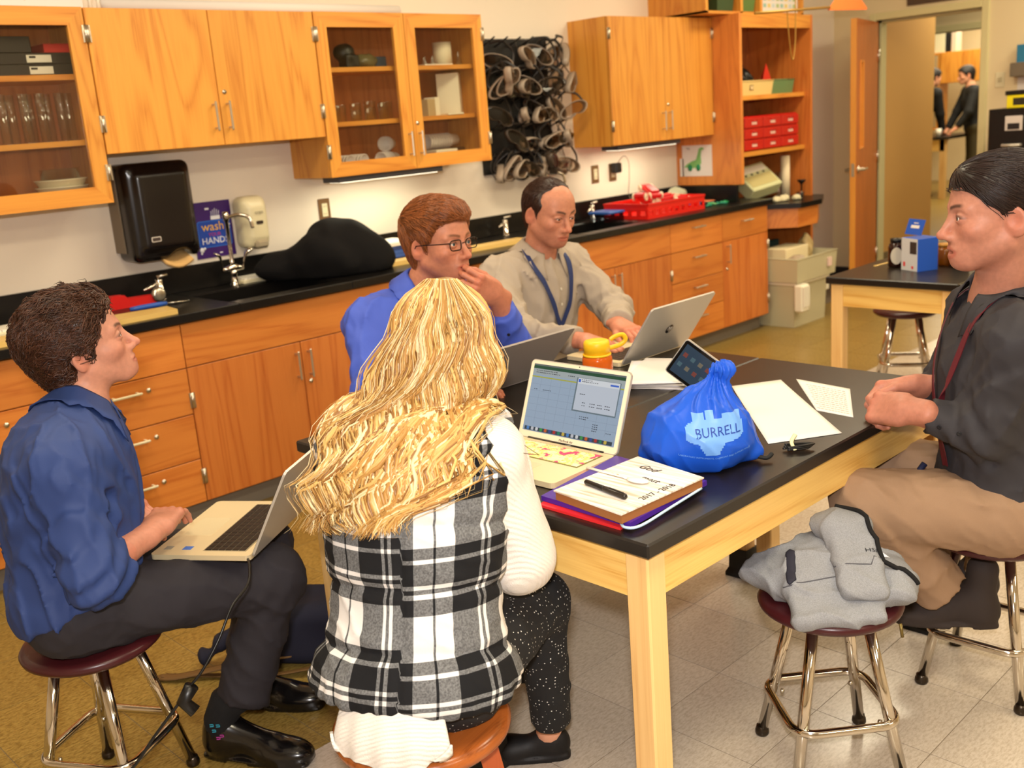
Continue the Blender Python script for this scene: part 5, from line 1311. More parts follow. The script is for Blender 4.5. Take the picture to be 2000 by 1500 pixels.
# hem of the sweater spilling over the stool
HP = [(-0.150, 0.455), (-0.120, 0.400), (-0.090, 0.385), (-0.04, 0.405), (0.03, 0.395), (0.08, 0.372), (0.115, 0.40), (0.150, 0.452)]
bk = -f; rt = -l
def hemfn(u, v):
    th = (u - 0.5) * 1.35 + 0.02; R1 = 0.17 + 0.022 * v; R0 = 0.15
    drop = np.interp(u, [0, 0.12, 0.3, 0.5, 0.68, 0.8, 1.0], [-0.03, 0.012, 0.004, 0.022, 0.034, 0.012, -0.03])
    r = R0 + 0.036 * min(v * 1.8, 1) + 0.004 * math.sin(u * 28) * v; z = 0.556 - 0.094 * min(v * 1.5, 1) ** 1.5 - drop * max(0, (v - 0.55) / 0.45)
    c = _a((1.075, 1.462, 0)); p = c + (bk * math.cos(th) + rt * math.sin(th)) * r; return (p[0], p[1], z)
o = MB().grid(hemfn, 60, 14).build('sweater_hem', KNIT, D.root); md = o.modifiers.new('solid', 'SOLIDIFY'); md.thickness = 0.006; md.offset = 1
# quilted plaid vest
def plaid(name):
    m, nt, b = _new(name); N = nt.nodes; L = nt.links
    at = N.new('ShaderNodeAttribute'); at.attribute_name = 'puv'; sp = N.new('ShaderNodeSeparateXYZ'); L.new(at.outputs['Vector'], sp.inputs[0])
    def band(sock, per, off, stops):
        a = N.new('ShaderNodeMath'); a.operation = 'MULTIPLY_ADD'; a.inputs[1].default_value = 1 / per; a.inputs[2].default_value = off; L.new(sock, a.inputs[0])
        fr = N.new('ShaderNodeMath'); fr.operation = 'FRACT'; L.new(a.outputs[0], fr.inputs[0])
        r = N.new('ShaderNodeValToRGB'); r.color_ramp.interpolation = 'CONSTANT'; e = r.color_ramp.elements
        while len(e) > 1: e.remove(e[0])
        e[0].position = 0; e[0].color = (stops[0][1],) * 3 + (1,)
        for p_, v_ in stops[1:]:
            q = e.new(p_); q.color = (v_,) * 3 + (1,)
        L.new(fr.outputs[0], r.inputs[0]); return r.outputs[0]
    cu = band(sp.outputs[0], 0.205, 0.30, [(0, 0), (0.225, 1), (0.262, 0), (0.298, 1), (0.335, 0), (0.60, 1), (0.775, 0), (0.80, 1)])
    cv = band(sp.outputs[1], 0.205, 0.15, [(0, 0), (0.14, 1), (0.18, 0), (0.22, 1), (0.26, 0), (0.46, 1), (0.50, 0), (0.60, 1), (0.99, 0)])
    ad = N.new('ShaderNodeMath'); ad.operation = 'ADD'; L.new(cu, ad.inputs[0]); L.new(cv, ad.inputs[1])
    tc = N.new('ShaderNodeTexCoord'); n = N.new('ShaderNodeTexNoise'); n.inputs['Scale'].default_value = 260; n.inputs['Detail'].default_value = 4; L.new(tc.outputs['Object'], n.inputs['Vector'])
    mr = N.new('ShaderNodeMapRange'); mr.inputs[1].default_value = 0.35; mr.inputs[2].default_value = 0.65; mr.inputs[3].default_value = 0.085; mr.inputs[4].default_value = 0.17; L.new(n.outputs['Fac'], mr.inputs[0])
    r2 = N.new('ShaderNodeMath'); r2.operation = 'GREATER_THAN'; r2.inputs[1].default_value = 0.5; L.new(ad.outputs[0], r2.inputs[0])
    r3 = N.new('ShaderNodeMath'); r3.operation = 'GREATER_THAN'; r3.inputs[1].default_value = 1.5; L.new(ad.outputs[0], r3.inputs[0])
    g1 = N.new('ShaderNodeMix'); g1.data_type = 'RGBA'; g1.inputs[6].default_value = (0.008, 0.008, 0.009, 1); L.new(r2.outputs[0], g1.inputs[0]); L.new(mr.outputs[0], g1.inputs[7])
    g2 = N.new('ShaderNodeMix'); g2.data_type = 'RGBA'; g2.inputs[7].default_value = (0.66, 0.63, 0.60, 1); L.new(r3.outputs[0], g2.inputs[0]); L.new(g1.outputs[2], g2.inputs[6])
    L.new(g2.outputs[2], b.inputs['Base Color']); b.inputs['Roughness'].default_value = 0.85; b.inputs['Specular IOR Level'].default_value = 0.2
    bp = N.new('ShaderNodeBump'); bp.inputs['Strength'].default_value = 0.25; bp.inputs['Distance'].default_value = 0.001; L.new(n.outputs['Fac'], bp.inputs['Height']); L.new(bp.outputs['Normal'], b.inputs['Normal'])
    return m
PLAID = plaid('plaid_flannel')
P0 = D.J['P']
def vuv(V):
    q = (V - P0) @ D.RB; th = np.arctan2(q[:, 1], -q[:, 0] + 0.02)
    v = q[:, 2] + 0.03 * np.cos(th); u = th * 0.185
    v = v + np.where(u < -0.035, 0.022, 0.0)                     # the panel seam breaks the pattern
    return np.stack([u, v, 0 * u], 1)
def vest(P):
    d = D.torso(P, 0.022); q = (P - P0) @ D.RB
    d = smin(d, s_ell(P, P0 - _a((0.005, 0.0, 0.035)), (0.165, 0.205, 0.11), D.RB), 0.06)
    hemz = P[:, 2] - (0.530 + 0.012 * np.sin(np.arctan2(q[:, 1], -q[:, 0]) * 2)); d = smax(d, -hemz, 0.012)
    # arm holes
    for sd in 'LR':
        o_ = (l if sd == 'L' else -l); a_ = D.J['S' + sd] + o_ * 0.045 + _a((0, 0, 0.02)); b_ = D.J['S' + sd] * 0.55 + D.J['E' + sd] * 0.45 + o_ * 0.02; d = smax(d, -s_cap(P, a_, b_, 0.080, 0.074), 0.012)
    d = smax(d, -(s_cap(P, D.J['N'], D.J['N'] + D.up * 0.2, 0.070)), 0.01)
    seams = np.abs(np.sin((q[:, 2] + 0.065) / 0.118 * PI)); puff = np.minimum(seams * 2.0, 1.0) ** 0.7
    wr = nz(P * _a((1, 1, 1.6)), 40, 2.0); th = np.arctan2(q[:, 1], -q[:, 0] + 0.02) * 0.185
    sv = np.clip(np.abs(th + 0.035) / 0.012, 0, 1)
    return d - 0.010 * puff * (0.5 + 0.5 * sv) + 0.004 - 0.0040 * ((1 - np.abs(wr)) ** 3 - 0.4) - 0.002 * np.sin(th * 180 + 3 * wr) * np.exp(-(hemz / 0.03) ** 2)
D.part('vest', vest, pts.min(0) - _a((0.22, 0.24, 0.16)), pts.max(0) + 0.12, 0.0052, PLAID, attr=vuv)
# stand-up vest collar
up = unit(D.hw((-0.02, 0, -0.06)) - D.J['N']); fw = unit(f - up * (f @ up)); lf = np.cross(up, fw); V = []; nu = 41; uv = []
for i in range(nu):
    th = (i / (nu - 1) - 0.5) * 2 * 2.55; k = abs(th) / 2.55
    for j, (rr, z) in enumerate(((0.088, -0.035), (0.086, 0.0), (0.090, 0.040), (0.098, 0.058), (0.112, 0.045), (0.128, 0.005 - 0.02 * k), (0.138 + 0.02 * k, -0.020 - 0.030 * k))):
        V.append(D.J['N'] + fw * (-math.cos(th) * rr * 0.9 + 0.010 + 0.02 * k) + lf * math.sin(th) * rr + up * (z + 0.048 - 0.03 * max(0, -math.cos(th)))); uv.append((th * 0.12, 0.06 * j / 2 + 0.1, 0))
F = [(i * 7 + j, (i + 1) * 7 + j, (i + 1) * 7 + j + 1, i * 7 + j + 1) for i in range(nu - 1) for j in range(6)]
o = MB().add(V, F, 0, True).build('vest_collar', PLAID, D.root); at = o.data.attributes.new('puv', 'FLOAT_VECTOR', 'POINT'); at.data.foreach_set('vector', _a(uv).astype(np.float32).ravel())
md = o.modifiers.new('solid', 'SOLIDIFY'); md.thickness = 0.006; md.offset = 0
# polka-dot trousers, flats
def dots(name):
    m, nt, b = _new(name); N = nt.nodes; L = nt.links; tc = N.new('ShaderNodeTexCoord')
    v = N.new('ShaderNodeTexVoronoi'); v.inputs['Scale'].default_value = 105; v.inputs['Randomness'].default_value = 0.35; L.new(tc.outputs['Object'], v.inputs['Vector'])
    t_ = N.new('ShaderNodeMath'); t_.operation = 'LESS_THAN'; t_.inputs[1].default_value = 0.17; L.new(v.outputs['Distance'], t_.inputs[0])
    mx = N.new('ShaderNodeMix'); mx.data_type = 'RGBA'; mx.inputs[6].default_value = (0.006, 0.006, 0.007, 1); mx.inputs[7].default_value = (0.7, 0.68, 0.64, 1); L.new(t_.outputs[0], mx.inputs[0]); L.new(mx.outputs[2], b.inputs['Base Color']); b.inputs['Roughness'].default_value = 0.85
    return m
D.trousers(dots('polka_dot'), res=0.008, cuff=0.84, r=(0.088, 0.064, 0.056, 0.050), fold=0.7)
FLAT = mat('black_flat', (16, 14, 15), 0.6)
for (h_, t_, az) in (((1.63, 1.60, 0.0), (1.48, 1.76, 0.0), 0), ((1.80, 1.76, 0.085), (1.66, 1.93, 0.085), 0)):
    lo = np.minimum(h_, t_) - 0.06; hi = np.maximum(h_, t_) + _a((0.06, 0.06, 0.12)); lo[2] = h_[2]
    D.part('flat_shoe', lambda P: shoe_sdf(P, h_, t_, w_=0.040, flat=True), lo, hi, 0.0045, FLAT)
    q = _a(h_) * 0.75 + _a(t_) * 0.25; a = D.J['AR' if h_[2] == 0 else 'AL']
    mb = MB().tube([q + _a((0, 0, 0.03)), q + _a((0, 0, 0.07)), a + _a((0, 0, 0.06))], [0.030, 0.031, 0.034], 12)
    o = mb.build('ankle', mat('ankle_skin', (222, 160, 128), 0.5), D.root)
# ---------------- long wavy hair
rng = np.random.default_rng(44)
CC = _a([(1.318, 1.563, 1.270), (1.312, 1.561, 1.212), (1.295, 1.553, 1.138), (1.247, 1.546, 1.060), (1.172, 1.535, 0.990), (1.098, 1.525, 0.935), (1.050, 1.525, 0.885), (1.020, 1.530, 0.835)])
WW = _a([0.036, 0.098, 0.118, 0.136, 0.148, 0.140, 0.115, 0.090]); DD = _a([0.028, 0.085, 0.108, 0.085, 0.055, 0.040, 0.030, 0.024])
LAT = unit(CAM_R @ _a((1, 0, 0))); DEP = unit(CAM_R @ _a((0, 0, 1))); DEP = unit(DEP - _a((0, 0, 1)) * DEP[2] * 0.5)
tk = np.linspace(0, 1, len(CC))
def cr_(t, A_): 
    A_ = _a(A_); return np.stack([np.interp(t, tk, A_[:, k]) for k in range(A_.shape[1])], -1) if A_.ndim == 2 else np.interp(t, tk, A_)
def smooth_tab(A_):
    tt = np.linspace(0, 1, 60); Y = cr_(tt, A_)
    for _ in range(14): Y[1:-1] = 0.5 * Y[1:-1] + 0.25 * (Y[:-2] + Y[2:])
    return tt, Y
TT_, CCs = smooth_tab(CC); _, WWs = smooth_tab(WW); _, DDs = smooth_tab(DD)
def sC(t): return np.stack([np.interp(t, TT_, CCs[:, k]) for k in range(3)], -1)
def hairbase(P):
    d = None
    for k in range(len(CC) - 1):
        if k not in (1, 2): continue
        f0 = 0.66; c = s_ecap(P, CC[k], CC[k + 1], WW[k] * f0, WW[k + 1] * 0.66, DEP, max(0.30, DD[k + 1] / WW[k + 1] * 0.8)); d = c if d is None else smin(d, c, 0.03)
    face = s_ell(P, D.hw((0.085, -0.01, -0.035)), _a((0.055, 0.07, 0.10)) , D.Rh); d = smax(d, -face, 0.01)
    return d - 0.006 * nz(P, 38, 0.7)
V1, Q1 = surface(hairbase, CC.min(0) - 0.16, CC.max(0) + 0.16, 0.006, 1.6)
def locks(n, K, r, tend, jit, amp, seed, blo=-1.0):
    g = np.random.default_rng(seed); a = g.uniform(-1, 1, n); a = np.sign(a) * np.abs(a) ** 0.85; sg = np.where(g.random(n) < 0.80, -1.0, 1.0); sh = g.uniform(0.86, 1.06 + jit, n)
    te = g.uniform(*tend, n); ph = 5.0 * a + g.normal(0, 0.4, n); T = np.linspace(0.0, 1, K)[None] * te[:, None]
    c = sC(T); w_ = np.interp(T, TT_, WWs); dp = np.interp(T, TT_, DDs)
    aa = np.clip(a[:, None] * (0.75 + 0.30 * T) + g.normal(0, 0.03 + 0.05 * jit, n)[:, None], -1.1, 1.1)
    P = c + (aa * w_ * sh[:, None])[..., None] * LAT + (sg[:, None] * np.sqrt(np.clip(1 - aa * aa, 0.02, 1)) * dp * sh[:, None])[..., None] * DEP
    A_ = amp * np.clip(T * 2.2 - 0.15, 0, 1); k = 2 * PI * T * 0.52 / 0.118
    P = P + (A_ * np.sin(k + ph[:, None]))[..., None] * LAT + (A_ * 0.6 * np.cos(k * 1.13 + ph[:, None] * 1.3))[..., None] * DEP + (0.25 * A_ * np.sin(1.7 * k + ph[:, None]))[..., None] * _a((0, 0, 1))
    sh_ = P.shape; F_ = P.reshape(-1, 3)
    for _ in range(2):
        bf = lambda X: smin(D.torso(X, 0.030), s_ell(X, D.hw((-0.014, 0, 0.03)), (0.10, 0.08, 0.09), D.Rh), 0.0); dv = bf(F_); m_ = dv < 0.006; G = F_[m_]
        if len(G):
            e = 2e-3; d0 = bf(G); gr = np.stack([bf(G + _a(v) * e) - d0 for v in ((1, 0, 0), (0, 1, 0), (0, 0, 1))], 1); gr /= np.linalg.norm(gr, axis=1)[:, None] + 1e-9; F_[m_] = G + gr * (0.009 - d0)[:, None]
    P = F_.reshape(sh_)
    rad = r * g.uniform(0.6, 1.35, n)[:, None] * np.interp(np.linspace(0, 1, K), [0, 0.12, 0.6, 0.9, 1], [0.5, 1.0, 1.0, 0.6, 0.08])[None]
    return P, rad, a, T
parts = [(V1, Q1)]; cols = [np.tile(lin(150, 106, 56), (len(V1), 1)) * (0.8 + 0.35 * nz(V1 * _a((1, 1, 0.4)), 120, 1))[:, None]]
for (n, K, r, te, jit, amp, sd_) in ((640, 26, 0.0064, (0.76, 1.0), 0.0, 0.019, 1), (1200, 22, 0.0030, (0.66, 1.0), 0.05, 0.019, 2), (380, 22, 0.0008, (0.5, 1.05), 0.22, 0.018, 3)):
    P, rad, a, T = locks(n, K, r, te, jit, amp, sd_); Vv, Qq = tubes_np(P, rad, 5, 0.7)
    g = np.random.default_rng(sd_ + 50); tone = g.choice(4, n, p=[0.34, 0.30, 0.22, 0.14]); pal = np.stack([lin(204, 164, 98), lin(176, 130, 68), lin(226, 204, 158), lin(136, 94, 48)])
    c = pal[tone] * g.uniform(0.85, 1.1, n)[:, None]; parts.append((Vv, Qq)); cols.append(np.repeat(c, K * 5, 0))
Ch = np.concatenate(cols); me = sdf_mesh('hair', parts, hair_mat('blonde_hair', 0.42), D.base, lambda _: np.clip(Ch, 0.01, 1)); link('hair', me, D.root)
# ================================================================== THINGS ON THE TABLE
TZ = 0.76
SILVER = mat('laptop_silver', (206, 200, 190), 0.34, 0.55); SILVERD = mat('laptop_silver_dark', (164, 154, 146), 0.38, 0.25); GOLD = mat('laptop_champagne', (222, 204, 164), 0.42, 0.3)
KEYB = mat('key_black', (22, 18, 17), 0.4); SCRD = mat('screen_dark', (10, 9, 10), 0.06, spec=0.6); BEZ = mat('bezel_black', (12, 12, 13), 0.15)
def laptop(label, hinge, rz, w_, dep, lid, tilt, body, shell, keys=None, lidback=None, bezel=None, z=TZ):
    """hinge: centre of the hinge line on the table; local +y runs from the user to the hinge"""
    t = thing('laptop', label, 'laptop', (hinge[0], hinge[1], z), rz, 'laptops')
    me = MB().prism(rrect(w_, dep, 0.012, 4, 0, -dep / 2), 0.013, (0, 0, 0.002), AXY).build('base', body, t); fix_normals(me.data)
    c, s_ = math.cos(tilt), math.sin(tilt)                     # lid up-vector in local (y, z)
    ML = MX((0, 0.004, 0.012), (1, 0, 0), (0, c, s_))           # lid plane: x across, y up the lid, z towards the user
    ld = MB().prism(rrect(w_, lid, 0.012, 4, 0, lid / 2), 0.006, (0, 0, -0.006), AXY).xf(ML).build('lid', lidback or shell, t); fix_normals(ld.data)
    MB().tube([(-w_ * 0.38, 0.003, 0.012), (w_ * 0.38, 0.003, 0.012)], 0.006, 8).build('hinge', body if bezel is None else BEZ, t)
    if bezel is not None: 
        o = MB().prism(rrect(w_ * 0.985, lid * 0.975, 0.010, 4, 0, lid / 2), 0.0012, (0, 0, 0.0), AXY).xf(ML).build('screen_bezel', bezel, t); fix_normals(o.data)
    MB().box((-w_ * 0.46, lid * 0.095, 0.0012), (w_ * 0.46, lid * 0.945, 0.0020), M=ML).build('screen', SCRD, t)
    if keys is not None:
        kx0, kx1, ky0, ky1 = -w_ * 0.42, w_ * 0.42, -dep * 0.50, -dep * 0.09
        MB().box((kx0 - 0.003, ky0 - 0.003, 0.0150), (kx1 + 0.003, ky1 + 0.003, 0.0156)).build('keyboard_well', keys[1], t)
        rows = 6; cw = (kx1 - kx0) / 14; rh = (ky1 - ky0) / rows
        km = MB().box((0.0008, 0.0008, 0.0), (cw - 0.0008, rh - 0.0008, 0.0016), 0.0006).mesh('key', keys[0]); sm = MB().box((0.0008, 0.0008, 0.0), (cw * 5 - 0.0008, rh - 0.0008, 0.0016), 0.0006).mesh('space_key', keys[0])
        for r in range(rows):
            q = 0
            while q < 14:
                if r == 0 and q == 4: o = link('space_key', sm, t); n = 5
                else: o = link('key', km, t); n = 1
                o.location = (kx0 + q * cw, ky0 + r * rh, 0.0156); q += n
        o = MB().prism(rrect(w_ * 0.32, dep * 0.30, 0.004, 3, 0, -dep * 0.76), 0.0005, (0, 0, 0.0150), AXY).build('touchpad', mat('touchpad_' + body.name, tuple(int(255 * v ** (1 / 2.2) * 0.94) for v in body.node_tree.nodes['Principled BSDF'].inputs['Base Color'].default_value[:3]), 0.4), t); fix_normals(o.data)
    return t, ML
# man at left: gold laptop on his lap
ta, MLA = laptop('champagne laptop with black keys on the lap of the man in navy', (1.250, 2.215), math.atan2(0.87, 0.5) - PI, 0.360, 0.265, 0.245, math.radians(62), GOLD, SILVER, (KEYB, mat('kb_well', (150, 134, 104), 0.5)), None, BEZ, z=0.590)
ta.rotation_euler = (0, 0, math.atan2(-0.50, -0.87) + PI / 2 + PI / 2) if False else (0, 0, math.atan2(-0.83, 0.56) - PI / 2)
for (x, m_) in ((-0.15, mat('sticker_grey', (150, 144, 128), 0.5)), (-0.15 + 0.0, None)):
    pass
B((0.128, -0.245, 0.0151), (0.148, -0.225, 0.0155)).build('sticker', mat('sticker_grey', (150, 144, 128), 0.5), ta)
B((0.128, -0.195, 0.0151), (0.148, -0.172, 0.0155)).build('sticker', mat('sticker_blue', (70, 110, 190), 0.5), ta)
MB().box((0.1726, -0.06, 0.005), (0.1735, -0.045, 0.010)).box((0.1726, -0.09, 0.005), (0.1735, -0.075, 0.010)).box((0.1726, -0.115, 0.006), (0.1735, -0.110, 0.011)).build('port', BEZ, ta, kind='stuff')
# man in blue
laptop('grey aluminium laptop open in front of the man in blue shirt', (2.122, 2.262), PI, 0.345, 0.235, 0.222, math.radians(48), SILVERD, SILVERD, (KEYB, SILVERD))
# balding man
tc_, MLC = laptop('silver laptop with round logo on lid before the balding man', (2.67, 2.107), PI, 0.345, 0.240, 0.236, math.radians(55), GOLD, SILVER, (KEYB, GOLD))
o = MB().lathe([(0, 0.0008), (0.018, 0.0008), (0.018, 0)], n=28, M=MLC @ TRS((0, 0.115, -0.0060), (PI, 0, 0))).build('logo', mat('logo_dark', (56, 46, 42), 0.2, 0.6), tc_)
text('logo_letters', 'hp', 0.026, MLC @ TRS((0, 0.118, -0.0070), (0, PI, 0)), SILVER, o, shear=0.25)
# woman: white-bezel laptop, screen on, floral keyboard cover
def floral(name):
    m, nt, b = _new(name); N = nt.nodes; L = nt.links; g = N.new('ShaderNodeNewGeometry')
    n = N.new('ShaderNodeTexNoise'); n.inputs['Scale'].default_value = 34; n.inputs['Detail'].default_value = 2; L.new(g.outputs['Position'], n.inputs['Vector'])
    r = N.new('ShaderNodeValToRGB'); e = r.color_ramp.elements; e[0].position = 0.54; e[0].color = srgb(236, 226, 160); e[1].position = 0.58; e[1].color = srgb(232, 70, 110)
    q = e.new(0.47); q.color = srgb(214, 206, 96); q = e.new(0.44); q.color = srgb(240, 232, 182)
    L.new(n.outputs['Fac'], r.inputs[0]); L.new(r.outputs[0], b.inputs['Base Color']); b.inputs['Roughness'].default_value = 0.5
    return m
td, MLD = laptop('open silver laptop with floral keyboard cover showing a spreadsheet', (1.765, 1.683), -PI / 2 + 0.03, 0.325, 0.227, 0.205, math.radians(68), GOLD, SILVER, (floral('floral_cover'), mat('kb_well2', (120, 112, 60), 0.6)), None, mat('bezel_champagne', (228, 214, 186), 0.4))
def em(name, rgb, e=0.55):
    if 'screen_' + name in MATS: return MATS['screen_' + name]
    m = mat('screen_' + name, (8, 8, 9), 0.25); b = m.node_tree.nodes['Principled BSDF']; b.inputs['Emission Color'].default_value = srgb(*rgb); b.inputs['Emission Strength'].default_value = 0.55 + 0.25 * e
    return m
scr = [o for o in td.children if o.name.startswith('screen') and 'bezel' not in o.name][0]; scr.data.materials[0] = em('sheet', (172, 192, 214), 0.5)
W0, L0 = 0.325, 0.205; X0, X1, Y0, Y1 = -W0 * 0.46, W0 * 0.46, L0 * 0.095, L0 * 0.945
def sc(x0, x1, y0, y1, m, nm='window', lv=1, kind=None):
    fx = lambda u: X0 + (X1 - X0) * u; fy = lambda v: Y0 + (Y1 - Y0) * v
    return MB().box((fx(x0), fy(y0), 0.0020 + 0.0002 * (lv - 1)), (fx(x1), fy(y1), 0.0020 + 0.0002 * lv), M=MLD).build(nm, m, td, kind=kind)
sc(0, 1, 0.975, 1, em('menu', (120, 130, 126), 0.3), 'menu_bar'); sc(0, 1, 0.93, 0.975, em('green', (36, 92, 66), 0.35), 'toolbar'); sc(0, 1, 0.845, 0.93, em('ribbon', (186, 196, 196), 0.4), 'toolbar'); sc(0, 1, 0.80, 0.818, em('yellow', (196, 196, 70), 0.4), 'highlight_row')
g_ = MB()
for k in range(1, 9): g_.box((X0 + (X1 - X0) * k / 9 - 0.0003, Y0 + 0.02, 0.0020), (X0 + (X1 - X0) * k / 9 + 0.0003, Y0 + (Y1 - Y0) * 0.8, 0.0021), M=MLD)
for k in range(1, 7): g_.box((X0, Y0 + (Y1 - Y0) * (0.1 + 0.1 * k), 0.0020), (X1, Y0 + (Y1 - Y0) * (0.1 + 0.1 * k) + 0.0005, 0.0021), M=MLD)
g_.build('grid_lines', em('grid', (150, 168, 188), 0.35), td, kind='stuff')
sc(0.50, 0.965, 0.40, 0.885, em('winshadow', (120, 140, 150), 0.3), 'window_shadow', 2); sc(0.515, 0.955, 0.42, 0.88, em('doc', (210, 218, 230), 0.62), 'document_window', 3); sc(0.515, 0.955, 0.80, 0.88, em('docbar', (232, 236, 240), 0.7), 'toolbar', 4); sc(0.522, 0.545, 0.82, 0.865, em('blue', (60, 110, 220), 0.6), 'icon', 5); sc(0.86, 0.945, 0.825, 0.85, em('blue', (60, 110, 220), 0.6), 'icon', 5)
tx = MB(); fx = lambda u: X0 + (X1 - X0) * u; fy = lambda v: Y0 + (Y1 - Y0) * v
random.seed(4)
for (x, y, n) in ((0.555, 0.855, 6), (0.56, 0.83, 9), (0.56, 0.65, 3), (0.60, 0.53, 2), (0.68, 0.53, 3), (0.76, 0.53, 3), (0.84, 0.53, 3), (0.60, 0.49, 2), (0.68, 0.49, 3), (0.76, 0.49, 3), (0.84, 0.49, 3), (0.15, 0.62, 5), (0.05, 0.62, 2), (0.60, 0.33, 5), (0.60, 0.30, 4), (0.75, 0.25, 3), (0.75, 0.22, 3), (0.75, 0.19, 3), (0.90, 0.16, 3), (0.75, 0.16, 3), (0.04, 0.90, 12), (0.04, 0.87, 14), (0.4, 0.88, 4)):
    for k in range(n):
        w1 = random.uniform(0.008, 0.016); tx.box((fx(x + k * 0.02), fy(y), 0.0026), (fx(x + k * 0.02 + w1), fy(y) + 0.0018, 0.0027 + 0.0003), M=MLD)
tx.build('screen_text', em('text', (40, 48, 58), 0.1), td, kind='stuff')
sc(0.02, 0.98, 0.01, 0.065, em('dock', (66, 84, 96), 0.25), 'dock', 2)
for k in range(18):
    cl = [(90, 150, 220), (220, 220, 226), (240, 240, 240), (70, 170, 90), (230, 110, 60), (60, 90, 160), (200, 60, 60), (40, 140, 110), (230, 200, 90)][k % 9]
    o = MB().prism(rrect(0.0085, 0.0085, 0.002, 2, X0 + (X1 - X0) * (0.06 + 0.05 * k), Y0 + 0.0072), 0.0003, (0, 0, 0.0024), AXY).xf(MLD).build('dock_icon', em('icon%d' % (k % 9), cl, 0.4), td); fix_normals(o.data)
text('maker_name', 'MacBook Air', 0.0085, MLD @ TRS((0, L0 * 0.05, 0.0014), (0, 0, 0)), mat('grey_print', (110, 100, 86), 0.6), td)
MB().lathe([(0, 0.0003), (0.0016, 0.0003), (0.0016, 0)], n=10, M=MLD @ TRS((0, L0 * 0.972, 0.0012))).build('webcam', BEZ, td)

# water bottle
t = thing('water_bottle', 'orange translucent water bottle with yellow loop lid', 'bottle', (2.205, 1.945, TZ))
ORG = mat('orange_plastic', (232, 110, 30), 0.18, trans=0.35, ior=1.3); YEL = mat('yellow_plastic', (244, 190, 30), 0.4)
MB().lathe([(0, 0.002), (0.040, 0.002), (0.0445, 0.008), (0.0445, 0.108), (0.043, 0.118), (0.036, 0.126), (0.033, 0.130), (0.033, 0.138), (0, 0.138)], n=36).build('body', ORG, t)
MB().lathe([(0.0345, 0.128), (0.0385, 0.129), (0.0385, 0.158), (0.036, 0.166), (0.030, 0.168), (0.012, 0.168), (0, 0.166)], n=36).build('lid', YEL, t)
MB().tube(bez([(0.030, -0.022, 0.140), (0.060, -0.040, 0.146), (0.072, -0.050, 0.160), (0.064, -0.046, 0.176), (0.044, -0.032, 0.172), (0.034, -0.024, 0.164)], 5), 0.0045, 8, flat=1.6).build('loop', YEL, t)
MB().lathe([(0.0375, 0.122), (0.042, 0.123), (0.042, 0.128), (0.0375, 0.129)], n=30).build('strap_ring', YEL, t)
mk = MB()
for k in range(6): 
    a = -1.05; mk.box((0, -0.0001, 0.03 + k * 0.014), (0.010 if k % 2 else 0.006, 0.0004, 0.0312 + k * 0.014), M=TRS((0.0447 * math.cos(a), 0.0447 * math.sin(a), 0), (0, 0, a + PI / 2)))
mk.build('measure_marks', mat('mark_white', (250, 226, 190), 0.6), t, kind='stuff')

# paper stack, loose sheets
rng = random.Random(3)
PR = mat('paper_edge', (226, 220, 226), 0.8)
st = thing('paper_stack', 'thick untidy stack of white papers behind the blue bag', 'papers', (2.47, 1.90, TZ))
for k in range(14):
    a = rng.uniform(-0.16, 0.16) + 0.5; MB().box((-0.14, -0.108, 0), (0.14, 0.108, 0.0016), M=TRS((rng.uniform(-0.012, 0.012), rng.uniform(-0.012, 0.012), 0.0003 + k * 0.0017), (0, 0, a))).build('sheet', PAPER if k % 3 else PR, st)
def sheet(label, corners, z, lines=False, curl=0.0):
    c = [Vector(q) for q in corners]
    def fn(u, v): 
        p = (c[0] * (1 - u) + c[1] * u) * (1 - v) + (c[3] * (1 - u) + c[2] * u) * v; return (p.x, p.y, z + curl * (u * (1 - u) * 0.3 + (v ** 6) * 0.9))
    t = thing('paper_sheet', label, 'paper', (*((c[0] + c[1] + c[2] + c[3]) / 4), TZ), world=True)
    o = MB().grid(fn, 14, 14).build('sheet', PAPER, t); md = o.modifiers.new('s', 'SOLIDIFY'); md.thickness = 0.0006; md.offset = 1
    if lines:
        mb = MB(); 
        for k in range(12):
            x = 0.1; 
            while x < 0.85:
                w1 = rng.uniform(0.03, 0.09); a = Vector(fn(x, 0.08 + k * 0.07)); b_ = Vector(fn(x + w1, 0.08 + k * 0.07)); q = Vector(fn(x, 0.10 + k * 0.07)); d_ = (q - a); u_ = Vector((0, 0, 0.0009))
                mb.add([a + u_, b_ + u_, b_ + d_ + u_, q + u_], [(0, 1, 2, 3)]); x += w1 + 0.02
        mb.build('printed_lines', mat('faint_print', (206, 196, 188), 0.8), t, kind='stuff')
sheet('blank white sheet lying beside the blue bag', [(2.235, 1.185), (2.07, 1.29), (2.47, 1.66), (2.60, 1.575)], TZ + 0.0015, curl=0.002)
sheet('printed white sheet in front of the ponytailed man’s hands', [(2.37, 1.225), (2.38, 1.335), (2.635, 1.545), (2.61, 1.36)], TZ + 0.0006, True, curl=0.001)
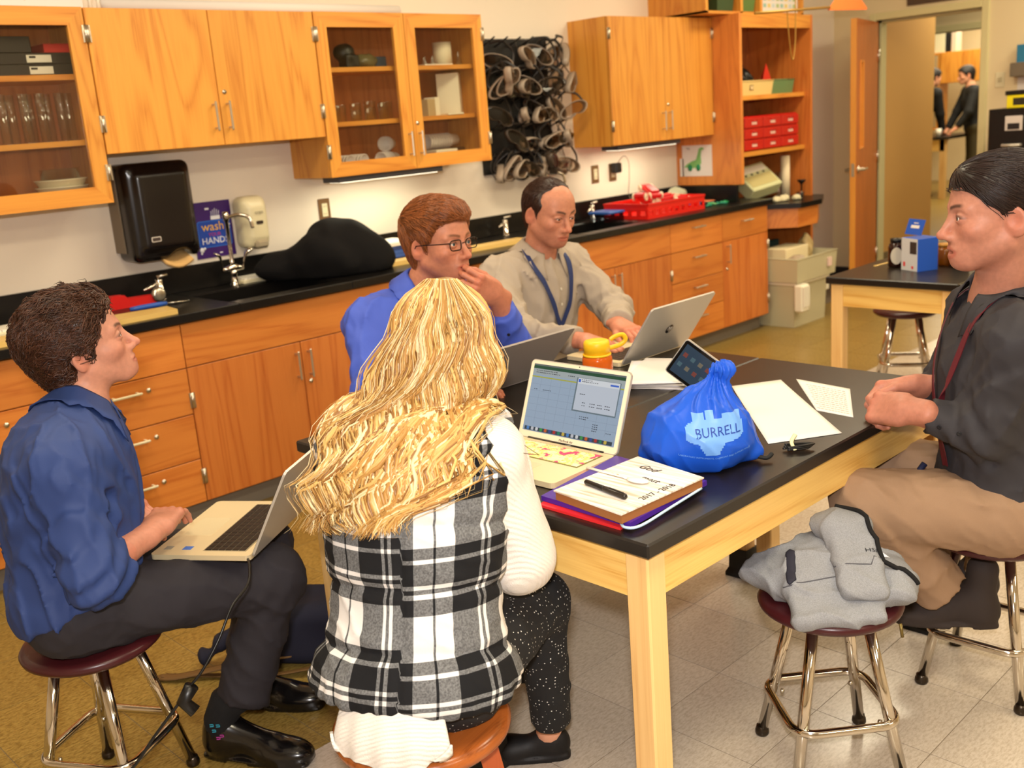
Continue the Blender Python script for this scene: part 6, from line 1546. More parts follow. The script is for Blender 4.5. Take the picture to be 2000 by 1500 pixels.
# dark tablet leaning behind the bag
t = thing('tablet', 'dark tablet propped up behind the blue bag', 'tablet', (2.185, 1.585, TZ))
MT = MX((0, 0, 0.130), unit((0.25, -0.72, -0.55)), unit((0.20, -0.42, 0.75)))
o = MB().prism(rrect(0.125, 0.110, 0.008, 3), 0.008, (0, 0, -0.008), AXY).xf(MT).build('shell', SILVER, t); fix_normals(o.data)
o = MB().prism(rrect(0.120, 0.105, 0.007, 3), 0.001, (0, 0, 0), AXY).xf(MT).build('screen', SCRD, t); fix_normals(o.data)
o = MB().box((-0.052, -0.044, 0.001), (0.052, 0.044, 0.0014), M=MT).build('display', mat('tablet_display', (40, 56, 74), 0.08, emit=0.15), t)
for k in range(8): MB().box((-0.045 + 0.024 * (k % 4), 0.01 - 0.03 * (k // 4), 0.0014), (-0.033 + 0.024 * (k % 4), 0.022 - 0.03 * (k // 4), 0.0018), M=MT).build('app_icon', em('tab%d' % (k % 3), [(150, 80, 70), (90, 120, 130), (140, 130, 110)][k % 3], 0.15), t)

# blue drawstring bag
BAGC = _a((1.872, 1.352, 0.0)); CRX = unit(_a((0.709, -0.704, 0))); CFY = unit(_a((0.704, 0.709, 0)))
def bag_sdf(P):
    q = np.stack([(P - BAGC) @ CRX, (P - BAGC) @ CFY, P[:, 2] - TZ], 1)
    d = s_ell(q, (-0.005, 0, 0.070), (0.128, 0.098, 0.082)); d = smin(d, s_ell(q, (0.0, 0, 0.045), (0.118, 0.09, 0.048)), 0.04)
    d = smin(d, s_cap(q, (0.010, 0, 0.09), (0.052, -0.005, 0.205), 0.100, 0.016), 0.05); d = smin(d, s_ell(q, (0.060, -0.008, 0.222), (0.026, 0.022, 0.018)), 0.012)
    d = smin(d, s_ell(q, (-0.105, 0.03, 0.022), (0.035, 0.03, 0.022)), 0.03); d = smin(d, s_ell(q, (0.118, -0.01, 0.022), (0.025, 0.025, 0.018)), 0.03)
    a = np.arctan2(q[:, 1], q[:, 0] - 0.045); w_ = np.exp(-((q[:, 2] - 0.20) / 0.075) ** 2)
    fo = 0.0055 * w_ * np.sin(a * 13 + 1.5 * np.sin(q[:, 2] * 40)) + 0.0075 * ((1 - np.abs(nz(P, 22, 3.3))) ** 3 - 0.4) + 0.003 * ((1 - np.abs(nz(P, 50, 1.2))) ** 3 - 0.4)
    d = d - fo
    return smax(d, -q[:, 2], 0.01)
V, Q = surface(bag_sdf, BAGC + _a((-0.2, -0.2, TZ - 0.005)), BAGC + _a((0.2, 0.2, TZ + 0.27)), 0.0036, 1.6)
bb = thing('drawstring_bag', 'shiny blue drawstring bag with printed lettering', 'bag', (float(BAGC[0]), float(BAGC[1]), TZ), world=True)
NYL = fabric('blue_nylon', (28, 84, 200), 0.36, 1500, 0.15); link('body', sdf_mesh('body', [(V, Q)], NYL, (BAGC[0], BAGC[1], TZ)), bb)
def decal(name, shape2d, m, off, parent):
    """flat print wrapped on the bag: points (x, z) on its front are pushed onto the cloth"""
    P = np.array([BAGC + CRX * x - CFY * 0.16 + _a((0, 0, TZ + z)) for (x, z) in shape2d])
    for _ in range(30): P = P + CFY[None] * np.clip(bag_sdf(P) - off, 0, 0.02)[:, None] * 0.7
    return P
def grid_decal(name, inside, x0, x1, z0, z1, n, m, off):
    xs = np.linspace(x0, x1, n); zs = np.linspace(z0, z1, n); G = [(x, z) for z in zs for x in xs]; P = decal(name, G, m, off, bb)
    F = [(j * n + i, j * n + i + 1, (j + 1) * n + i + 1, (j + 1) * n + i) for j in range(n - 1) for i in range(n - 1) if inside((xs[i] + xs[i + 1]) / 2, (zs[j] + zs[j + 1]) / 2)]
    MB().add(P, F, 0, True).build(name, m, bb)
BLOB = mat('bag_print_light', (108, 160, 230), 0.4); WHP = mat('bag_print_white', (226, 234, 246), 0.35)
cx_, cz_ = 0.022, 0.104
grid_decal('logo_shape', lambda x, z: ((x - cx_) / 0.068) ** 2 + ((z - cz_) / 0.026) ** 4 < 1 or (abs(x - cx_ + 0.010) < 0.045 - 0.6 * (cz_ - z) and cz_ - 0.050 < z < cz_) or (abs(x - cx_ + 0.035) < 0.012 and cz_ < z < cz_ + 0.04) or (abs(x - cx_ + 0.008) < 0.009 and cz_ < z < cz_ + 0.042) or (abs(x - cx_ - 0.04) < 0.022 and cz_ < z < cz_ + 0.034), -0.06, 0.10, 0.04, 0.16, 44, BLOB, 0.0012)
def bag_text(name, s_, size, x, z, m, arc=0.0):
    o = text(name, s_, size, Matrix(), m, None, 0); o.parent = bb
    co = np.zeros(len(o.data.vertices) * 3); o.data.vertices.foreach_get('co', co); co = co.reshape(-1, 3)
    P = decal(name, [(x + c[0], z + c[1] - arc * (c[0] ** 2) * -1) for c in co], m, 0.0022, bb) - _a((BAGC[0], BAGC[1], TZ))
    o.data.vertices.foreach_set('co', P.ravel()); o.data.update()
bag_text('lettering', 'BURRELL', 0.027, 0.028, 0.103, mat('bag_letters', (24, 60, 150), 0.4))
bag_text('small_lettering', 'LABORATORY INSTRUMENTS, CHEMICALS AND SUPPLIES SINCE', 0.0058, 0.020, 0.046, BLOB, 1.6)
MB().tube(bez([BAGC + CRX * 0.125 - CFY * 0.02 + _a((0, 0, TZ + 0.014)), BAGC + CRX * 0.15 - CFY * 0.03 + _a((0, 0, TZ + 0.010)), BAGC + CRX * 0.165 - CFY * 0.02 + _a((0, 0, TZ + 0.016))], 5), 0.005, 8).build('drawstring', mat('black_cord', (14, 14, 16), 0.7), bb)
t = thing('charging_cable', 'coiled black cable with a pale twist tie beside the blue bag', 'cable', (2.04, 1.215, TZ), world=True)
for k in range(3): MB().tube(bez([(2.045 + 0.004 * k, 1.235, TZ + 0.006 + 0.004 * k), (2.085, 1.205, TZ + 0.006 + 0.004 * k), (2.093 + 0.004 * k, 1.185, TZ + 0.012), (2.07, 1.19, TZ + 0.007 + 0.004 * k), (2.04, 1.22, TZ + 0.006 + 0.003 * k)], 6), 0.0026, 7).build('cable_loop', BLACKP, t)
MB().tube(bez([(2.05, 1.205, TZ + 0.006), (2.062, 1.222, TZ + 0.020), (2.080, 1.222, TZ + 0.034)], 5), 0.005, 6, flat=0.4).build('twist_tie', mat('pale_tie', (226, 220, 170), 0.6), t)

# folders, planner, pen, plastic utensil
def slab(name, label, cat, c4, z0, z1, m, parts=None):
    c4 = [Vector((*q, 0)) for q in c4]; ctr = sum(c4, Vector()) / 4
    t = thing(name, label, cat, (ctr.x, ctr.y, z0), world=True); mb = MB(); V = [(p.x, p.y, z0) for p in c4] + [(p.x, p.y, z1) for p in c4]
    mb.add(V, [(0, 3, 2, 1), (4, 5, 6, 7), (0, 1, 5, 4), (1, 2, 6, 5), (2, 3, 7, 6), (3, 0, 4, 7)]); o = mb.build('cover', m, t); fix_normals(o.data); return t
slab('folder', 'red paper folder at the bottom of the pile by the table corner', 'folder', [(1.452, 1.47), (1.452, 1.245), (1.735, 1.30), (1.74, 1.54)], TZ + 0.0003, TZ + 0.006, mat('red_folder', (214, 40, 44), 0.45))
t = slab('folder', 'purple plastic folder between red folder and planner', 'folder', [(1.470, 1.480), (1.462, 1.226), (1.742, 1.240), (1.765, 1.515)], TZ + 0.007, TZ + 0.018, mat('purple_folder', (70, 34, 140), 0.35))
MB().tube(bez([(1.474, 1.262, TZ + 0.012), (1.452, 1.235, TZ + 0.010), (1.470, 1.208, TZ + 0.013), (1.58, 1.216, TZ + 0.014), (1.70, 1.225, TZ + 0.016)], 6), 0.003, 7).build('elastic_loop', mat('pale_blue_elastic', (186, 214, 234), 0.5), t)
PZ = TZ + 0.040
def whitewash(name):
    m, nt, b = _new(name); N = nt.nodes; L = nt.links; g = N.new('ShaderNodeNewGeometry'); mp = N.new('ShaderNodeMapping'); mp.inputs['Scale'].default_value = (60, 4, 4); L.new(g.outputs['Position'], mp.inputs['Vector'])
    n = N.new('ShaderNodeTexNoise'); n.inputs['Scale'].default_value = 1.6; n.inputs['Detail'].default_value = 5; L.new(mp.outputs[0], n.inputs['Vector'])
    r = N.new('ShaderNodeValToRGB'); e = r.color_ramp.elements; e[0].position = 0.36; e[0].color = srgb(190, 170, 150); e[1].position = 0.60; e[1].color = srgb(238, 232, 226); q = e.new(0.47); q.color = srgb(228, 214, 198)
    L.new(n.outputs['Fac'], r.inputs[0]); L.new(r.outputs[0], b.inputs['Base Color']); b.inputs['Roughness'].default_value = 0.35
    return m
pc = [(1.470, 1.436), (1.447, 1.236), (1.703, 1.224), (1.735, 1.424)]
pl = slab('planner', 'hardback planner with whitewashed cover and 2017-2018 lettering', 'book', pc, TZ + 0.018, PZ - 0.003, mat('page_block', (150, 96, 52), 0.6))
c4 = [Vector((*q, 0)) for q in pc]; cc = sum(c4, Vector()) / 4; V = [cc + (p - cc) * 1.025 for p in c4]
o = MB().add([(p.x, p.y, PZ - 0.003) for p in V] + [(p.x, p.y, PZ) for p in V], [(0, 3, 2, 1), (4, 5, 6, 7), (0, 1, 5, 4), (1, 2, 6, 5), (2, 3, 7, 6), (3, 0, 4, 7)]).build('front_cover', whitewash('whitewash_cover'), pl); fix_normals(o.data)
xd = (c4[3] - c4[0]).normalized(); rd = (c4[1] - c4[0]).normalized()        # writing runs along rd, its top towards xd
INK = mat('ink_black', (30, 26, 26), 0.6); INKO = mat('ink_orange', (214, 150, 96), 0.6)
def pt(u, v): return c4[0] + (c4[1] - c4[0]) * u + (c4[3] - c4[0]) * v + Vector((0, 0, PZ + 0.0003))
text('lettering', 'God', 0.030, MX(pt(0.36, 0.84), rd, xd), INK, pl, shear=0.3); text('lettering', 'most', 0.024, MX(pt(0.60, 0.66), rd, xd), INK, pl, shear=0.3); text('lettering', '2017 - 2018', 0.022, MX(pt(0.93, 0.52), -xd * -1, -rd) if False else MX(pt(0.90, 0.50), xd, -rd), INK, pl)
for (u, v, n) in ((0.10, 0.56, 13), (0.16, 0.30, 11)):
    mb = MB(); P_ = [pt(u + 0.036 * k + 0.012 * math.sin(k * 2.1), v + 0.022 * math.sin(k * 2.6)) for k in range(n)]
    mb.tube(bez(P_, 5), 0.0013, 5, flat=0.25, up=(0, 0, 1)).build('script_line', INKO, pl)
t = thing('pen', 'black ballpoint pen lying on the planner', 'pen', (1.519, 1.340, PZ), world=True); a = Vector((1.531, 1.404, PZ + 0.0068)); b_ = Vector((1.509, 1.274, PZ + 0.0068)); d_ = b_ - a
MB().tube([a, a + d_ * 0.02, a + d_ * 0.45, a + d_ * 0.47], [0.004, 0.0058, 0.0062, 0.0062], 12).build('barrel', BLACKP, t); MB().tube([a + d_ * 0.47, a + d_ * 0.5, a + d_ * 0.97, b_], [0.0062, 0.0066, 0.0066, 0.004], 12).build('cap', mat('pen_cap', (40, 34, 30), 0.25), t); MB().box((-0.0012, 0, 0.006), (0.0012, 0.045, 0.0078), M=MX(a + d_ * 0.60, d_.cross(Vector((0, 0, 1))), d_)).build('clip', BLACKP, t)
t = thing('plastic_spoon', 'white plastic spoon lying on the planner', 'spoon', (1.605, 1.36, PZ), world=True); a = Vector((1.612, 1.470, PZ + 0.002)); b_ = Vector((1.603, 1.295, PZ + 0.003)); d_ = b_ - a
MB().tube([a, a + d_ * 0.3, a + d_ * 0.62, a + d_ * 0.70], [0.0055, 0.0048, 0.0035, 0.006], 10, flat=0.35, up=(0, 0, 1)).build('handle', WHITEP, t); MB().ball(tuple(a + d_ * 0.86 + Vector((0, 0, 0.002))), (0.0155, 0.028, 0.004), 16, 8, M=Matrix.Rotation(0.07, 3, 'Z')).build('bowl', WHITEP, t)

# ================================================================== JACKET ON THE STOOL
JC = _a((2.02, 1.10, 0.44))
RJ = lambda a, b_: np.array([[math.cos(a), 0, math.sin(a)], [0, 1, 0], [-math.sin(a), 0, math.cos(a)]]) @ np.array([[1, 0, 0], [0, math.cos(b_), -math.sin(b_)], [0, math.sin(b_), math.cos(b_)]])
def jk(P): return np.stack([(P - JC) @ CRX, (P - JC) @ CFY, P[:, 2] - JC[2]], 1)
def jack_sdf(P):
    q = jk(P); d = s_ell(q, (-0.03, 0.02, 0.045), (0.135, 0.115, 0.075)); d = smin(d, s_ell(q, (0.02, 0.045, 0.080), (0.085, 0.07, 0.055)), 0.04)
    d = smin(d, s_ell(q, (-0.145, 0.045, 0.045), (0.055, 0.05, 0.035)), 0.025); d = smin(d, s_rbox(q, (-0.02, -0.11, 0.030), (0.105, 0.060, 0.020), 0.016, RJ(0, 0.45)), 0.03)
    d = smin(d, s_ell(q, (0.125, -0.02, 0.045), (0.062, 0.115, 0.045)), 0.03)
    d = d - 0.009 * ((1 - np.abs(nz(P, 26, 7.7))) ** 3 - 0.4) - 0.003 * ((1 - np.abs(nz(P, 60, 2.2))) ** 3 - 0.4)
    return smax(d, -(q[:, 2] - 0.002 + 0.045 * np.clip((-q[:, 1] - 0.135) / 0.03, 0, 1)), 0.008)
def sleeve_sdf(P):
    q = jk(P); R_ = RJ(0.05, 0.62)
    d = s_rbox(q, (0.045, -0.045, 0.105), (0.056, 0.105, 0.026), 0.022, R_); d = smin(d, s_ell(q, (0.03, 0.045, 0.155), (0.062, 0.05, 0.034)), 0.03)
    return d - 0.006 * ((1 - np.abs(nz(P * _a((1, 1, 1.5)), 36, 5.1))) ** 3 - 0.4)
HEA = fabric('heather_grey', (142, 144, 148), 0.95, 420, 0.3, var=0.16); jt = thing('jacket', 'heather grey zip jacket heaped on the chrome stool', 'jacket', tuple(JC), world=True)
for nm, fn_ in (('body', jack_sdf), ('sleeve', sleeve_sdf)):
    V, Q = surface(fn_, JC + _a((-0.27, -0.27, -0.05)), JC + _a((0.27, 0.27, 0.25)), 0.0045, 1.6); link(nm, sdf_mesh(nm, [(V, Q)], HEA, tuple(JC)), jt)
def jpt(x, y, z): return JC + CRX * x + CFY * y + _a((0, 0, z))
def jpath(pts, fn_, off): 
    P, g = snap(fn_, np.array([tuple(v) for v in bez([Vector(jpt(*q)) for q in pts], 8)]), off); return P
mb = MB().tube(jpath([(0.035, 0.075, 0.20), (0.075, 0.03, 0.18), (0.095, -0.03, 0.15), (0.12, -0.07, 0.11), (0.175, -0.10, 0.06)], lambda P: np.minimum(jack_sdf(P), sleeve_sdf(P)), 0.003), 0.0055, 8).build('zipper', BLACKM, jt)
mb = MB().tube(jpath([(-0.095, -0.01, 0.13), (-0.105, -0.045, 0.11), (-0.108, -0.085, 0.08)], jack_sdf, 0.001), 0.011, 8, flat=0.3).build('pocket_trim', mat('navy_trim', (38, 38, 52), 0.8), jt)
for pp, fn_ in (([(-0.13, -0.075, 0.06), (-0.06, -0.085, 0.08), (-0.005, -0.09, 0.09)], jack_sdf), ([(-0.012, -0.065, 0.10), (0.045, -0.072, 0.10), (0.10, -0.065, 0.10)], sleeve_sdf)):
    MB().tube(jpath(pp, fn_, 0.0005), 0.0014, 5).build('seam', mat('seam_dark', (86, 86, 92), 0.9), jt)
o = text('chest_lettering', 'HSH', 0.020, Matrix(), BLACKM, None, 0); o.parent = jt
co = np.zeros(len(o.data.vertices) * 3); o.data.vertices.foreach_get('co', co); co = co.reshape(-1, 3); P = np.array([jpt(0.082 + c[0], -0.055 + c[1] * 0.6, 0.20) for c in co])
for _ in range(30): P = P - _a((0, 0, 1))[None] * np.maximum(np.minimum(jack_sdf(P), sleeve_sdf(P)) - 0.0015, 0)[:, None] * 0.7
o.data.vertices.foreach_set('co', (P - JC).ravel()); o.data.update()
MB().tube([jpt(0.105, -0.165, 0.0), jpt(0.108, -0.170, -0.03)], 0.004, 6).build('zip_pull', mat('brass_pull', (120, 104, 60), 0.4, 0.8), jt)
o = MB().grid(lambda u, v: tuple(jpt(0.10 + 0.07 * u, 0.05 - 0.10 * u - 0.02 * v, 0.105 - 0.045 * u - 0.02 * v)), 8, 5).build('white_lining', mat('white_lining', (236, 232, 236), 0.9), jt); md = o.modifiers.new('s', 'SOLIDIFY'); md.thickness = 0.012

# ================================================================== FLOOR THINGS AT LEFT
BRN = mat('brown_leather', (120, 66, 30), 0.45); OLV = mat('olive_strap', (104, 74, 34), 0.7); NVB = fabric('navy_canvas', (34, 34, 48), 0.9, 600, 0.3)
sb = thing('satchel', 'dark messenger bag with brown leather trim under the lap laptop', 'bag', (1.47, 2.60, 0), world=True)
def sat(P): 
    q = P - _a((1.50, 2.60, 0.10)); q = np.stack([q @ CRX, q @ CFY, q[:, 2]], 1); return smax(s_rbox(q, (0, 0, 0), (0.15, 0.10, 0.10), 0.05) - 0.010 * nz(P, 24, 1), -P[:, 2], 0.01)
V, Q = surface(sat, (1.2, 2.3, 0), (1.8, 2.9, 0.25), 0.009); link('body', sdf_mesh('body', [(V, Q)], NVB, (1.47, 2.60, 0)), sb)
MB().tube(bez([(1.43, 2.72, 0.14), (1.33, 2.76, 0.09), (1.28, 2.78, 0.045), (1.24, 2.80, 0.03)], 6), [0.03 + 0.012 * math.sin(k * 0.9) for k in range(19)], 8, flat=0.6).build('flap', NVB, sb)
MB().tube(bez([(1.42, 2.55, 0.05), (1.30, 2.66, 0.035), (1.16, 2.78, 0.012), (1.13, 2.84, 0.006), (1.20, 2.76, 0.005), (1.34, 2.58, 0.006), (1.44, 2.48, 0.02)], 8), 0.020, 6, flat=0.12, up=(0, 0, 1)).build('strap', OLV, sb)
MB().prism([(1.42, 2.36), (1.50, 2.28), (1.62, 2.36), (1.56, 2.48)], 0.03, (0, 0, 0.003), AXY).build('leather_flap', BRN, sb)
t = thing('laptop_charger', 'black laptop power cable trailing from the lap laptop across the floor', 'cable', (0.80, 2.0, 0.0), world=True)
pth = [(1.085, 2.085, 0.590), (1.04, 2.05, 0.575), (0.985, 1.99, 0.62), (0.92, 1.94, 0.63), (0.865, 1.92, 0.61), (0.80, 1.905, 0.585), (0.775, 1.905, 0.578)]
pth = [(1.098, 2.118, 0.597), (1.085, 2.09, 0.594), (1.045, 2.035, 0.575), (0.98, 2.0, 0.555), (0.93, 1.985, 0.50), (0.88, 1.985, 0.445), (0.845, 2.0, 0.41)]
MB().tube(bez(pth, 6), 0.0032, 7).build('cable', BLACKP, t)
MB().tube([(0.855, 1.992, 0.418), (0.835, 2.002, 0.385), (0.850, 1.985, 0.36)], [0.016, 0.016, 0.015], 10).build('ferrite_block', BLACKP, t)
MB().tube(bez([(0.84, 2.0, 0.40), (0.77, 2.02, 0.33), (0.70, 2.04, 0.26), (0.62, 2.08, 0.235), (0.50, 2.14, 0.20), (0.38, 2.2, 0.12), (0.2, 2.28, 0.02), (-0.1, 2.4, 0.004)], 7), 0.0035, 7).build('cable', BLACKP, t)
V, Q = surface(lambda P: smax(s_ell(P, (1.02, 1.66, 0.075), (0.085, 0.07, 0.095)) - 0.006 * nz(P, 30, 2), -P[:, 2], 0.008), (0.9, 1.55, 0), (1.15, 1.8, 0.19), 0.007)
bl = link('handbag', sdf_mesh('handbag', [(V, Q)], BLACKM, (1.02, 1.66, 0)), None, 'small black bag on the floor beside the wooden stool', 'bag'); bl.location = (1.02, 1.66, 0)
# ================================================================== WALL FITTINGS
t = thing('towel_dispenser', 'large black paper towel dispenser on the wall left of the poster', 'dispenser', (2.085, 4.40, 1.10), world=True)
def tow(P):
    q = P - _a((2.085, 4.40, 1.30)); d = s_rbox(q, (0, 0.0, 0.0), (0.158, 0.092, 0.212), 0.035); d = smin(d, s_rbox(q, (0.005, -0.065, 0.005), (0.125, 0.050, 0.175), 0.03), 0.02)
    return smax(d, -s_cap(q, (0.06, -0.08, -0.25), (0.06, 0.08, -0.25), 0.075), 0.01)
V, Q = surface(tow, (1.9, 4.25, 1.06), (2.27, 4.488, 1.54), 0.007); TOWB = mat('smoke_black', (20, 15, 14), 0.22, spec=0.5); link('cover', sdf_mesh('cover', [(V, Q)], TOWB, (2.085, 4.40, 1.10)), t)
B((1.921, 4.39, 1.13), (1.928, 4.487, 1.50), 0.002).build('side_panel', mat('grey_side', (126, 112, 92), 0.5), t)
def tri(u, v): return (2.06 + 0.125 * u, 4.33 + 0.10 * v - 0.03 * (1 - v), 1.135 - 0.055 * (1 - v) - 0.025 * math.sin(u * PI))
o = MB().grid(tri, 8, 6).build('paper_towel', mat('brown_paper', (206, 164, 104), 0.9), t); md = o.modifiers.new('s', 'SOLIDIFY'); md.thickness = 0.012
o = MB().prism(rrect(0.044, 0.022, 0.005, 3), 0.002, (2.02, 4.284, 1.185), ((1, 0, 0), (0, 0, 1), (0, -1, 0))).build('brand_plate', mat('plate_white', (206, 196, 186), 0.4), t); fix_normals(o.data)
o = MB().prism(rrect(0.037, 0.015, 0.004, 3), 0.001, (2.02, 4.282, 1.185), ((1, 0, 0), (0, 0, 1), (0, -1, 0))).build('brand_plate_inner', mat('plate_dark', (60, 48, 44), 0.4), t); fix_normals(o.data)
# poster
po = thing('poster', 'purple wash your hands poster on the wall', 'poster', (2.405, 4.487, 1.046), world=True)
B((2.303, 4.484, 1.046), (2.505, 4.489, 1.307)).build('sheet', mat('poster_purple', (62, 24, 108), 0.5), po)
WH = lambda x, z, y=4.4835: MX((x, y, z), (1, 0, 0), (0, 0, 1))
o = MB().prism(rrect(0.172, 0.125, 0.012, 4), 0.0006, (2.407, 4.484, 1.157), ((1, 0, 0), (0, 0, 1), (0, -1, 0))).build('panel_border', mat('poster_blue2', (40, 110, 210), 0.5), po); fix_normals(o.data)
o = MB().prism(rrect(0.164, 0.117, 0.010, 4), 0.0006, (2.407, 4.4834, 1.157), ((1, 0, 0), (0, 0, 1), (0, -1, 0))).build('panel', mat('poster_blue', (30, 70, 170), 0.5), po); fix_normals(o.data)
text('lettering', 'wash', 0.058, WH(2.400, 1.190, 4.482), mat('poster_yellow', (240, 184, 60), 0.5), po, 0.0003); text('lettering', 'YOUR', 0.024, WH(2.405, 1.153, 4.482), mat('poster_magenta', (190, 40, 110), 0.5), po, 0.0003); text('lettering', 'HANDS', 0.042, WH(2.405, 1.124, 4.482), mat('poster_white', (240, 240, 244), 0.5), po, 0.0003)
PWM = MATS['poster_white']
mb = MB()
for k in range(5): mb.tube([(2.400 + 0.009 * k, 4.4832, 1.235), (2.402 + 0.010 * k, 4.4832, 1.262 + 0.006 * (2 - abs(k - 2)))], 0.004, 6, flat=0.3)
mb.box((2.396, 4.4825, 1.222), (2.444, 4.4837, 1.240)); mb.build('hand_drawing', PWM, po, kind='stuff')
for (x, z, r) in ((2.330, 1.086, 0.012), (2.345, 1.092, 0.006), (2.326, 1.070, 0.005), (2.478, 1.178, 0.011), (2.470, 1.190, 0.006), (2.488, 1.192, 0.005)):
    MB().lathe([(0, 0.0008), (r, 0.0008), (r, 0)], (x, 4.4835, z), 16, M=TRS(rot=(PI / 2, 0, 0))).build('bubble', PWM, po)
B((2.372, 4.4830, 1.270), (2.392, 4.4836, 1.279)).build('small_mark', PWM, po); B((2.42, 4.4830, 1.062), (2.434, 4.4836, 1.067)).build('small_mark', PWM, po)
# soap dispenser
t = thing('soap_dispenser', 'cream soap dispenser mounted beside the poster', 'dispenser', (2.575, 4.43, 1.06), world=True)
def soap(P):
    q = P - _a((2.575, 4.43, 1.19)); d = s_rbox(q, (0, 0.0, 0.0), (0.070, 0.058, 0.125), 0.040); d = smin(d, s_rbox(q, (0.004, -0.035, 0.002), (0.050, 0.035, 0.090), 0.025), 0.02); return smax(d, -(P[:, 2] - 1.075), 0.006)
V, Q = surface(soap, (2.49, 4.34, 1.06), (2.66, 4.49, 1.33), 0.005); CRM = mat('soap_cream', (218, 206, 168), 0.35); link('housing', sdf_mesh('housing', [(V, Q)], CRM, (2.575, 4.43, 1.06)), t)
MB().box((2.546, 4.352, 1.066), (2.616, 4.42, 1.108), 0.012).build('push_bar', mat('soap_grey', (160, 146, 120), 0.4), t)
o = MB().prism(rrect(0.036, 0.016, 0.006, 3), 0.004, (2.580, 4.360, 1.190), ((1, 0, 0), (0, 0, 1), (0, -1, 0))).build('level_window', mat('window_dark', (52, 40, 36), 0.2), t); fix_normals(o.data)
text('brand_lettering', 'GOJO', 0.017, WH(2.580, 1.236, 4.3535), mat('gojo_ink', (96, 88, 72), 0.5), t, 0.0004)
# outlets and switch
BRASS = mat('outlet_plate', (136, 106, 74), 0.35, 0.6)
def outlet(x, z, label, plug=False):
    t = thing('wall_outlet', label, 'outlet', (x, WY, z), world=True); B((x - 0.036, WY - 0.006, z - 0.058), (x + 0.036, WY, z + 0.058), 0.003).build('plate', BRASS, t)
    B((x - 0.017, WY - 0.010, z - 0.034), (x + 0.017, WY - 0.005, z + 0.034), 0.002).build('receptacle', IVORY, t)
    for dz in (0.019, -0.019):
        for dx in (-0.006, 0.006): B((x + dx - 0.001, WY - 0.0106, z + dz - 0.004), (x + dx + 0.001, WY - 0.0098, z + dz + 0.004)).build('slot', BLACKP, t)
outlet(3.040, 1.195, 'brass-plated wall outlet above the black coat'); outlet(5.168, 1.187, 'left brass outlet below the right wall cabinet'); outlet(5.345, 1.185, 'right brass outlet holding the black power adapter')
t = thing('power_adapter', 'black power adapter plugged in with a trailing cord', 'adapter', (5.345, 4.45, 1.19), world=True); B((5.315, 4.425, 1.180), (5.375, 4.478, 1.245), 0.008).build('block', BLACKP, t)
MB().tube(bez([(5.36, 4.45, 1.245), (5.40, 4.43, 1.285), (5.46, 4.44, 1.24), (5.47, 4.45, 1.12), (5.46, 4.45, 1.02), (5.45, 4.38, 0.95)], 6), 0.0022, 6).build('cord', mat('grey_cord', (120, 112, 96), 0.6), t)
t = thing('light_switch', 'ivory light switch plate on the wall beside the doorway', 'switch', (WX, 3.128, 1.53), world=True); B((WX - 0.007, 3.095, 1.53), (WX, 3.162, 1.642), 0.003).build('plate', IVORY, t); B((WX - 0.013, 3.115, 1.57), (WX - 0.006, 3.142, 1.604), 0.002).build('rocker', mat('rocker', (196, 184, 148), 0.4), t)
# dinosaur drawing taped to the shelf side
t = thing('drawing', 'child’s drawing of a green long-necked dinosaur on white paper', 'drawing', (6.058, 4.31, 1.09), world=True)
B((6.0585, 4.19, 1.092), (6.061, 4.440, 1.304)).build('sheet', PAPER, t); B((6.0585, 4.43, 1.092), (6.061, 4.462, 1.215)).build('sheet_corner', PAPER, t)
DG = mat('dino_green', (126, 186, 110), 0.8); DGD = mat('dino_dark_green', (44, 140, 92), 0.8)
dn = [(0.0, 0.0), (0.03, 0.022), (0.07, 0.04), (0.105, 0.05), (0.12, 0.09), (0.13, 0.125), (0.155, 0.135), (0.175, 0.125), (0.17, 0.118), (0.15, 0.112), (0.145, 0.07), (0.15, 0.03), (0.135, 0.005), (0.09, -0.008), (0.04, -0.004)]
o = MB().prism([(-p[0], p[1]) for p in dn], 0.0006, (6.0583, 4.428, 1.155), ((0, 1, 0), (0, 0, 1), (-1, 0, 0))).build('dinosaur_body', DG, t); fix_normals(o.data)
for y in (4.375, 4.305): MB().lathe([(0, 0.001), (0.019, 0.001), (0.019, 0)], (6.0578, y, 1.150), 16, M=TRS(rot=(0, -PI / 2, 0), sc=(1.25, 1, 1))).build('foot', DGD, t)
MB().box((6.0578, 4.375, 1.286), (6.0586, 4.405, 1.289)).box((6.0578, 4.37, 1.276), (6.0586, 4.40, 1.279)).build('pencil_words', mat('pencil', (90, 90, 96), 0.8), t, kind='stuff')
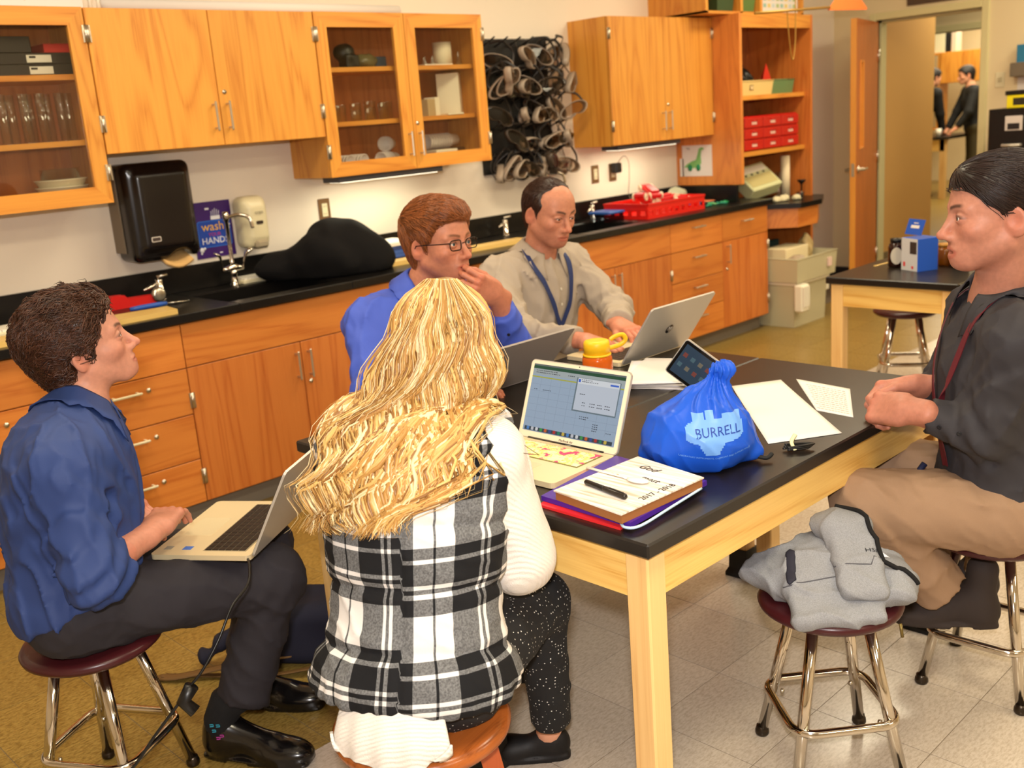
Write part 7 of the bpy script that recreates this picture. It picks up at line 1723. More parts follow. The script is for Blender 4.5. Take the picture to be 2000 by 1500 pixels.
# ---- goggle rack
gr = thing('goggle_rack', 'black pegboard rack for safety goggles on the wall', 'rack', (4.48, 4.47, 1.26), world=True)
B((4.175, 4.472, 1.268), (4.765, 4.489, 2.03)).build('board', mat('rack_black', (12, 11, 11), 0.6), gr)
PEG = []
for r in range(5):
    for c in range(6):
        x, z = 4.225 + c * 0.105, 1.985 - r * 0.158; PEG.append((x, z)); MB().tube([(x, 4.475, z), (x, 4.36, z + 0.045)], 0.0045, 6).build('peg', BLACKP, gr)
SMOK = glass('smoky_plastic', (214, 200, 186), 0.08, 1.6); GSK = mat('goggle_gasket', (34, 28, 26), 0.35); FRM = mat('goggle_frame', (186, 168, 150), 0.25, trans=0.25); FRM2 = mat('goggle_frame_dark', (74, 62, 52), 0.25)
def goggle(loc, rot, label, m=FRM, sc_=1.0):
    """built lying in x (width), z (height), y towards the wall; origin at the strap"""
    t = thing('safety_goggles', label, 'goggles', loc, group='safety goggles on the rack', rot=rot); t.scale = (1.2,) * 3
    out = [(0.078 * math.cos(a), 0.036 * math.sin(a) * (1.0 if math.sin(a) > 0 else 1.0 - 0.45 * math.exp(-(math.cos(a) / 0.25) ** 2))) for a in np.linspace(0, 2 * PI, 28, endpoint=False)]
    n = len(out); V = []; F = []; prof = ((1.0, 0.0), (1.05, 0.012), (1.0, 0.030), (0.86, 0.040), (0.82, 0.036), (0.92, 0.010))
    bend = lambda x, y: y + 1.9 * x * x
    for (s_, y) in prof:
        for (x, z) in out: V.append((x * s_, bend(x * s_, -0.045 + y), z * s_ - 0.085))
    for k in range(len(prof)):
        for j in range(n): F.append((k * n + j, k * n + (j + 1) % n, ((k + 1) % len(prof)) * n + (j + 1) % n, ((k + 1) % len(prof)) * n + j))
    o = MB().add(V, F, 0, True).build('frame', m, t); fix_normals(o.data)
    MB().add([(x * 0.95, bend(x, -0.040), z * 0.95 - 0.085) for (x, z) in out], [tuple(range(n))]).build('lens', SMOK, t)
    MB().tube(bez([(-0.078, 0.0, -0.085), (-0.070, 0.022, -0.03), (-0.03, 0.012, 0.0), (0.0, 0.0, 0.012), (0.03, 0.012, 0.0), (0.070, 0.022, -0.03), (0.078, 0.0, -0.085)], 4), 0.006, 6, flat=0.3, up=(0, 1, 0)).build('strap', GSK, t)
    return t
rng = random.Random(12); g0 = None; kk = 0
ORD = ['top', 'second', 'third', 'fourth', 'bottom']; COLN = ['first', 'second', 'third', 'fourth', 'fifth', 'sixth']
for i, (x, z) in enumerate(PEG):
    r, c = divmod(i, 6)
    if (r, c) in ((0, 0), (0, 2), (3, 0), (3, 1), (2, 0)): continue
    lb = 'safety goggles on %s row of the rack, %s peg from left' % (ORD[r], COLN[c])
    for q in range(2 if (c >= 4 or r in (1, 4)) else 1):
        loc = (x + rng.uniform(-0.02, 0.02) + (0.035 if c == 5 else 0), 4.415 - 0.045 * q, z + 0.015 + 0.012 * q); rot = (rng.uniform(-0.15, 0.35), rng.uniform(-0.9, 0.9), rng.uniform(-0.9, 0.9))
        if g0 is None: g0 = goggle(loc, rot, lb); g = g0
        else: g = dup(g0, loc, label=lb if q == 0 else lb.replace('safety goggles', 'front pair of safety goggles'), rot=rot)
        if rng.random() < 0.5:
            for ch in g.children:
                if ch.name.startswith('frame') and ch.data.users > 0 and g is not g0: ch.data = ch.data.copy(); ch.data.materials[0] = FRM2

# ================================================================== ON THE COUNTER
KZ = CZ1
# gooseneck faucet with wing handles
def faucet(x, y, label, spout):
    t = thing('faucet', label, 'faucet', (x, y, KZ), world=True); z = KZ
    MB().lathe([(0, 0), (0.026, 0), (0.026, 0.004), (0.019, 0.010), (0.015, 0.045), (0.017, 0.055), (0.017, 0.075), (0, 0.075)], (x, y, z), 20).build('base', CHROME, t)
    MB().tube([(x - 0.055, y, z + 0.078), (x - 0.03, y, z + 0.080), (x, y, z + 0.085), (x + 0.03, y, z + 0.080), (x + 0.055, y, z + 0.078)], [0.010, 0.014, 0.020, 0.014, 0.010], 12).build('valve_body', CHROME, t)
    for s_ in (-1, 1):
        MB().tube(bez([(x + s_ * 0.052, y, z + 0.075), (x + s_ * 0.060, y - 0.01, z + 0.115), (x + s_ * 0.072, y - 0.02, z + 0.150), (x + s_ * 0.100, y - 0.03, z + 0.165)], 5), [0.008, 0.007, 0.006, 0.006, 0.006, 0.007, 0.008, 0.009, 0.011, 0.013, 0.014, 0.014, 0.015, 0.014, 0.010, 0.006], 10, flat=0.45).build('wing_handle', CHROME, t)
    MB().lathe([(0.016, 0.09), (0.012, 0.11), (0.0095, 0.13), (0.0095, 0.30), (0.014, 0.305), (0.016, 0.325), (0.014, 0.345), (0, 0.347)], (x, y, z), 16).build('riser', CHROME, t)
    a, b_ = spout; MB().tube(bez([(x, y, z + 0.318), (x + a * 0.5, y + b_ * 0.5, z + 0.328), (x + a * 0.9, y + b_ * 0.9, z + 0.310), (x + a, y + b_, z + 0.262)], 6), 0.0085, 10).build('spout', CHROME, t)
faucet(2.42, 4.385, 'tall chrome faucet with wing handles over the left sink', (0.085, -0.085)); faucet(4.60, 4.385, 'chrome faucet behind the balding man’s head', (0.13, -0.03))
def gas(x, y, label):
    t = thing('gas_valve', label, 'valve', (x, y, KZ), world=True); z = KZ
    MB().lathe([(0.024, 0), (0.024, 0.004), (0.017, 0.006), (0.017, 0.085), (0.015, 0.092), (0, 0.092)], (x, y, z), 20).build('post', CHROME, t)
    MB().tube([(x, y, z + 0.070), (x - 0.03, y - 0.015, z + 0.072), (x - 0.045, y - 0.022, z + 0.068), (x - 0.095, y - 0.045, z + 0.060)], [0.010, 0.009, 0.010, 0.003], 10).build('hose_barb', CHROME, t)
    MB().tube([(x, y, z + 0.09), (x - 0.005, y, z + 0.104), (x + 0.04, y - 0.01, z + 0.108)], [0.006, 0.007, 0.008], 8, flat=0.6).build('lever', STEEL, t)
gas(2.035, 4.36, 'chrome gas valve beside the red tool on the counter'); gas(4.235, 4.40, 'chrome gas valve between the two seated men'); gas(5.02, 4.40, 'chrome gas valve left of the blue lidded tub')
# wooden boards, keyboards
BRD = wood('pale_board', (226, 190, 112), (206, 162, 82), 'x', strength=0.5)
def quadslab(name, label, cat, c4, z0, z1, m):
    c4 = [Vector((*q, 0)) for q in c4]; mb = MB().add([(p.x, p.y, z0) for p in c4] + [(p.x, p.y, z1) for p in c4], [(0, 3, 2, 1), (4, 5, 6, 7), (0, 1, 5, 4), (1, 2, 6, 5), (2, 3, 7, 6), (3, 0, 4, 7)])
    o = solo(name, mb, m, label, cat); fix_normals(o.data); return o
quadslab('wooden_board', 'pale wooden board on the counter in front of the red tool', 'board', [(1.40, 3.905), (1.880, 3.900), (1.895, 4.02), (1.40, 4.10)], KZ, KZ + 0.020, BRD)
quadslab('wooden_board', 'pale wooden board at the left edge of the counter', 'board', [(0.80, 3.90), (1.295, 3.915), (1.295, 4.04), (0.80, 4.06)], KZ, KZ + 0.022, BRD)
quadslab('wooden_board', 'long pale wooden board lying across the counter behind the men', 'board', [(3.10, 4.04), (4.03, 4.00), (4.03, 4.10), (3.10, 4.14)], KZ + 0.0005, KZ + 0.022, BRD)
def keyboard(label, x, y, rz, w_=0.42, tilt=0.0):
    t = thing('computer_keyboard', label, 'keyboard', (x, y, KZ), rz, 'white computer keyboards'); MB().box((-w_ / 2, -0.075, 0), (w_ / 2, 0.075, 0.018), 0.004).build('case', IVORY, t)
    mb = MB()
    for r in range(5):
        for c in range(20): mb.box((-w_ / 2 + 0.012 + c * 0.0198, -0.062 + r * 0.024, 0.018), (-w_ / 2 + 0.029 + c * 0.0198, -0.042 + r * 0.024, 0.027))
    mb.build('keys', WHITEP, t, kind='stuff'); return t
k0 = keyboard('white computer keyboard behind the dark haired man', 1.36, 4.22, 0.06)
dup(k0, (2.66, 4.428, KZ), 0.0, 'white computer keyboard behind the left sink'); k1 = COL.objects[-1] if False else None
# red tool, blue screwdriver
t = thing('glue_gun', 'red hand tool with a silver dial lying on the counter', 'tool', (1.90, 4.30, KZ), world=True); RT = mat('red_tool', (196, 26, 22), 0.35)
o = MB().prism([(1.66, 0.0), (2.0, 0.0), (2.0, 0.035), (1.86, 0.038), (1.845, 0.055), (1.79, 0.058), (1.77, 0.03), (1.66, 0.028)], 0.05, (0, 4.30, KZ), ((1, 0, 0), (0, 0, 1), (0, 1, 0))).build('body', RT, t); fix_normals(o.data)
MB().lathe([(0, 0.012), (0.020, 0.012), (0.030, 0.008), (0.032, 0), (0.032, -0.008), (0, -0.008)], (1.995, 4.295, KZ + 0.033), 24, M=TRS(rot=(PI / 2, 0, 0))).build('dial', STEEL, t)
t = thing('screwdriver', 'blue handled screwdriver on the counter', 'screwdriver', (1.96, 4.16, KZ), world=True); MB().tube([(1.80, 4.165, KZ + 0.012), (1.84, 4.163, KZ + 0.012), (1.93, 4.158, KZ + 0.012), (1.96, 4.156, KZ + 0.012)], [0.008, 0.011, 0.011, 0.007], 10).build('handle', mat('tool_blue', (40, 84, 170), 0.4), t); MB().tube([(1.96, 4.156, KZ + 0.012), (2.06, 4.150, KZ + 0.006)], 0.003, 6).build('blade', STEEL, t)
# black coat heaped on the counter, books behind it
def coat(P):
    q = P - _a((2.86, 4.16, KZ)); d = s_ell(q, (0.0, 0.0, 0.10), (0.235, 0.17, 0.15)); d = smin(d, s_ell(q, (0.06, 0.06, 0.17), (0.16, 0.12, 0.085)), 0.05); d = smin(d, s_ell(q, (-0.22, 0.12, 0.06), (0.16, 0.10, 0.07)), 0.08); d = smin(d, s_ell(q, (0.12, -0.10, 0.05), (0.12, 0.10, 0.10)), 0.06)
    return smax(d - 0.012 * nz(P, 15, 3) - 0.006 * nz(P, 34, 1), -q[:, 2], 0.01)
V, Q = surface(coat, (2.38, 3.88, KZ), (3.2, 4.46, 1.25), 0.010); o = link('black_coat', sdf_mesh('black_coat', [(V, Q)], fabric('black_wool', (12, 10, 11), 0.95, 700, 0.3), (2.86, 4.16, KZ)), None, 'black coat heaped over a bag on the counter', 'coat'); o.location = (2.86, 4.16, KZ)
for k in range(4):
    B_ = B((3.175 + 0.004 * (k % 2), 4.15, KZ + 0.023 + 0.020 * k), (3.36, 4.36, KZ + 0.0425 + 0.020 * k), 0.002)
    solo('book', B_, mat('book_%s' % ['blue', 'blue', 'navy', 'white'][k], [(48, 84, 160), (62, 100, 176), (30, 52, 110), (220, 216, 206)][k], 0.5), ['lowest blue book in the stack beside the black coat', 'second blue book from the bottom of the counter stack', 'navy book near the top of the counter stack', 'white covered book on top of the counter stack'][k], 'book', group='books stacked beside the black coat')
# red crate with dynamics carts
cr = thing('plastic_crate', 'bright red plastic crate full of carts on the counter', 'crate', (5.36, 4.14, KZ), world=True); CRD = mat('crate_red', (224, 28, 18), 0.38)
cx0, cx1, cy0, cy1, ch_ = 5.06, 5.66, 3.985, 4.33, 0.095
B((cx0, cy0, KZ), (cx1, cy1, KZ + 0.008)).build('bottom', CRD, cr)
def wallp(name, a, b_, n, horiz):
    mb = MB(); L_ = (Vector(b_) - Vector(a)).length; M_ = MX((*a, KZ), Vector((*b_, 0)) - Vector((*a, 0)), (0, 0, 1)); st_ = L_ / n
    mb.box((0, 0, -0.004), (L_, 0.022, 0.004), M=M_); mb.box((0, 0.050, -0.004), (L_, ch_, 0.004), M=M_)
    for k in range(n + 1): mb.box((max(k * st_ - 0.014, 0), 0.020, -0.004), (min(k * st_ + 0.014, L_), 0.052, 0.004), M=M_)
    mb.box((0, ch_ - 0.012, -0.010), (L_, ch_, 0.010), M=M_); mb.build('side_wall', CRD, cr)
wallp('f', (cx0, cy0), (cx1, cy0), 9, 1); wallp('b', (cx1, cy1), (cx0, cy1), 9, 1); wallp('l', (cx0, cy1), (cx0, cy0), 5, 1); wallp('r', (cx1, cy0), (cx1, cy1), 5, 1)
WHL = mat('wheel_cream', (226, 208, 176), 0.5); CART = mat('cart_red', (196, 30, 34), 0.35)
ct0 = None
for k, (x, y, z, rz, ry) in enumerate(((5.23, 4.14, KZ + 0.105, 0.3, 0.35), (5.46, 4.16, KZ + 0.085, -0.35, -0.1), (5.35, 4.18, KZ + 0.145, 1.1, -0.3), (5.55, 4.10, KZ + 0.060, 0.9, 0.2))):
    lb = ['red toy cart with cream wheels at the left in the crate', 'red toy cart with cream wheels in the middle of the crate', 'topmost red toy cart tilted over the others in the crate', 'red toy cart at the right end of the crate'][k]
    if ct0 is None:
        ct0 = thing('dynamics_cart', lb, 'cart', (x, y, z), group='carts in the red crate'); ct0.rotation_euler = (0, ry, rz)
        MB().box((-0.10, -0.035, -0.012), (0.10, 0.035, 0.016), 0.006).build('chassis', CART, ct0); MB().box((-0.07, -0.028, 0.016), (0.05, 0.028, 0.030), 0.004).build('tray', CART, ct0)
        for sx in (-0.075, 0.075):
            for sy in (-1, 1):
                w = MB().lathe([(0, 0.004), (0.007, 0.004), (0.009, 0.001), (0.018, 0.001), (0.021, 0.004), (0.024, 0.003), (0.024, -0.005), (0, -0.005)], (sx, sy * 0.042, -0.004), 20, M=TRS(rot=(-sy * PI / 2, 0, 0))).build('wheel', WHL, ct0); MB().lathe([(0, 0.0065), (0.004, 0.006), (0.004, 0.0)], (sx, sy * 0.042, -0.004), 10, M=TRS(rot=(-sy * PI / 2, 0, 0))).build('axle_hub', DARKMET, w)
    else: dup(ct0, (x, y, z), label=lb, rot=(0, ry, rz))
# other counter clutter
t = thing('storage_tub', 'clear plastic tub with blue lid left of the red crate', 'tub', (4.985, 4.22, KZ), world=True); B((4.90, 4.16, KZ), (5.05, 4.32, KZ + 0.045), 0.006).build('tub', glass('tub_plastic', (206, 214, 226), 0.15, 1.5), t); B((4.893, 4.152, KZ + 0.045), (5.055, 4.328, KZ + 0.062), 0.006).build('lid', mat('lid_blue', (40, 92, 176), 0.4), t)
t = thing('storage_tub', 'small blue plastic box right of the red crate', 'tub', (5.76, 4.19, KZ), world=True); B((5.69, 4.13, KZ), (5.83, 4.26, KZ + 0.045), 0.006).build('box', mat('box_blue', (46, 104, 186), 0.4), t); B((5.687, 4.127, KZ + 0.045), (5.833, 4.263, KZ + 0.053), 0.003).build('lid', MATS['lid_blue'], t)
V, Q = surface(lambda P: smax(s_ell(P, (5.86, 4.36, KZ + 0.05), (0.10, 0.07, 0.07)) - 0.014 * ((1 - np.abs(nz(P, 34, 4))) ** 2 - 0.4), KZ - P[:, 2], 0.005), (5.70, 4.24, KZ), (6.0, 4.46, 1.07), 0.007); o = link('plastic_bag', sdf_mesh('plastic_bag', [(V, Q)], mat('bag_film', (214, 214, 186), 0.25, trans=0.4), (5.86, 4.36, KZ)), None, 'crumpled clear plastic bag behind the red crate', 'bag'); o.location = (5.86, 4.36, KZ)
solo('tape_roll', MB().lathe([(0.028, 0.0), (0.072, 0.0), (0.072, 0.022), (0.028, 0.022)], (5.93, 4.16, KZ), 28, cap=False).lathe([(0.028, 0.022), (0.028, 0.0)], (5.93, 4.16, KZ), 28, cap=False), [mat('tape_side', (30, 24, 22), 0.4)], 'black tape roll with orange disc lying on the counter', 'tape')
solo('orange_disc', MB().lathe([(0, 0.0235), (0.060, 0.0235), (0.062, 0.0225), (0, 0.0225)], (5.93, 4.16, KZ), 28), mat('orange_disc', (226, 130, 84), 0.5), 'flat orange disc resting on the black tape roll', 'disc')
for k in range(5):
    x, y = 5.76 + 0.055 * k, 4.02 + 0.02 * (k % 3); t = thing('push_pin_clip', ['leftmost teal clip right of the crate', 'second teal clip right of the crate', 'green clip between the teal clips', 'pale green clip near the counter edge', 'rightmost green clip by the orange disc'][k], 'clip', (x, y, KZ), 0.7 * k, 'green clips on the counter')
    m_ = mat('clip_%d' % (k % 3), [(30, 140, 110), (50, 160, 90), (110, 180, 120)][k % 3], 0.35); MB().tube([(-0.03, 0, 0.008), (0.0, 0, 0.012), (0.03, 0.006, 0.008)], [0.006, 0.009, 0.005], 8).build('body', m_, t); MB().ball((0.032, 0.006, 0.010), 0.010, 10, 6).build('knob', m_, t)
# ================================================================== INSIDE THE CABINETS
def lathe_thing(name, label, cat, loc, prof, m, group, n=20): 
    t = thing(name, label, cat, loc, group=group); MB().lathe(prof, n=n, cap=False).build('vessel', m, t); return t
def cyl_prof(r, h): return [(0, 0.003), (r, 0.003), (r, h), (r * 1.06, h + 0.002), (r * 0.94, h), (r * 0.92, 0.006), (0, 0.006)]
SHF = (1.385, 1.622, 1.875)
cl = None; pos = [(1.475, 4.26), (1.52, 4.30), (1.555, 4.25), (1.59, 4.30), (1.62, 4.25), (1.665, 4.31), (1.70, 4.26), (1.745, 4.30), (1.44, 4.32)]
for k, (x, y) in enumerate(pos):
    lb = 'tall glass cylinder, number %s from the left on the middle shelf' % ['two', 'three', 'four', 'five', 'six', 'seven', 'eight', 'nine', 'one'][k]
    if cl is None: cl = lathe_thing('glass_cylinder', lb, 'glassware', (x, y, SHF[1]), [(0.026, 0), (0.026, 0.004)] + cyl_prof(0.019, 0.185)[1:], GLASSW, 'glass cylinders in the left cabinet')
    else: dup(cl, (x, y, SHF[1]), 0, lb)
BX = mat('box_black', (34, 28, 20), 0.5); LBL = mat('box_label', (228, 222, 206), 0.6)
for k, (x0, x1, z, h, lb) in enumerate(((1.40, 1.79, 0.0, 0.042, 'lower black box with white label in the left cabinet'), (1.38, 1.79, 0.043, 0.042, 'middle black box with white label in the left cabinet'), (1.40, 1.62, 0.086, 0.060, 'dark brown box on top of the labelled boxes'))):
    t = thing('storage_box', lb, 'box', ((x0 + x1) / 2, 4.33, SHF[2] + z), world=True, group='boxes in the left cabinet'); B((x0, 4.24, SHF[2] + z), (x1, 4.44, SHF[2] + z + h), 0.002).build('box', BX, t)
    if k < 2: B((1.60 - 0.005 * k, 4.2385, SHF[2] + z + 0.006), (1.69, 4.240, SHF[2] + z + 0.034)).build('label', LBL, t); B((1.605, 4.2378, SHF[2] + z + 0.022), (1.63, 4.2386, SHF[2] + z + 0.030)).build('print', BLACKP, t)
t = thing('storage_box', 'red labelled box on the top shelf of the left cabinet', 'box', (1.74, 4.34, SHF[2] + 0.087), world=True); B((1.68, 4.27, SHF[2] + 0.0868), (1.79, 4.42, SHF[2] + 0.122), 0.002).build('box', mat('box_red', (206, 48, 40), 0.5), t)
def bowl_prof(r, h): return [(0, 0.002), (r * 0.62, 0.002), (r * 0.85, h * 0.5), (r, h * 0.92), (r * 1.06, h), (r * 0.97, h), (r * 0.80, h * 0.5), (r * 0.55, 0.008), (0, 0.008)]
PORC = mat('porcelain', (226, 214, 184), 0.25)
for k, lb in enumerate(('lower cream porcelain bowl in the left cabinet', 'upper cream porcelain bowl nested in the left cabinet')): lathe_thing('porcelain_bowl', lb, 'bowl', (1.665, 4.30, SHF[0] + 0.028 * k), bowl_prof(0.098, 0.062), PORC, 'nested porcelain bowls', 32)
lathe_thing('glass_dish', 'shallow glass dish resting in the porcelain bowls', 'dish', (1.665, 4.30, SHF[0] + 0.085), cyl_prof(0.075, 0.045), GLASSW, None, 28)
for k, x in enumerate((1.43, 1.475, 1.52)): lathe_thing('porcelain_dish', ['leftmost small porcelain dish', 'middle small porcelain dish', 'rightmost small porcelain dish'][k] + ' at the bottom of the left cabinet', 'dish', (x, 4.26, SHF[0]), bowl_prof(0.024, 0.018), PORC, 'small porcelain dishes', 18)
# right glass cabinet
bk_ = None
for k, (x, y, r, h) in enumerate(((3.02, 4.27, 0.026, 0.075), (3.075, 4.30, 0.028, 0.08), (3.13, 4.25, 0.020, 0.05), (3.175, 4.31, 0.028, 0.085), (3.22, 4.26, 0.022, 0.06), (3.265, 4.31, 0.030, 0.09), (3.31, 4.26, 0.026, 0.08), (3.365, 4.30, 0.028, 0.085))):
    lathe_thing('glass_beaker', 'glass beaker, %s from the left on the middle shelf beside the goggle rack' % ['first', 'second', 'third', 'fourth', 'fifth', 'sixth', 'seventh', 'eighth'][k], 'glassware', (x, y, SHF[1]), cyl_prof(r, h), GLASSW, 'beakers in the right glass cabinet')
def flask_prof(r, h): return [(0, 0.002), (r, 0.002), (r * 0.98, 0.008), (r * 0.32, h * 0.62), (r * 0.30, h * 0.95), (r * 0.38, h), (r * 0.26, h * 0.95), (r * 0.9, 0.010), (0, 0.006)]
for k, (x, y, z, r, h) in enumerate(((3.645, 4.30, SHF[2], 0.018, 0.05), (3.685, 4.28, SHF[2], 0.018, 0.05), (3.885, 4.30, SHF[2], 0.020, 0.075), (3.65, 4.36, SHF[1], 0.030, 0.11))):
    lathe_thing('glass_flask', ['left small glass flask on the top shelf', 'right small glass flask left of the white cylinder', 'glass flask right of the white cylinder', 'glass flask behind the small carton'][k], 'glassware', (x, y, z), flask_prof(r, h), GLASSW, 'flasks in the right glass cabinet')
solo('paper_roll', MB().lathe([(0.018, 0), (0.050, 0.0), (0.050, 0.115), (0.018, 0.115)], (3.790, 4.32, SHF[2] + 0.006), 28), mat('roll_white', (238, 226, 196), 0.8), 'white paper roll standing on the top shelf', 'roll')
B_ = B((3.58, 4.22, SHF[2]), (3.77, 4.30, SHF[2] + 0.006)); solo('white_tray', B_, WHITEP, 'thin white tray beside the paper roll', 'tray')
t = thing('white_carton', 'tall white carton standing on the middle shelf', 'box', (3.84, 4.33, SHF[1]), world=True); MB().box((-0.075, -0.06, 0.0), (0.075, 0.06, 0.215), 0.002, M=TRS((3.835, 4.34, SHF[1]), (0, 0, 0.75))).build('box', mat('carton_white', (238, 228, 204), 0.7), t)
t = thing('small_carton', 'open tan and white carton on the middle shelf', 'box', (3.62, 4.27, SHF[1]), world=True); MB().box((-0.05, -0.035, 0), (0.05, 0.035, 0.085), 0.001, M=TRS((3.615, 4.28, SHF[1]), (0, 0, 0.35))).build('box', mat('carton_tan', (186, 160, 118), 0.7), t); MB().box((0.03, -0.036, 0), (0.075, 0.03, 0.095), 0.001, M=TRS((3.615, 4.28, SHF[1]), (0, 0, 0.35))).build('flap', MATS['carton_white'], t)
solo('white_card', B((3.69, 4.20, SHF[1]), (3.80, 4.26, SHF[1] + 0.008)), MATS['carton_white'], 'small white card lying by the tall carton', 'card')
solo('white_box', B((3.585, 4.20, SHF[0]), (3.735, 4.30, SHF[0] + 0.062), 0.002), MATS['carton_white'], 'low white box in front of the cup stack', 'box')
CUP = mat('foam_cup', (226, 216, 210), 0.6)
def cups(p, d, n, r, label, grp, seed):
    d = Vector(d).normalized()
    for k in range(n):
        a = Vector(p) + d * 0.019 * k; M_ = d.to_track_quat('Z', 'Y').to_matrix().to_4x4(); M_.translation = a
        t = thing('foam_cup', label % (['first', 'second', 'third', 'fourth', 'fifth', 'sixth', 'seventh', 'eighth', 'ninth'][k]), 'cup', tuple(a), group=grp, world=True); MB().lathe([(0, 0), (r * 0.74, 0), (r * 0.97, 0.062), (r * 1.04, 0.066), (r * 1.04, 0.070), (r * 0.92, 0.069), (r * 0.68, 0.004), (0, 0.004)], n=20, cap=False, M=M_).build('cup', CUP, t)
cups((3.04, 4.40, SHF[0] + 0.040), (0.25, -1, 0), 5, 0.036, '%s cup from the back of the left stack of white cups', 'left stack of cups', 1); cups((3.12, 4.40, SHF[0] + 0.040), (0.3, -1, 0), 5, 0.036, '%s cup from the back of the second stack of white cups', 'second stack of cups', 2)
cups((3.43, 4.38, SHF[0] + 0.115), (-0.9, -0.6, 0), 3, 0.036, '%s cup from the right in the upper middle stack', 'upper middle stack of cups', 3); cups((3.43, 4.35, SHF[0] + 0.040), (-0.95, -0.35, 0), 5, 0.036, '%s cup from the right in the lower middle stack', 'lower middle stack of cups', 4); cups((3.87, 4.36, SHF[0] + 0.105), (-1, -0.05, 0), 9, 0.038, '%s cup from the right in the long row of cups', 'long row of cups', 5)
solo('cup_rack', MB().box((3.70, 4.32, SHF[0]), (3.90, 4.42, SHF[0] + 0.064), 0.004), glass('rack_clear', (226, 220, 210), 0.2, 1.4), 'clear plastic rack under the row of cups', 'rack')
V, Q = surface(lambda P: smin(s_ell(P, (3.15, 4.32, SHF[2] + 0.075), (0.055, 0.05, 0.045)), s_rbox(P, (3.16, 4.30, SHF[2] + 0.032), (0.04, 0.04, 0.032), 0.01), 0.01) - 0.004 * nz(P, 60, 1), (3.07, 4.24, SHF[2]), (3.23, 4.4, SHF[2] + 0.13), 0.006); o = link('respirator', sdf_mesh('respirator', [(V, Q)], mat('dark_green_black', (26, 28, 22), 0.4), (3.15, 4.32, SHF[2])), None, 'black rounded mask on the top shelf of the glass cabinet', 'mask'); o.location = (3.15, 4.32, SHF[2])
V, Q = surface(lambda P: smax(s_ell(P, (3.27, 4.32, SHF[2] + 0.03), (0.075, 0.05, 0.04)) - 0.010 * nz(P, 50, 2), SHF[2] - P[:, 2], 0.004), (3.17, 4.24, SHF[2]), (3.38, 4.4, SHF[2] + 0.09), 0.006); o = link('plastic_bag', sdf_mesh('plastic_bag', [(V, Q)], mat('olive_film', (120, 112, 74), 0.2, trans=0.3), (3.27, 4.32, SHF[2])), None, 'crumpled olive plastic bag on the top cabinet shelf', 'bag'); o.location = (3.27, 4.32, SHF[2])
solo('blue_packet', B((3.33, 4.30, SHF[2]), (3.395, 4.36, SHF[2] + 0.055), 0.004), mat('packet_blue', (58, 74, 92), 0.5), 'dark blue packet at the right of the top cabinet shelf', 'packet')
# on top of the cabinets
t = thing('rolled_poster', 'long rolled white poster lying on top of the wall cabinets', 'poster', (2.75, 4.30, 2.123), world=True); MB().tube([(1.95, 4.30, 2.149), (3.50, 4.30, 2.149)], 0.026, 16).build('roll', PAPER, t)
t = thing('hand_lettered_sign', 'white hand lettered sign on top of the left cabinet', 'sign', (1.45, 4.25, 2.123), world=True); B((0.90, 4.19, 2.123), (1.83, 4.20, 2.30)).build('board', PAPER, t); text('lettering', 'structure, pictures, etc', 0.050, MX((1.46, 4.189, 2.165), (1, 0, 0), (0, 0, 1)), mat('sign_ink', (214, 150, 130), 0.7), t, 0.0003)
for k, x in enumerate((1.88, 1.915)): MB().tube([(x, 4.24, 2.123), (x, 4.24, 2.17)], 0.008, 8) and solo('glass_stopper', MB().lathe([(0, 0), (0.010, 0), (0.006, 0.03), (0.012, 0.045), (0, 0.05)], (x, 4.24, 2.123), 12), WHITEP, ['left small white stopper on top of the cabinet', 'right small white stopper on top of the cabinet'][k], 'stopper')
# ================================================================== OPEN SHELF UNIT CONTENTS
SZ1, SZ2 = 1.61, 1.235
def bin_(name, label, x0, x1, y0, y1, z, h, m, lab=None):
    t = thing(name, label, 'bin', ((x0 + x1) / 2, (y0 + y1) / 2, z), world=True); i_ = 0.012; w_ = 0.004; mb = MB()
    o = [(x0 + i_, y0 + i_), (x1 - i_, y0 + i_), (x1 - i_, y1 - i_), (x0 + i_, y1 - i_)]; p = [(x0, y0), (x1, y0), (x1, y1), (x0, y1)]; q = [(x0 + w_, y0 + w_), (x1 - w_, y0 + w_), (x1 - w_, y1 - w_), (x0 + w_, y1 - w_)]
    V = [(*a, z) for a in o] + [(*a, z + h) for a in p] + [(*a, z + h) for a in q] + [(a[0], a[1], z + w_) for a in o]; F = [(3, 2, 1, 0)]
    for k in range(4): n = (k + 1) % 4; F += [(k, n, n + 4, k + 4), (k + 4, n + 4, n + 8, k + 8), (k + 8, n + 8, n + 12, k + 12)]
    F.append((12, 13, 14, 15)); mb.add(V, F).build('tub', m, t); MB().tube([(*a, z + h) for a in p], 0.005, 6, closed=True).build('rim', m, t)
    if lab: B((x0 + (x1 - x0) * 0.45 - 0.022, y0 - 0.001 + 0.004, z + 0.035), (x0 + (x1 - x0) * 0.45 + 0.022, y0 + 0.007, z + 0.068)).build('label_frame', mat('label_frame', (120, 90, 50), 0.4), t); B((x0 + (x1 - x0) * 0.45 - 0.016, y0 - 0.002 + 0.003, z + 0.040), (x0 + (x1 - x0) * 0.45 + 0.016, y0 + 0.006, z + 0.062)).build('label_card', mat('label_card', (226, 200, 150), 0.6), t)
    return t
bin_('storage_bin', 'cream storage bin with label holder on the upper open shelf', 6.10, 6.60, 4.03, 4.30, SZ1, 0.095, mat('bin_cream', (228, 200, 130), 0.45), True)
bin_('storage_bin', 'green storage bin behind the cream bin on the open shelf', 6.62, 6.93, 4.06, 4.34, SZ1, 0.095, mat('bin_green', (104, 136, 90), 0.45))
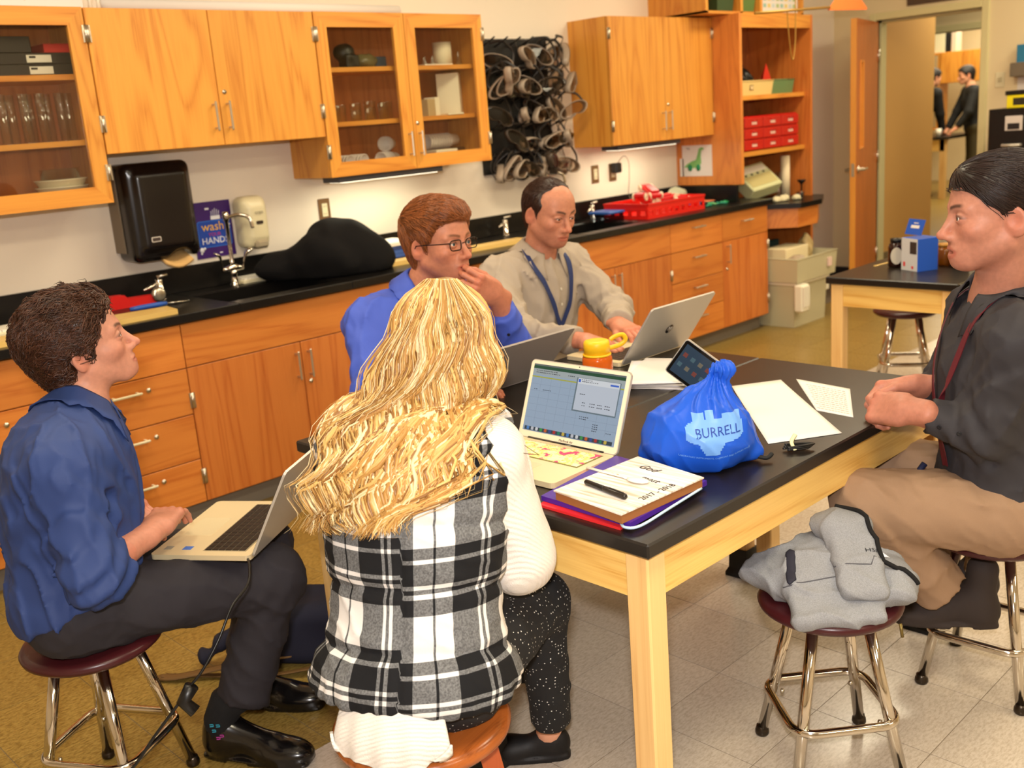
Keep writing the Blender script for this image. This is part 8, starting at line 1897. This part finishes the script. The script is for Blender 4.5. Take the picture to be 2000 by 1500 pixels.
V, Q = surface(lambda P: smin(s_ell(P, (6.40, 4.17, SZ1 + 0.11), (0.10, 0.07, 0.07)), s_ell(P, (6.35, 4.15, SZ1 + 0.19), (0.03, 0.03, 0.03)), 0.03) - 0.02 * nz(P, 60, 1), (6.25, 4.05, SZ1 + 0.02), (6.55, 4.28, SZ1 + 0.26), 0.008); o = link('cable_bundle', sdf_mesh('cable_bundle', [(V, Q)], BLACKP, (6.4, 4.17, SZ1 + 0.02)), None, 'tangle of black equipment heaped in the cream bin', 'equipment'); o.location = (6.4, 4.17, SZ1 + 0.02)
o = solo('red_cone', MB().add([(6.66, 4.16, SZ1 + 0.07), (6.80, 4.16, SZ1 + 0.07), (6.73, 4.24, SZ1 + 0.07), (6.745, 4.18, SZ1 + 0.22)], [(0, 2, 1), (0, 1, 3), (1, 2, 3), (2, 0, 3)]), mat('cone_red', (220, 50, 30), 0.5), 'bright red pointed wedge sticking out of the green bin', 'wedge')
# red drawer organiser
t = thing('drawer_organizer', 'red plastic drawer organizer on the middle open shelf', 'organizer', (6.55, 4.2, SZ2), world=True); RDO = mat('organizer_red', (196, 26, 20), 0.4); RDD = mat('organizer_drawer', (206, 40, 28), 0.3, trans=0.15)
B((6.20, 4.04, SZ2), (6.93, 4.36, SZ2 + 0.235), 0.006).build('case', RDO, t)
for r in range(3):
    for c in range(3):
        x0 = 6.215 + c * 0.238; d = B((x0, 4.022, SZ2 + 0.008 + r * 0.075), (x0 + 0.228, 4.045, SZ2 + 0.076 + r * 0.075), 0.004).build('drawer', RDD, t)
        B((x0 + 0.085, 4.019, SZ2 + 0.030 + r * 0.075), (x0 + 0.145, 4.0225, SZ2 + 0.048 + r * 0.075)).build('label', mat('drawer_label', (232, 190, 176), 0.6), d); MB().tube([(x0 + 0.09, 4.016, SZ2 + 0.055 + r * 0.075), (x0 + 0.14, 4.016, SZ2 + 0.055 + r * 0.075)], 0.006, 6).build('pull', RDD, d)
# desk ledge clutter
DZ_ = 0.866
t = thing('balance_scale', 'pale green tilted instrument box with printed panel on the desk ledge', 'instrument', (6.55, 4.20, DZ_), world=True); PG = mat('pale_green', (214, 216, 168), 0.45)
MI = MX((6.36, 4.05, DZ_ + 0.09), unit((0.80, -0.15, 0.10)), unit((0.25, 0.70, 0.62)))
MB().box((0, 0, -0.10), (0.30, 0.24, 0.0), 0.006, M=MI).build('case', PG, t); MB().box((0.02, 0.03, 0.0), (0.28, 0.13, 0.003), M=MI).build('panel', mat('panel_tan', (200, 188, 130), 0.5), t); MB().box((0.02, 0.16, 0.0), (0.28, 0.215, 0.003), M=MI).build('panel', WHITEP, t)
for k in range(4): MB().lathe([(0, 0.006), (0.008, 0.006), (0.009, 0)], n=12, M=MI @ TRS((0.05 + 0.06 * k, 0.145, 0.0))).build('knob', BLACKP, t)
MB().box((0.302, 0.07, -0.07), (0.304, 0.10, -0.03), M=MI).build('socket', BLACKP, t)
for k, (x, lb) in enumerate(((6.40, 'left paper bag with red print behind the instrument'), (6.52, 'right paper bag with red print behind the instrument'))):
    t = thing('paper_packet', lb, 'packet', (x, 4.38, DZ_), world=True); MB().box((-0.05, -0.03, 0), (0.05, 0.03, 0.25), 0.006, M=TRS((x, 4.40, DZ_), (0, 0.12 + 0.1 * k, 0))).build('packet', mat('packet_pink', (206, 176, 150), 0.7), t); MB().box((-0.03, -0.032, 0.16), (0.03, -0.0305, 0.235), 0, M=TRS((x, 4.40, DZ_), (0, 0.12 + 0.1 * k, 0))).build('red_print', mat('packet_red', (196, 70, 60), 0.6), t)
solo('white_tube', MB().lathe([(0.028, 0), (0.034, 0.0), (0.034, 0.30), (0.028, 0.30)], (6.86, 4.10, DZ_), 20), mat('tube_white', (244, 226, 190), 0.6), 'tall white cardboard tube standing on the desk ledge', 'tube')
solo('clear_tube', MB().lathe([(0.016, 0), (0.016, 0.19), (0.014, 0.19), (0.014, 0.003)], (6.76, 4.10, DZ_), 16, cap=False), GLASSW, 'clear glass tube beside the white cardboard tube', 'tube')
t = thing('funnel_stand', 'black funnel on a slim stand at the desk ledge corner', 'stand', (6.90, 3.99, DZ_)); MB().lathe([(0, 0), (0.014, 0), (0.016, 0.006), (0.008, 0.03), (0.006, 0.035), (0, 0.035)], n=14).build('base', STEEL, t); MB().lathe([(0.005, 0.03), (0.006, 0.085), (0.030, 0.112), (0.032, 0.120), (0, 0.118)], n=16).build('funnel', BLACKP, t)
for k, (x, y) in enumerate(((6.72, 3.90), (6.83, 3.96))):
    t = thing('small_dish', ['left small black dish of orange powder', 'right small black dish of orange powder'][k], 'dish', (x, y, DZ_), group='dishes of orange powder'); MB().lathe([(0, 0), (0.012, 0), (0.030, 0.034), (0.027, 0.034), (0.010, 0.004), (0, 0.004)], n=18, cap=False).build('dish', BLACKP, t); MB().lathe([(0, 0.034), (0.022, 0.029)], n=16, cap=False).build('powder', mat('orange_powder', (220, 100, 40), 0.8), t)
for k, (x, y, r) in enumerate(((6.56, 3.93, 0.035), (6.64, 3.88, 0.03), (6.49, 3.95, 0.03))):
    V, Q = surface(lambda P: smax(s_ell(P, (x, y, DZ_ + r * 0.5), (r * 1.2, r, r * 0.8)) - 0.006 * nz(P, 90, k), DZ_ - P[:, 2], 0.003), (x - 0.06, y - 0.06, DZ_), (x + 0.06, y + 0.06, DZ_ + 0.06), 0.006); o = link('crumpled_paper', sdf_mesh('crumpled_paper', [(V, Q)], mat('crumple', (224, 214, 176), 0.7), (x, y, DZ_)), None, ['middle crumpled paper ball on the desk ledge', 'right crumpled paper ball near the dishes', 'left crumpled paper ball by the instrument'][k], 'paper', 'crumpled papers on the ledge'); o.location = (x, y, DZ_)
# tubs on the floor below the ledge
TUB = mat('milky_plastic', (222, 214, 178), 0.35, trans=0.30)
t = bin_('plastic_tub', 'lower milky plastic tub with snap lid standing on the floor', 6.33, 6.78, 3.72, 4.02, 0.0, 0.30, TUB); t['category'] = 'tub'
B((6.32, 3.70, 0.30), (6.79, 4.03, 0.325), 0.006).build('lid', mat('tub_lid', (238, 232, 210), 0.4), t); B((6.30, 3.64, 0.12), (6.40, 3.71, 0.315), 0.012).build('lid_flap', mat('tub_lid', (238, 232, 210), 0.4), t); B((6.78, 3.72, 0.20), (6.82, 4.0, 0.31), 0.008).build('latch', mat('tub_lid', (238, 232, 210), 0.4), t)
for k in range(3): B((6.306 + 0.03 * k, 3.632, 0.16), (6.325 + 0.03 * k, 3.641, 0.30)).build('flap_rib', WHITEP, t)
t = bin_('plastic_tub', 'upper milky plastic tub heaped with papers below the desk ledge', 6.29, 6.84, 3.67, 4.05, 0.327, 0.165, TUB); t['category'] = 'tub'; B((6.70, 3.662, 0.39), (6.75, 3.672, 0.45)).build('sticker', mat('tub_sticker', (226, 196, 186), 0.6), t)
solo('paper_pad', MB().box((6.36, 3.80, 0.40), (6.66, 3.98, 0.55), 0.004, M=TRS((0, 0, 0), (0, 0, 0))), mat('cream_paper', (236, 220, 176), 0.7), 'cream paper pad standing in the upper tub', 'paper')
V, Q = surface(lambda P: s_ell(P, (6.73, 3.86, 0.50), (0.055, 0.05, 0.12)) - 0.008 * nz(P, 60, 3), (6.64, 3.78, 0.36), (6.82, 3.95, 0.64), 0.007); o = link('bubble_bag', sdf_mesh('bubble_bag', [(V, Q)], mat('bubble', (196, 172, 120), 0.4), (6.73, 3.86, 0.36)), None, 'tan crinkled bag sticking out of the upper tub', 'bag'); o.location = (6.73, 3.86, 0.36)
V, Q = surface(lambda P: s_ell(P, (6.40, 3.74, 0.46), (0.09, 0.05, 0.05)) - 0.010 * nz(P, 50, 5), (6.28, 3.67, 0.38), (6.52, 3.82, 0.54), 0.007); o = link('clear_bag', sdf_mesh('clear_bag', [(V, Q)], mat('clear_bag', (196, 176, 150), 0.2, trans=0.3), (6.40, 3.74, 0.40)), None, 'crinkled clear bag at the left of the upper tub', 'bag'); o.location = (6.40, 3.74, 0.40)
solo('teal_board', MB().box((6.33, 4.12, 0.0), (6.80, 4.16, 0.56), 0.004), mat('teal_board', (34, 70, 72), 0.6), 'dark teal board standing behind the plastic tubs', 'board')
# cubby contents above
bin_('storage_bin', 'dark green bin in the left cubby on top of the cabinets', 5.98, 6.18, 4.06, 4.40, 2.157, 0.12, mat('bin_dark_green', (52, 76, 44), 0.5)); bin_('storage_bin', 'green bin in the narrow cubby on top of the shelf unit', 6.25, 6.42, 4.05, 4.40, 2.157, 0.11, mat('bin_mid_green', (88, 120, 60), 0.5))
t = thing('periodic_chart', 'white printed chart leaning in the right cubby', 'chart', (6.75, 4.06, 2.157), world=True); B((6.50, 4.055, 2.157), (6.97, 4.062, 2.50)).build('sheet', PAPER, t)
for k in range(24): B((6.52 + 0.055 * (k % 8), 4.053, 2.19 + 0.045 * (k // 8)), (6.555 + 0.055 * (k % 8), 4.0555, 2.215 + 0.045 * (k // 8))).build('chart_cell', mat('chart_%d' % (k % 4), [(150, 190, 180), (214, 196, 120), (190, 206, 210), (170, 190, 140)][k % 4], 0.7), t)
# emergency shower pull
t = thing('shower_pull', 'orange emergency shower pull plate on a long rod with hanging chain', 'shower pull', (5.9, 3.42, 2.06), world=True); RODM = mat('rod_yellow', (170, 130, 60), 0.35, 0.5)
MB().tube([(5.41, 3.42, 2.058), (6.27, 3.42, 2.105)], 0.008, 8).build('rod', RODM, t)
o = MB().prism([(0, -0.012), (0.10, 0.060), (0.42, 0.060), (0.50, 0.012), (0.50, 0.0)], 0.012, (6.26, 3.42, 2.10), ((1, 0, 0), (0, 0, 1), (0, 1, 0))).build('pull_plate', mat('pull_orange', (240, 116, 50), 0.5), t); fix_normals(o.data)
MB().tube(bez([(5.86, 3.42, 2.40), (5.855, 3.42, 2.08), (5.85, 3.42, 1.90), (5.825, 3.42, 1.80), (5.80, 3.42, 1.83), (5.775, 3.42, 1.95), (5.76, 3.42, 2.075)], 6), 0.004, 6).build('chain', RODM, t)
MB().tube([(5.86, 3.42, 2.40), (5.86, 3.42, CEIL)], 0.012, 8).build('drop_pipe', RODM, t)
# ================================================================== FILE CABINET CORNER
fc = thing('file_cabinet', 'black file cabinet with white label holder by the doorway', 'cabinet', (8.0, 2.66, 0), world=True); FCM = mat('file_black', (10, 9, 12), 0.35); FX = 7.72
B((FX + 0.02, 2.33, 0), (WX - 0.012, 2.985, 1.385), 0.003).build('body', FCM, fc)
for k in range(4):
    z0 = 0.03 + k * 0.338; d = B((FX, 2.345, z0), (FX + 0.02, 2.97, z0 + 0.325), 0.004).build('drawer', FCM, fc)
    B((FX - 0.006, 2.745, z0 + 0.19), (FX, 2.862, z0 + 0.29), 0.002).build('label_holder', mat('holder_white', (206, 196, 190), 0.4), d); B((FX - 0.008, 2.763, z0 + 0.198), (FX - 0.005, 2.844, z0 + 0.24)).build('label_window', mat('holder_dark', (30, 26, 30), 0.4), d)
    MB().tube([(FX, 2.875, z0 + 0.09), (FX - 0.03, 2.87, z0 + 0.09), (FX - 0.03, 2.755, z0 + 0.09), (FX, 2.75, z0 + 0.09)], 0.010, 8).build('handle', mat('handle_white', (196, 188, 176), 0.35, 0.4), d)
t = thing('first_aid_box', 'yellow box with black lid on top of the file cabinet', 'box', (7.88, 2.77, 1.385), world=True); B((7.76, 2.62, 1.385), (7.98, 2.875, 1.475), 0.004).build('box', mat('box_yellow', (232, 214, 24), 0.4), t); B((7.755, 2.612, 1.475), (7.985, 2.885, 1.505), 0.004).build('lid', BLACKP, t); B((7.7585, 2.70, 1.405), (7.7605, 2.83, 1.455)).build('label', mat('box_print', (40, 36, 20), 0.5), t)
t = thing('wall_file', 'grey wall pocket with blue folder above the file cabinet', 'wall pocket', (8.25, 2.92, 1.60), world=True); B((8.20, 2.70, 1.60), (WX - 0.002, 3.025, 1.70), 0.004).build('pocket', mat('pocket_grey', (112, 100, 84), 0.5), t); B((8.235, 2.70, 1.66), (8.27, 2.993, 1.825), 0.002).build('blue_folder', mat('folder_teal', (40, 120, 160), 0.5), t)
solo('paper_sign', B((WX - 0.006, 2.70, 1.50), (WX - 0.002, 3.0, 1.595)), PAPER, 'white paper taped below the grey wall pocket', 'paper'); solo('wall_plaque', B((WX - 0.012, 3.45, 2.205), (WX - 0.001, 3.86, 2.42)), mat('plaque_brown', (84, 66, 50), 0.6), 'dark brown framed plaque above the doorway', 'plaque')
# ================================================================== ON THE FAR LAB TABLE
t = thing('carton', 'blue and white carton with open lid on the far lab table', 'carton', (4.62, 2.06, TZ), world=True); M_ = TRS((4.615, 2.065, TZ), (0, 0, -0.45)); CB = mat('carton_blue', (30, 84, 190), 0.45); CW = mat('carton_grey_white', (206, 206, 206), 0.5)
MB().box((-0.055, -0.055, 0.0), (0.055, 0.055, 0.150), 0.001, M=M_).build('box', CB, t); MB().box((-0.0565, -0.050, 0.001), (-0.055, 0.056, 0.149), M=M_).build('white_face', CW, t); MB().box((-0.058, -0.002, 0.080), (-0.0563, -0.045, 0.135), M=M_).build('dark_window', mat('window_grey', (52, 46, 44), 0.4), t)
M2 = TRS((4.615, 2.065, TZ + 0.150), (0, 0, -0.45)) @ TRS((0, 0.0, 0), (0.0, 0.35, 0)); MB().box((-0.045, -0.054, 0.0), (-0.043, 0.054, 0.072), M=M2).build('lid_flap', CB, t)
MB().box((-0.0458, -0.028, 0.030), (-0.0448, 0.026, 0.044), M=M2).box((-0.0458, -0.016, 0.052), (-0.0448, 0.014, 0.056), M=M2).build('white_print', PAPER, t, kind='stuff')
for (y, z, ln) in ((0.035, 0.02, 0.02), (-0.02, 0.012, 0.012)): MB().box((-0.0582, y - 0.006, z), (-0.0566, y + 0.006, z + ln), M=M_).build('red_mark', mat('carton_red', (214, 60, 60), 0.5), t)
def jar(label, x, y, r, h, m, lidm, lab=None):
    t = thing('jar', label, 'jar', (x, y, TZ)); MB().lathe([(0, 0.002), (r * 0.9, 0.002), (r, 0.010), (r, h * 0.70), (r * 0.85, h * 0.82), (r * 0.68, h * 0.86), (r * 0.68, h * 0.9), (0, h * 0.9)], n=24).build('glass', m, t); MB().lathe([(0, h * 0.87), (r * 0.76, h * 0.87), (r * 0.76, h), (0, h)], n=24).build('lid', lidm, t)
    if lab: o = MB().prism([(0.026 * math.cos(a), 0.040 * math.sin(a)) for a in np.linspace(0, 2 * PI, 18, endpoint=False)], 0.001, (-r - 0.0005, 0, h * 0.42), ((0, 1, 0), (0, 0, 1), (-1, 0, 0))).build('label', mat('jar_label', (206, 196, 176), 0.6), t); fix_normals(o.data)
    return t
AMB = mat('amber_glass', (44, 18, 10), 0.12); HON = mat('honey', (150, 84, 16), 0.12, trans=0.3)
j = jar('dark amber bottle with oval label left of the carton', 4.66, 2.20, 0.036, 0.135, AMB, BLACKP, True); j.rotation_euler = (0, 0, 0.5); jar('golden jar right of the carton', 4.78, 2.02, 0.045, 0.10, HON, mat('jar_lid_gold', (186, 130, 50), 0.4)); jar('dark jar nearest the ponytailed man’s face', 4.74, 1.93, 0.040, 0.11, AMB, mat('jar_lid_brown', (70, 36, 20), 0.4))
solo('wooden_stick', MB().box((0, -0.006, 0.0), (0.22, 0.006, 0.004), 0.001, M=TRS((4.64, 2.296, TZ), (0, 0, -0.10))), BRD, 'flat wooden craft stick on the far lab table', 'stick')
# ================================================================== THE ROOM BEYOND
fu = thing('far_wall_cabinet', 'oak wall cabinets in the room beyond the doorway', 'cabinet', (17.2, 6.9, 1.62), world=True); B((17.0, 6.70, 1.62), (17.35, 7.35, 2.10)).build('body', OAK, fu)
for (y0, y1) in ((6.71, 6.98), (6.99, 7.33)): B((16.98, y0, 1.625), (17.0, y1, 2.095), 0.002).build('door', OAK, fu)
fs = thing('far_shelf', 'narrow open oak shelf left of the far wall cabinets', 'shelf', (17.2, 7.5, 0.9), world=True)
for a, b_ in (((17.0, 7.36, 0.9), (17.35, 7.39, 2.10)), ((17.0, 7.62, 0.9), (17.35, 7.65, 2.10))): B(a, b_).build('side_panel', OAK, fs)
for z in (0.9, 1.35, 1.72, 2.07): B((17.0, 7.39, z), (17.35, 7.62, z + 0.03)).build('shelf', OAKH, fs)
for k, (y0, y1, c) in enumerate(((7.48, 7.52, (50, 130, 40)), (7.30, 7.47, (230, 224, 190)), (7.24, 7.29, (24, 22, 24)), (7.12, 7.20, (220, 200, 180)))): solo('binder', B((17.05, y0, 2.10), (17.25, y1, 2.40), 0.003), mat('binder_%d' % k, c, 0.5), ['green binder on the far cabinets', 'cream binder on the far cabinets', 'black binder on the far cabinets', 'pale folder with red mark on the far cabinets'][k], 'binder', group='binders in the far room')
def far_table(label, x, y, w_, d_):
    t = thing('far_lab_table', label, 'table', (x, y, 0), world=True); h = 0.88; B((x, y, h - 0.04), (x + w_, y + d_, h)).build('table_top', EPOXYT, t)
    for (a, b_) in ((0.03, 0.03), (w_ - 0.11, 0.03), (0.03, d_ - 0.11), (w_ - 0.11, d_ - 0.11)): B((x + a, y + b_, 0), (x + a + 0.08, y + b_ + 0.08, h - 0.04)).build('leg', MAPLE, t)
    B((x + 0.03, y + 0.04, h - 0.20), (x + 0.05, y + d_ - 0.04, h - 0.04)).build('apron', MAPLEY, t)
far_table('black topped table the far visitors lean on', 14.9, 6.32, 1.2, 1.0); far_table('black topped table at the right in the far room', 16.2, 5.9, 1.0, 0.62)
solo('white_cup', MB().lathe([(0, 0), (0.035, 0), (0.042, 0.11), (0, 0.11)], (15.05, 6.50, 0.88), 16), WHITEP, 'white cup on the far table', 'cup'); solo('paper_pile', B((16.3, 6.25, 0.88), (16.6, 6.48, 0.95)), PAPER, 'white papers on the right far table', 'papers')
def standing(label, x, y, face, top, bot, hair, lean, seed, arms):
    fz = unit(face); lf_ = np.cross((0, 0, 1.0), fz); b0 = _a((x, y, 0)); P0_ = b0 + _a((0, 0, 0.98)); C_ = P0_ + fz * lean * 0.35 + _a((0, 0, 0.36)); N_ = P0_ + fz * lean * 0.6 + _a((0, 0, 0.56))
    SL_, SR_ = N_ + lf_ * 0.20 - _a((0, 0, 0.06)), N_ - lf_ * 0.20 - _a((0, 0, 0.06)); WL_, WR_ = [b0 + fz * a[0] + lf_ * a[1] + _a((0, 0, a[2])) for a in arms]
    p = Person(label, dict(P=P0_, C=C_, N=N_, H=N_ + fz * (0.05 + lean * 0.2) + _a((0, 0, 0.17)), hf=fz + _a((0, 0, -0.15)), hu=(0, 0, 1), SL=SL_, SR=SR_, EL=ik(SL_, WL_, 0.30, 0.27, lf_ - fz), ER=ik(SR_, WR_, 0.30, 0.27, -lf_ - fz), WL=WL_, WR=WR_,
        HL=P0_ + lf_ * 0.09 - _a((0, 0, 0.04)), HR=P0_ - lf_ * 0.09 - _a((0, 0, 0.04)), KL=b0 + lf_ * 0.10 + _a((0, 0, 0.5)), KR=b0 - lf_ * 0.10 + _a((0, 0, 0.5)), AL=b0 + lf_ * 0.11 + _a((0, 0, 0.09)), AR=b0 - lf_ * 0.11 + _a((0, 0, 0.09))), dict(face=fz, hs=1.05, skin=lin(222, 160, 126), handL=(fz - _a((0, 0, 0.6)), (0, 0, 1)), handR=(fz - _a((0, 0, 0.6)), (0, 0, 1)), bulk=1.08))
    p.body(hres=0.006, hand_res=0.006); p.shirt(top, res=0.016, fold=0, rs=(0.075, 0.066, 0.06, 0.05), hem=lambda P: 0.90 - P[:, 2]); p.trousers(bot, res=0.016, fold=0, cuff=0.98)
    V, Q = surface(lambda Q: smax(skull(Q) - 0.014, poly_sdf(Q[:, [0, 2]], POLYB), 0.01), (-0.15, -0.12, -0.12), (0.13, 0.12, 0.15), 0.008); link('hair', sdf_mesh('hair', [(p.hw(V), Q)], hair, p.base, None), p.root)
    for sd in 'LR':
        h_ = p.J['A' + sd] * _a((1, 1, 0)) - fz * 0.08; t_ = h_ + fz * 0.28; p.part('shoe', lambda P: shoe_sdf(P, h_, t_), np.minimum(h_, t_) - _a((0.08, 0.08, 0)), np.maximum(h_, t_) + _a((0.08, 0.08, 0.16)), 0.012, SHOE)
DKH = mat('far_dark_hair', (26, 18, 14), 0.6)
standing('man in dark jacket and olive trousers standing in the far room', 15.6, 6.22, (-0.6, 0.8, 0), mat('far_jacket', (26, 26, 26), 0.8), mat('far_olive', (70, 62, 38), 0.8), DKH, 0.10, 1, ((0.30, 0.22, 0.98), (0.32, -0.2, 0.95)))
standing('dark haired person in black top leaning over the far table', 15.12, 6.86, (0.9, -0.42, 0), mat('far_black_top', (14, 13, 15), 0.8), mat('far_black_pants', (20, 19, 21), 0.8), DKH, 0.30, 2, ((0.30, 0.2, 0.93), (0.34, -0.15, 0.93)))
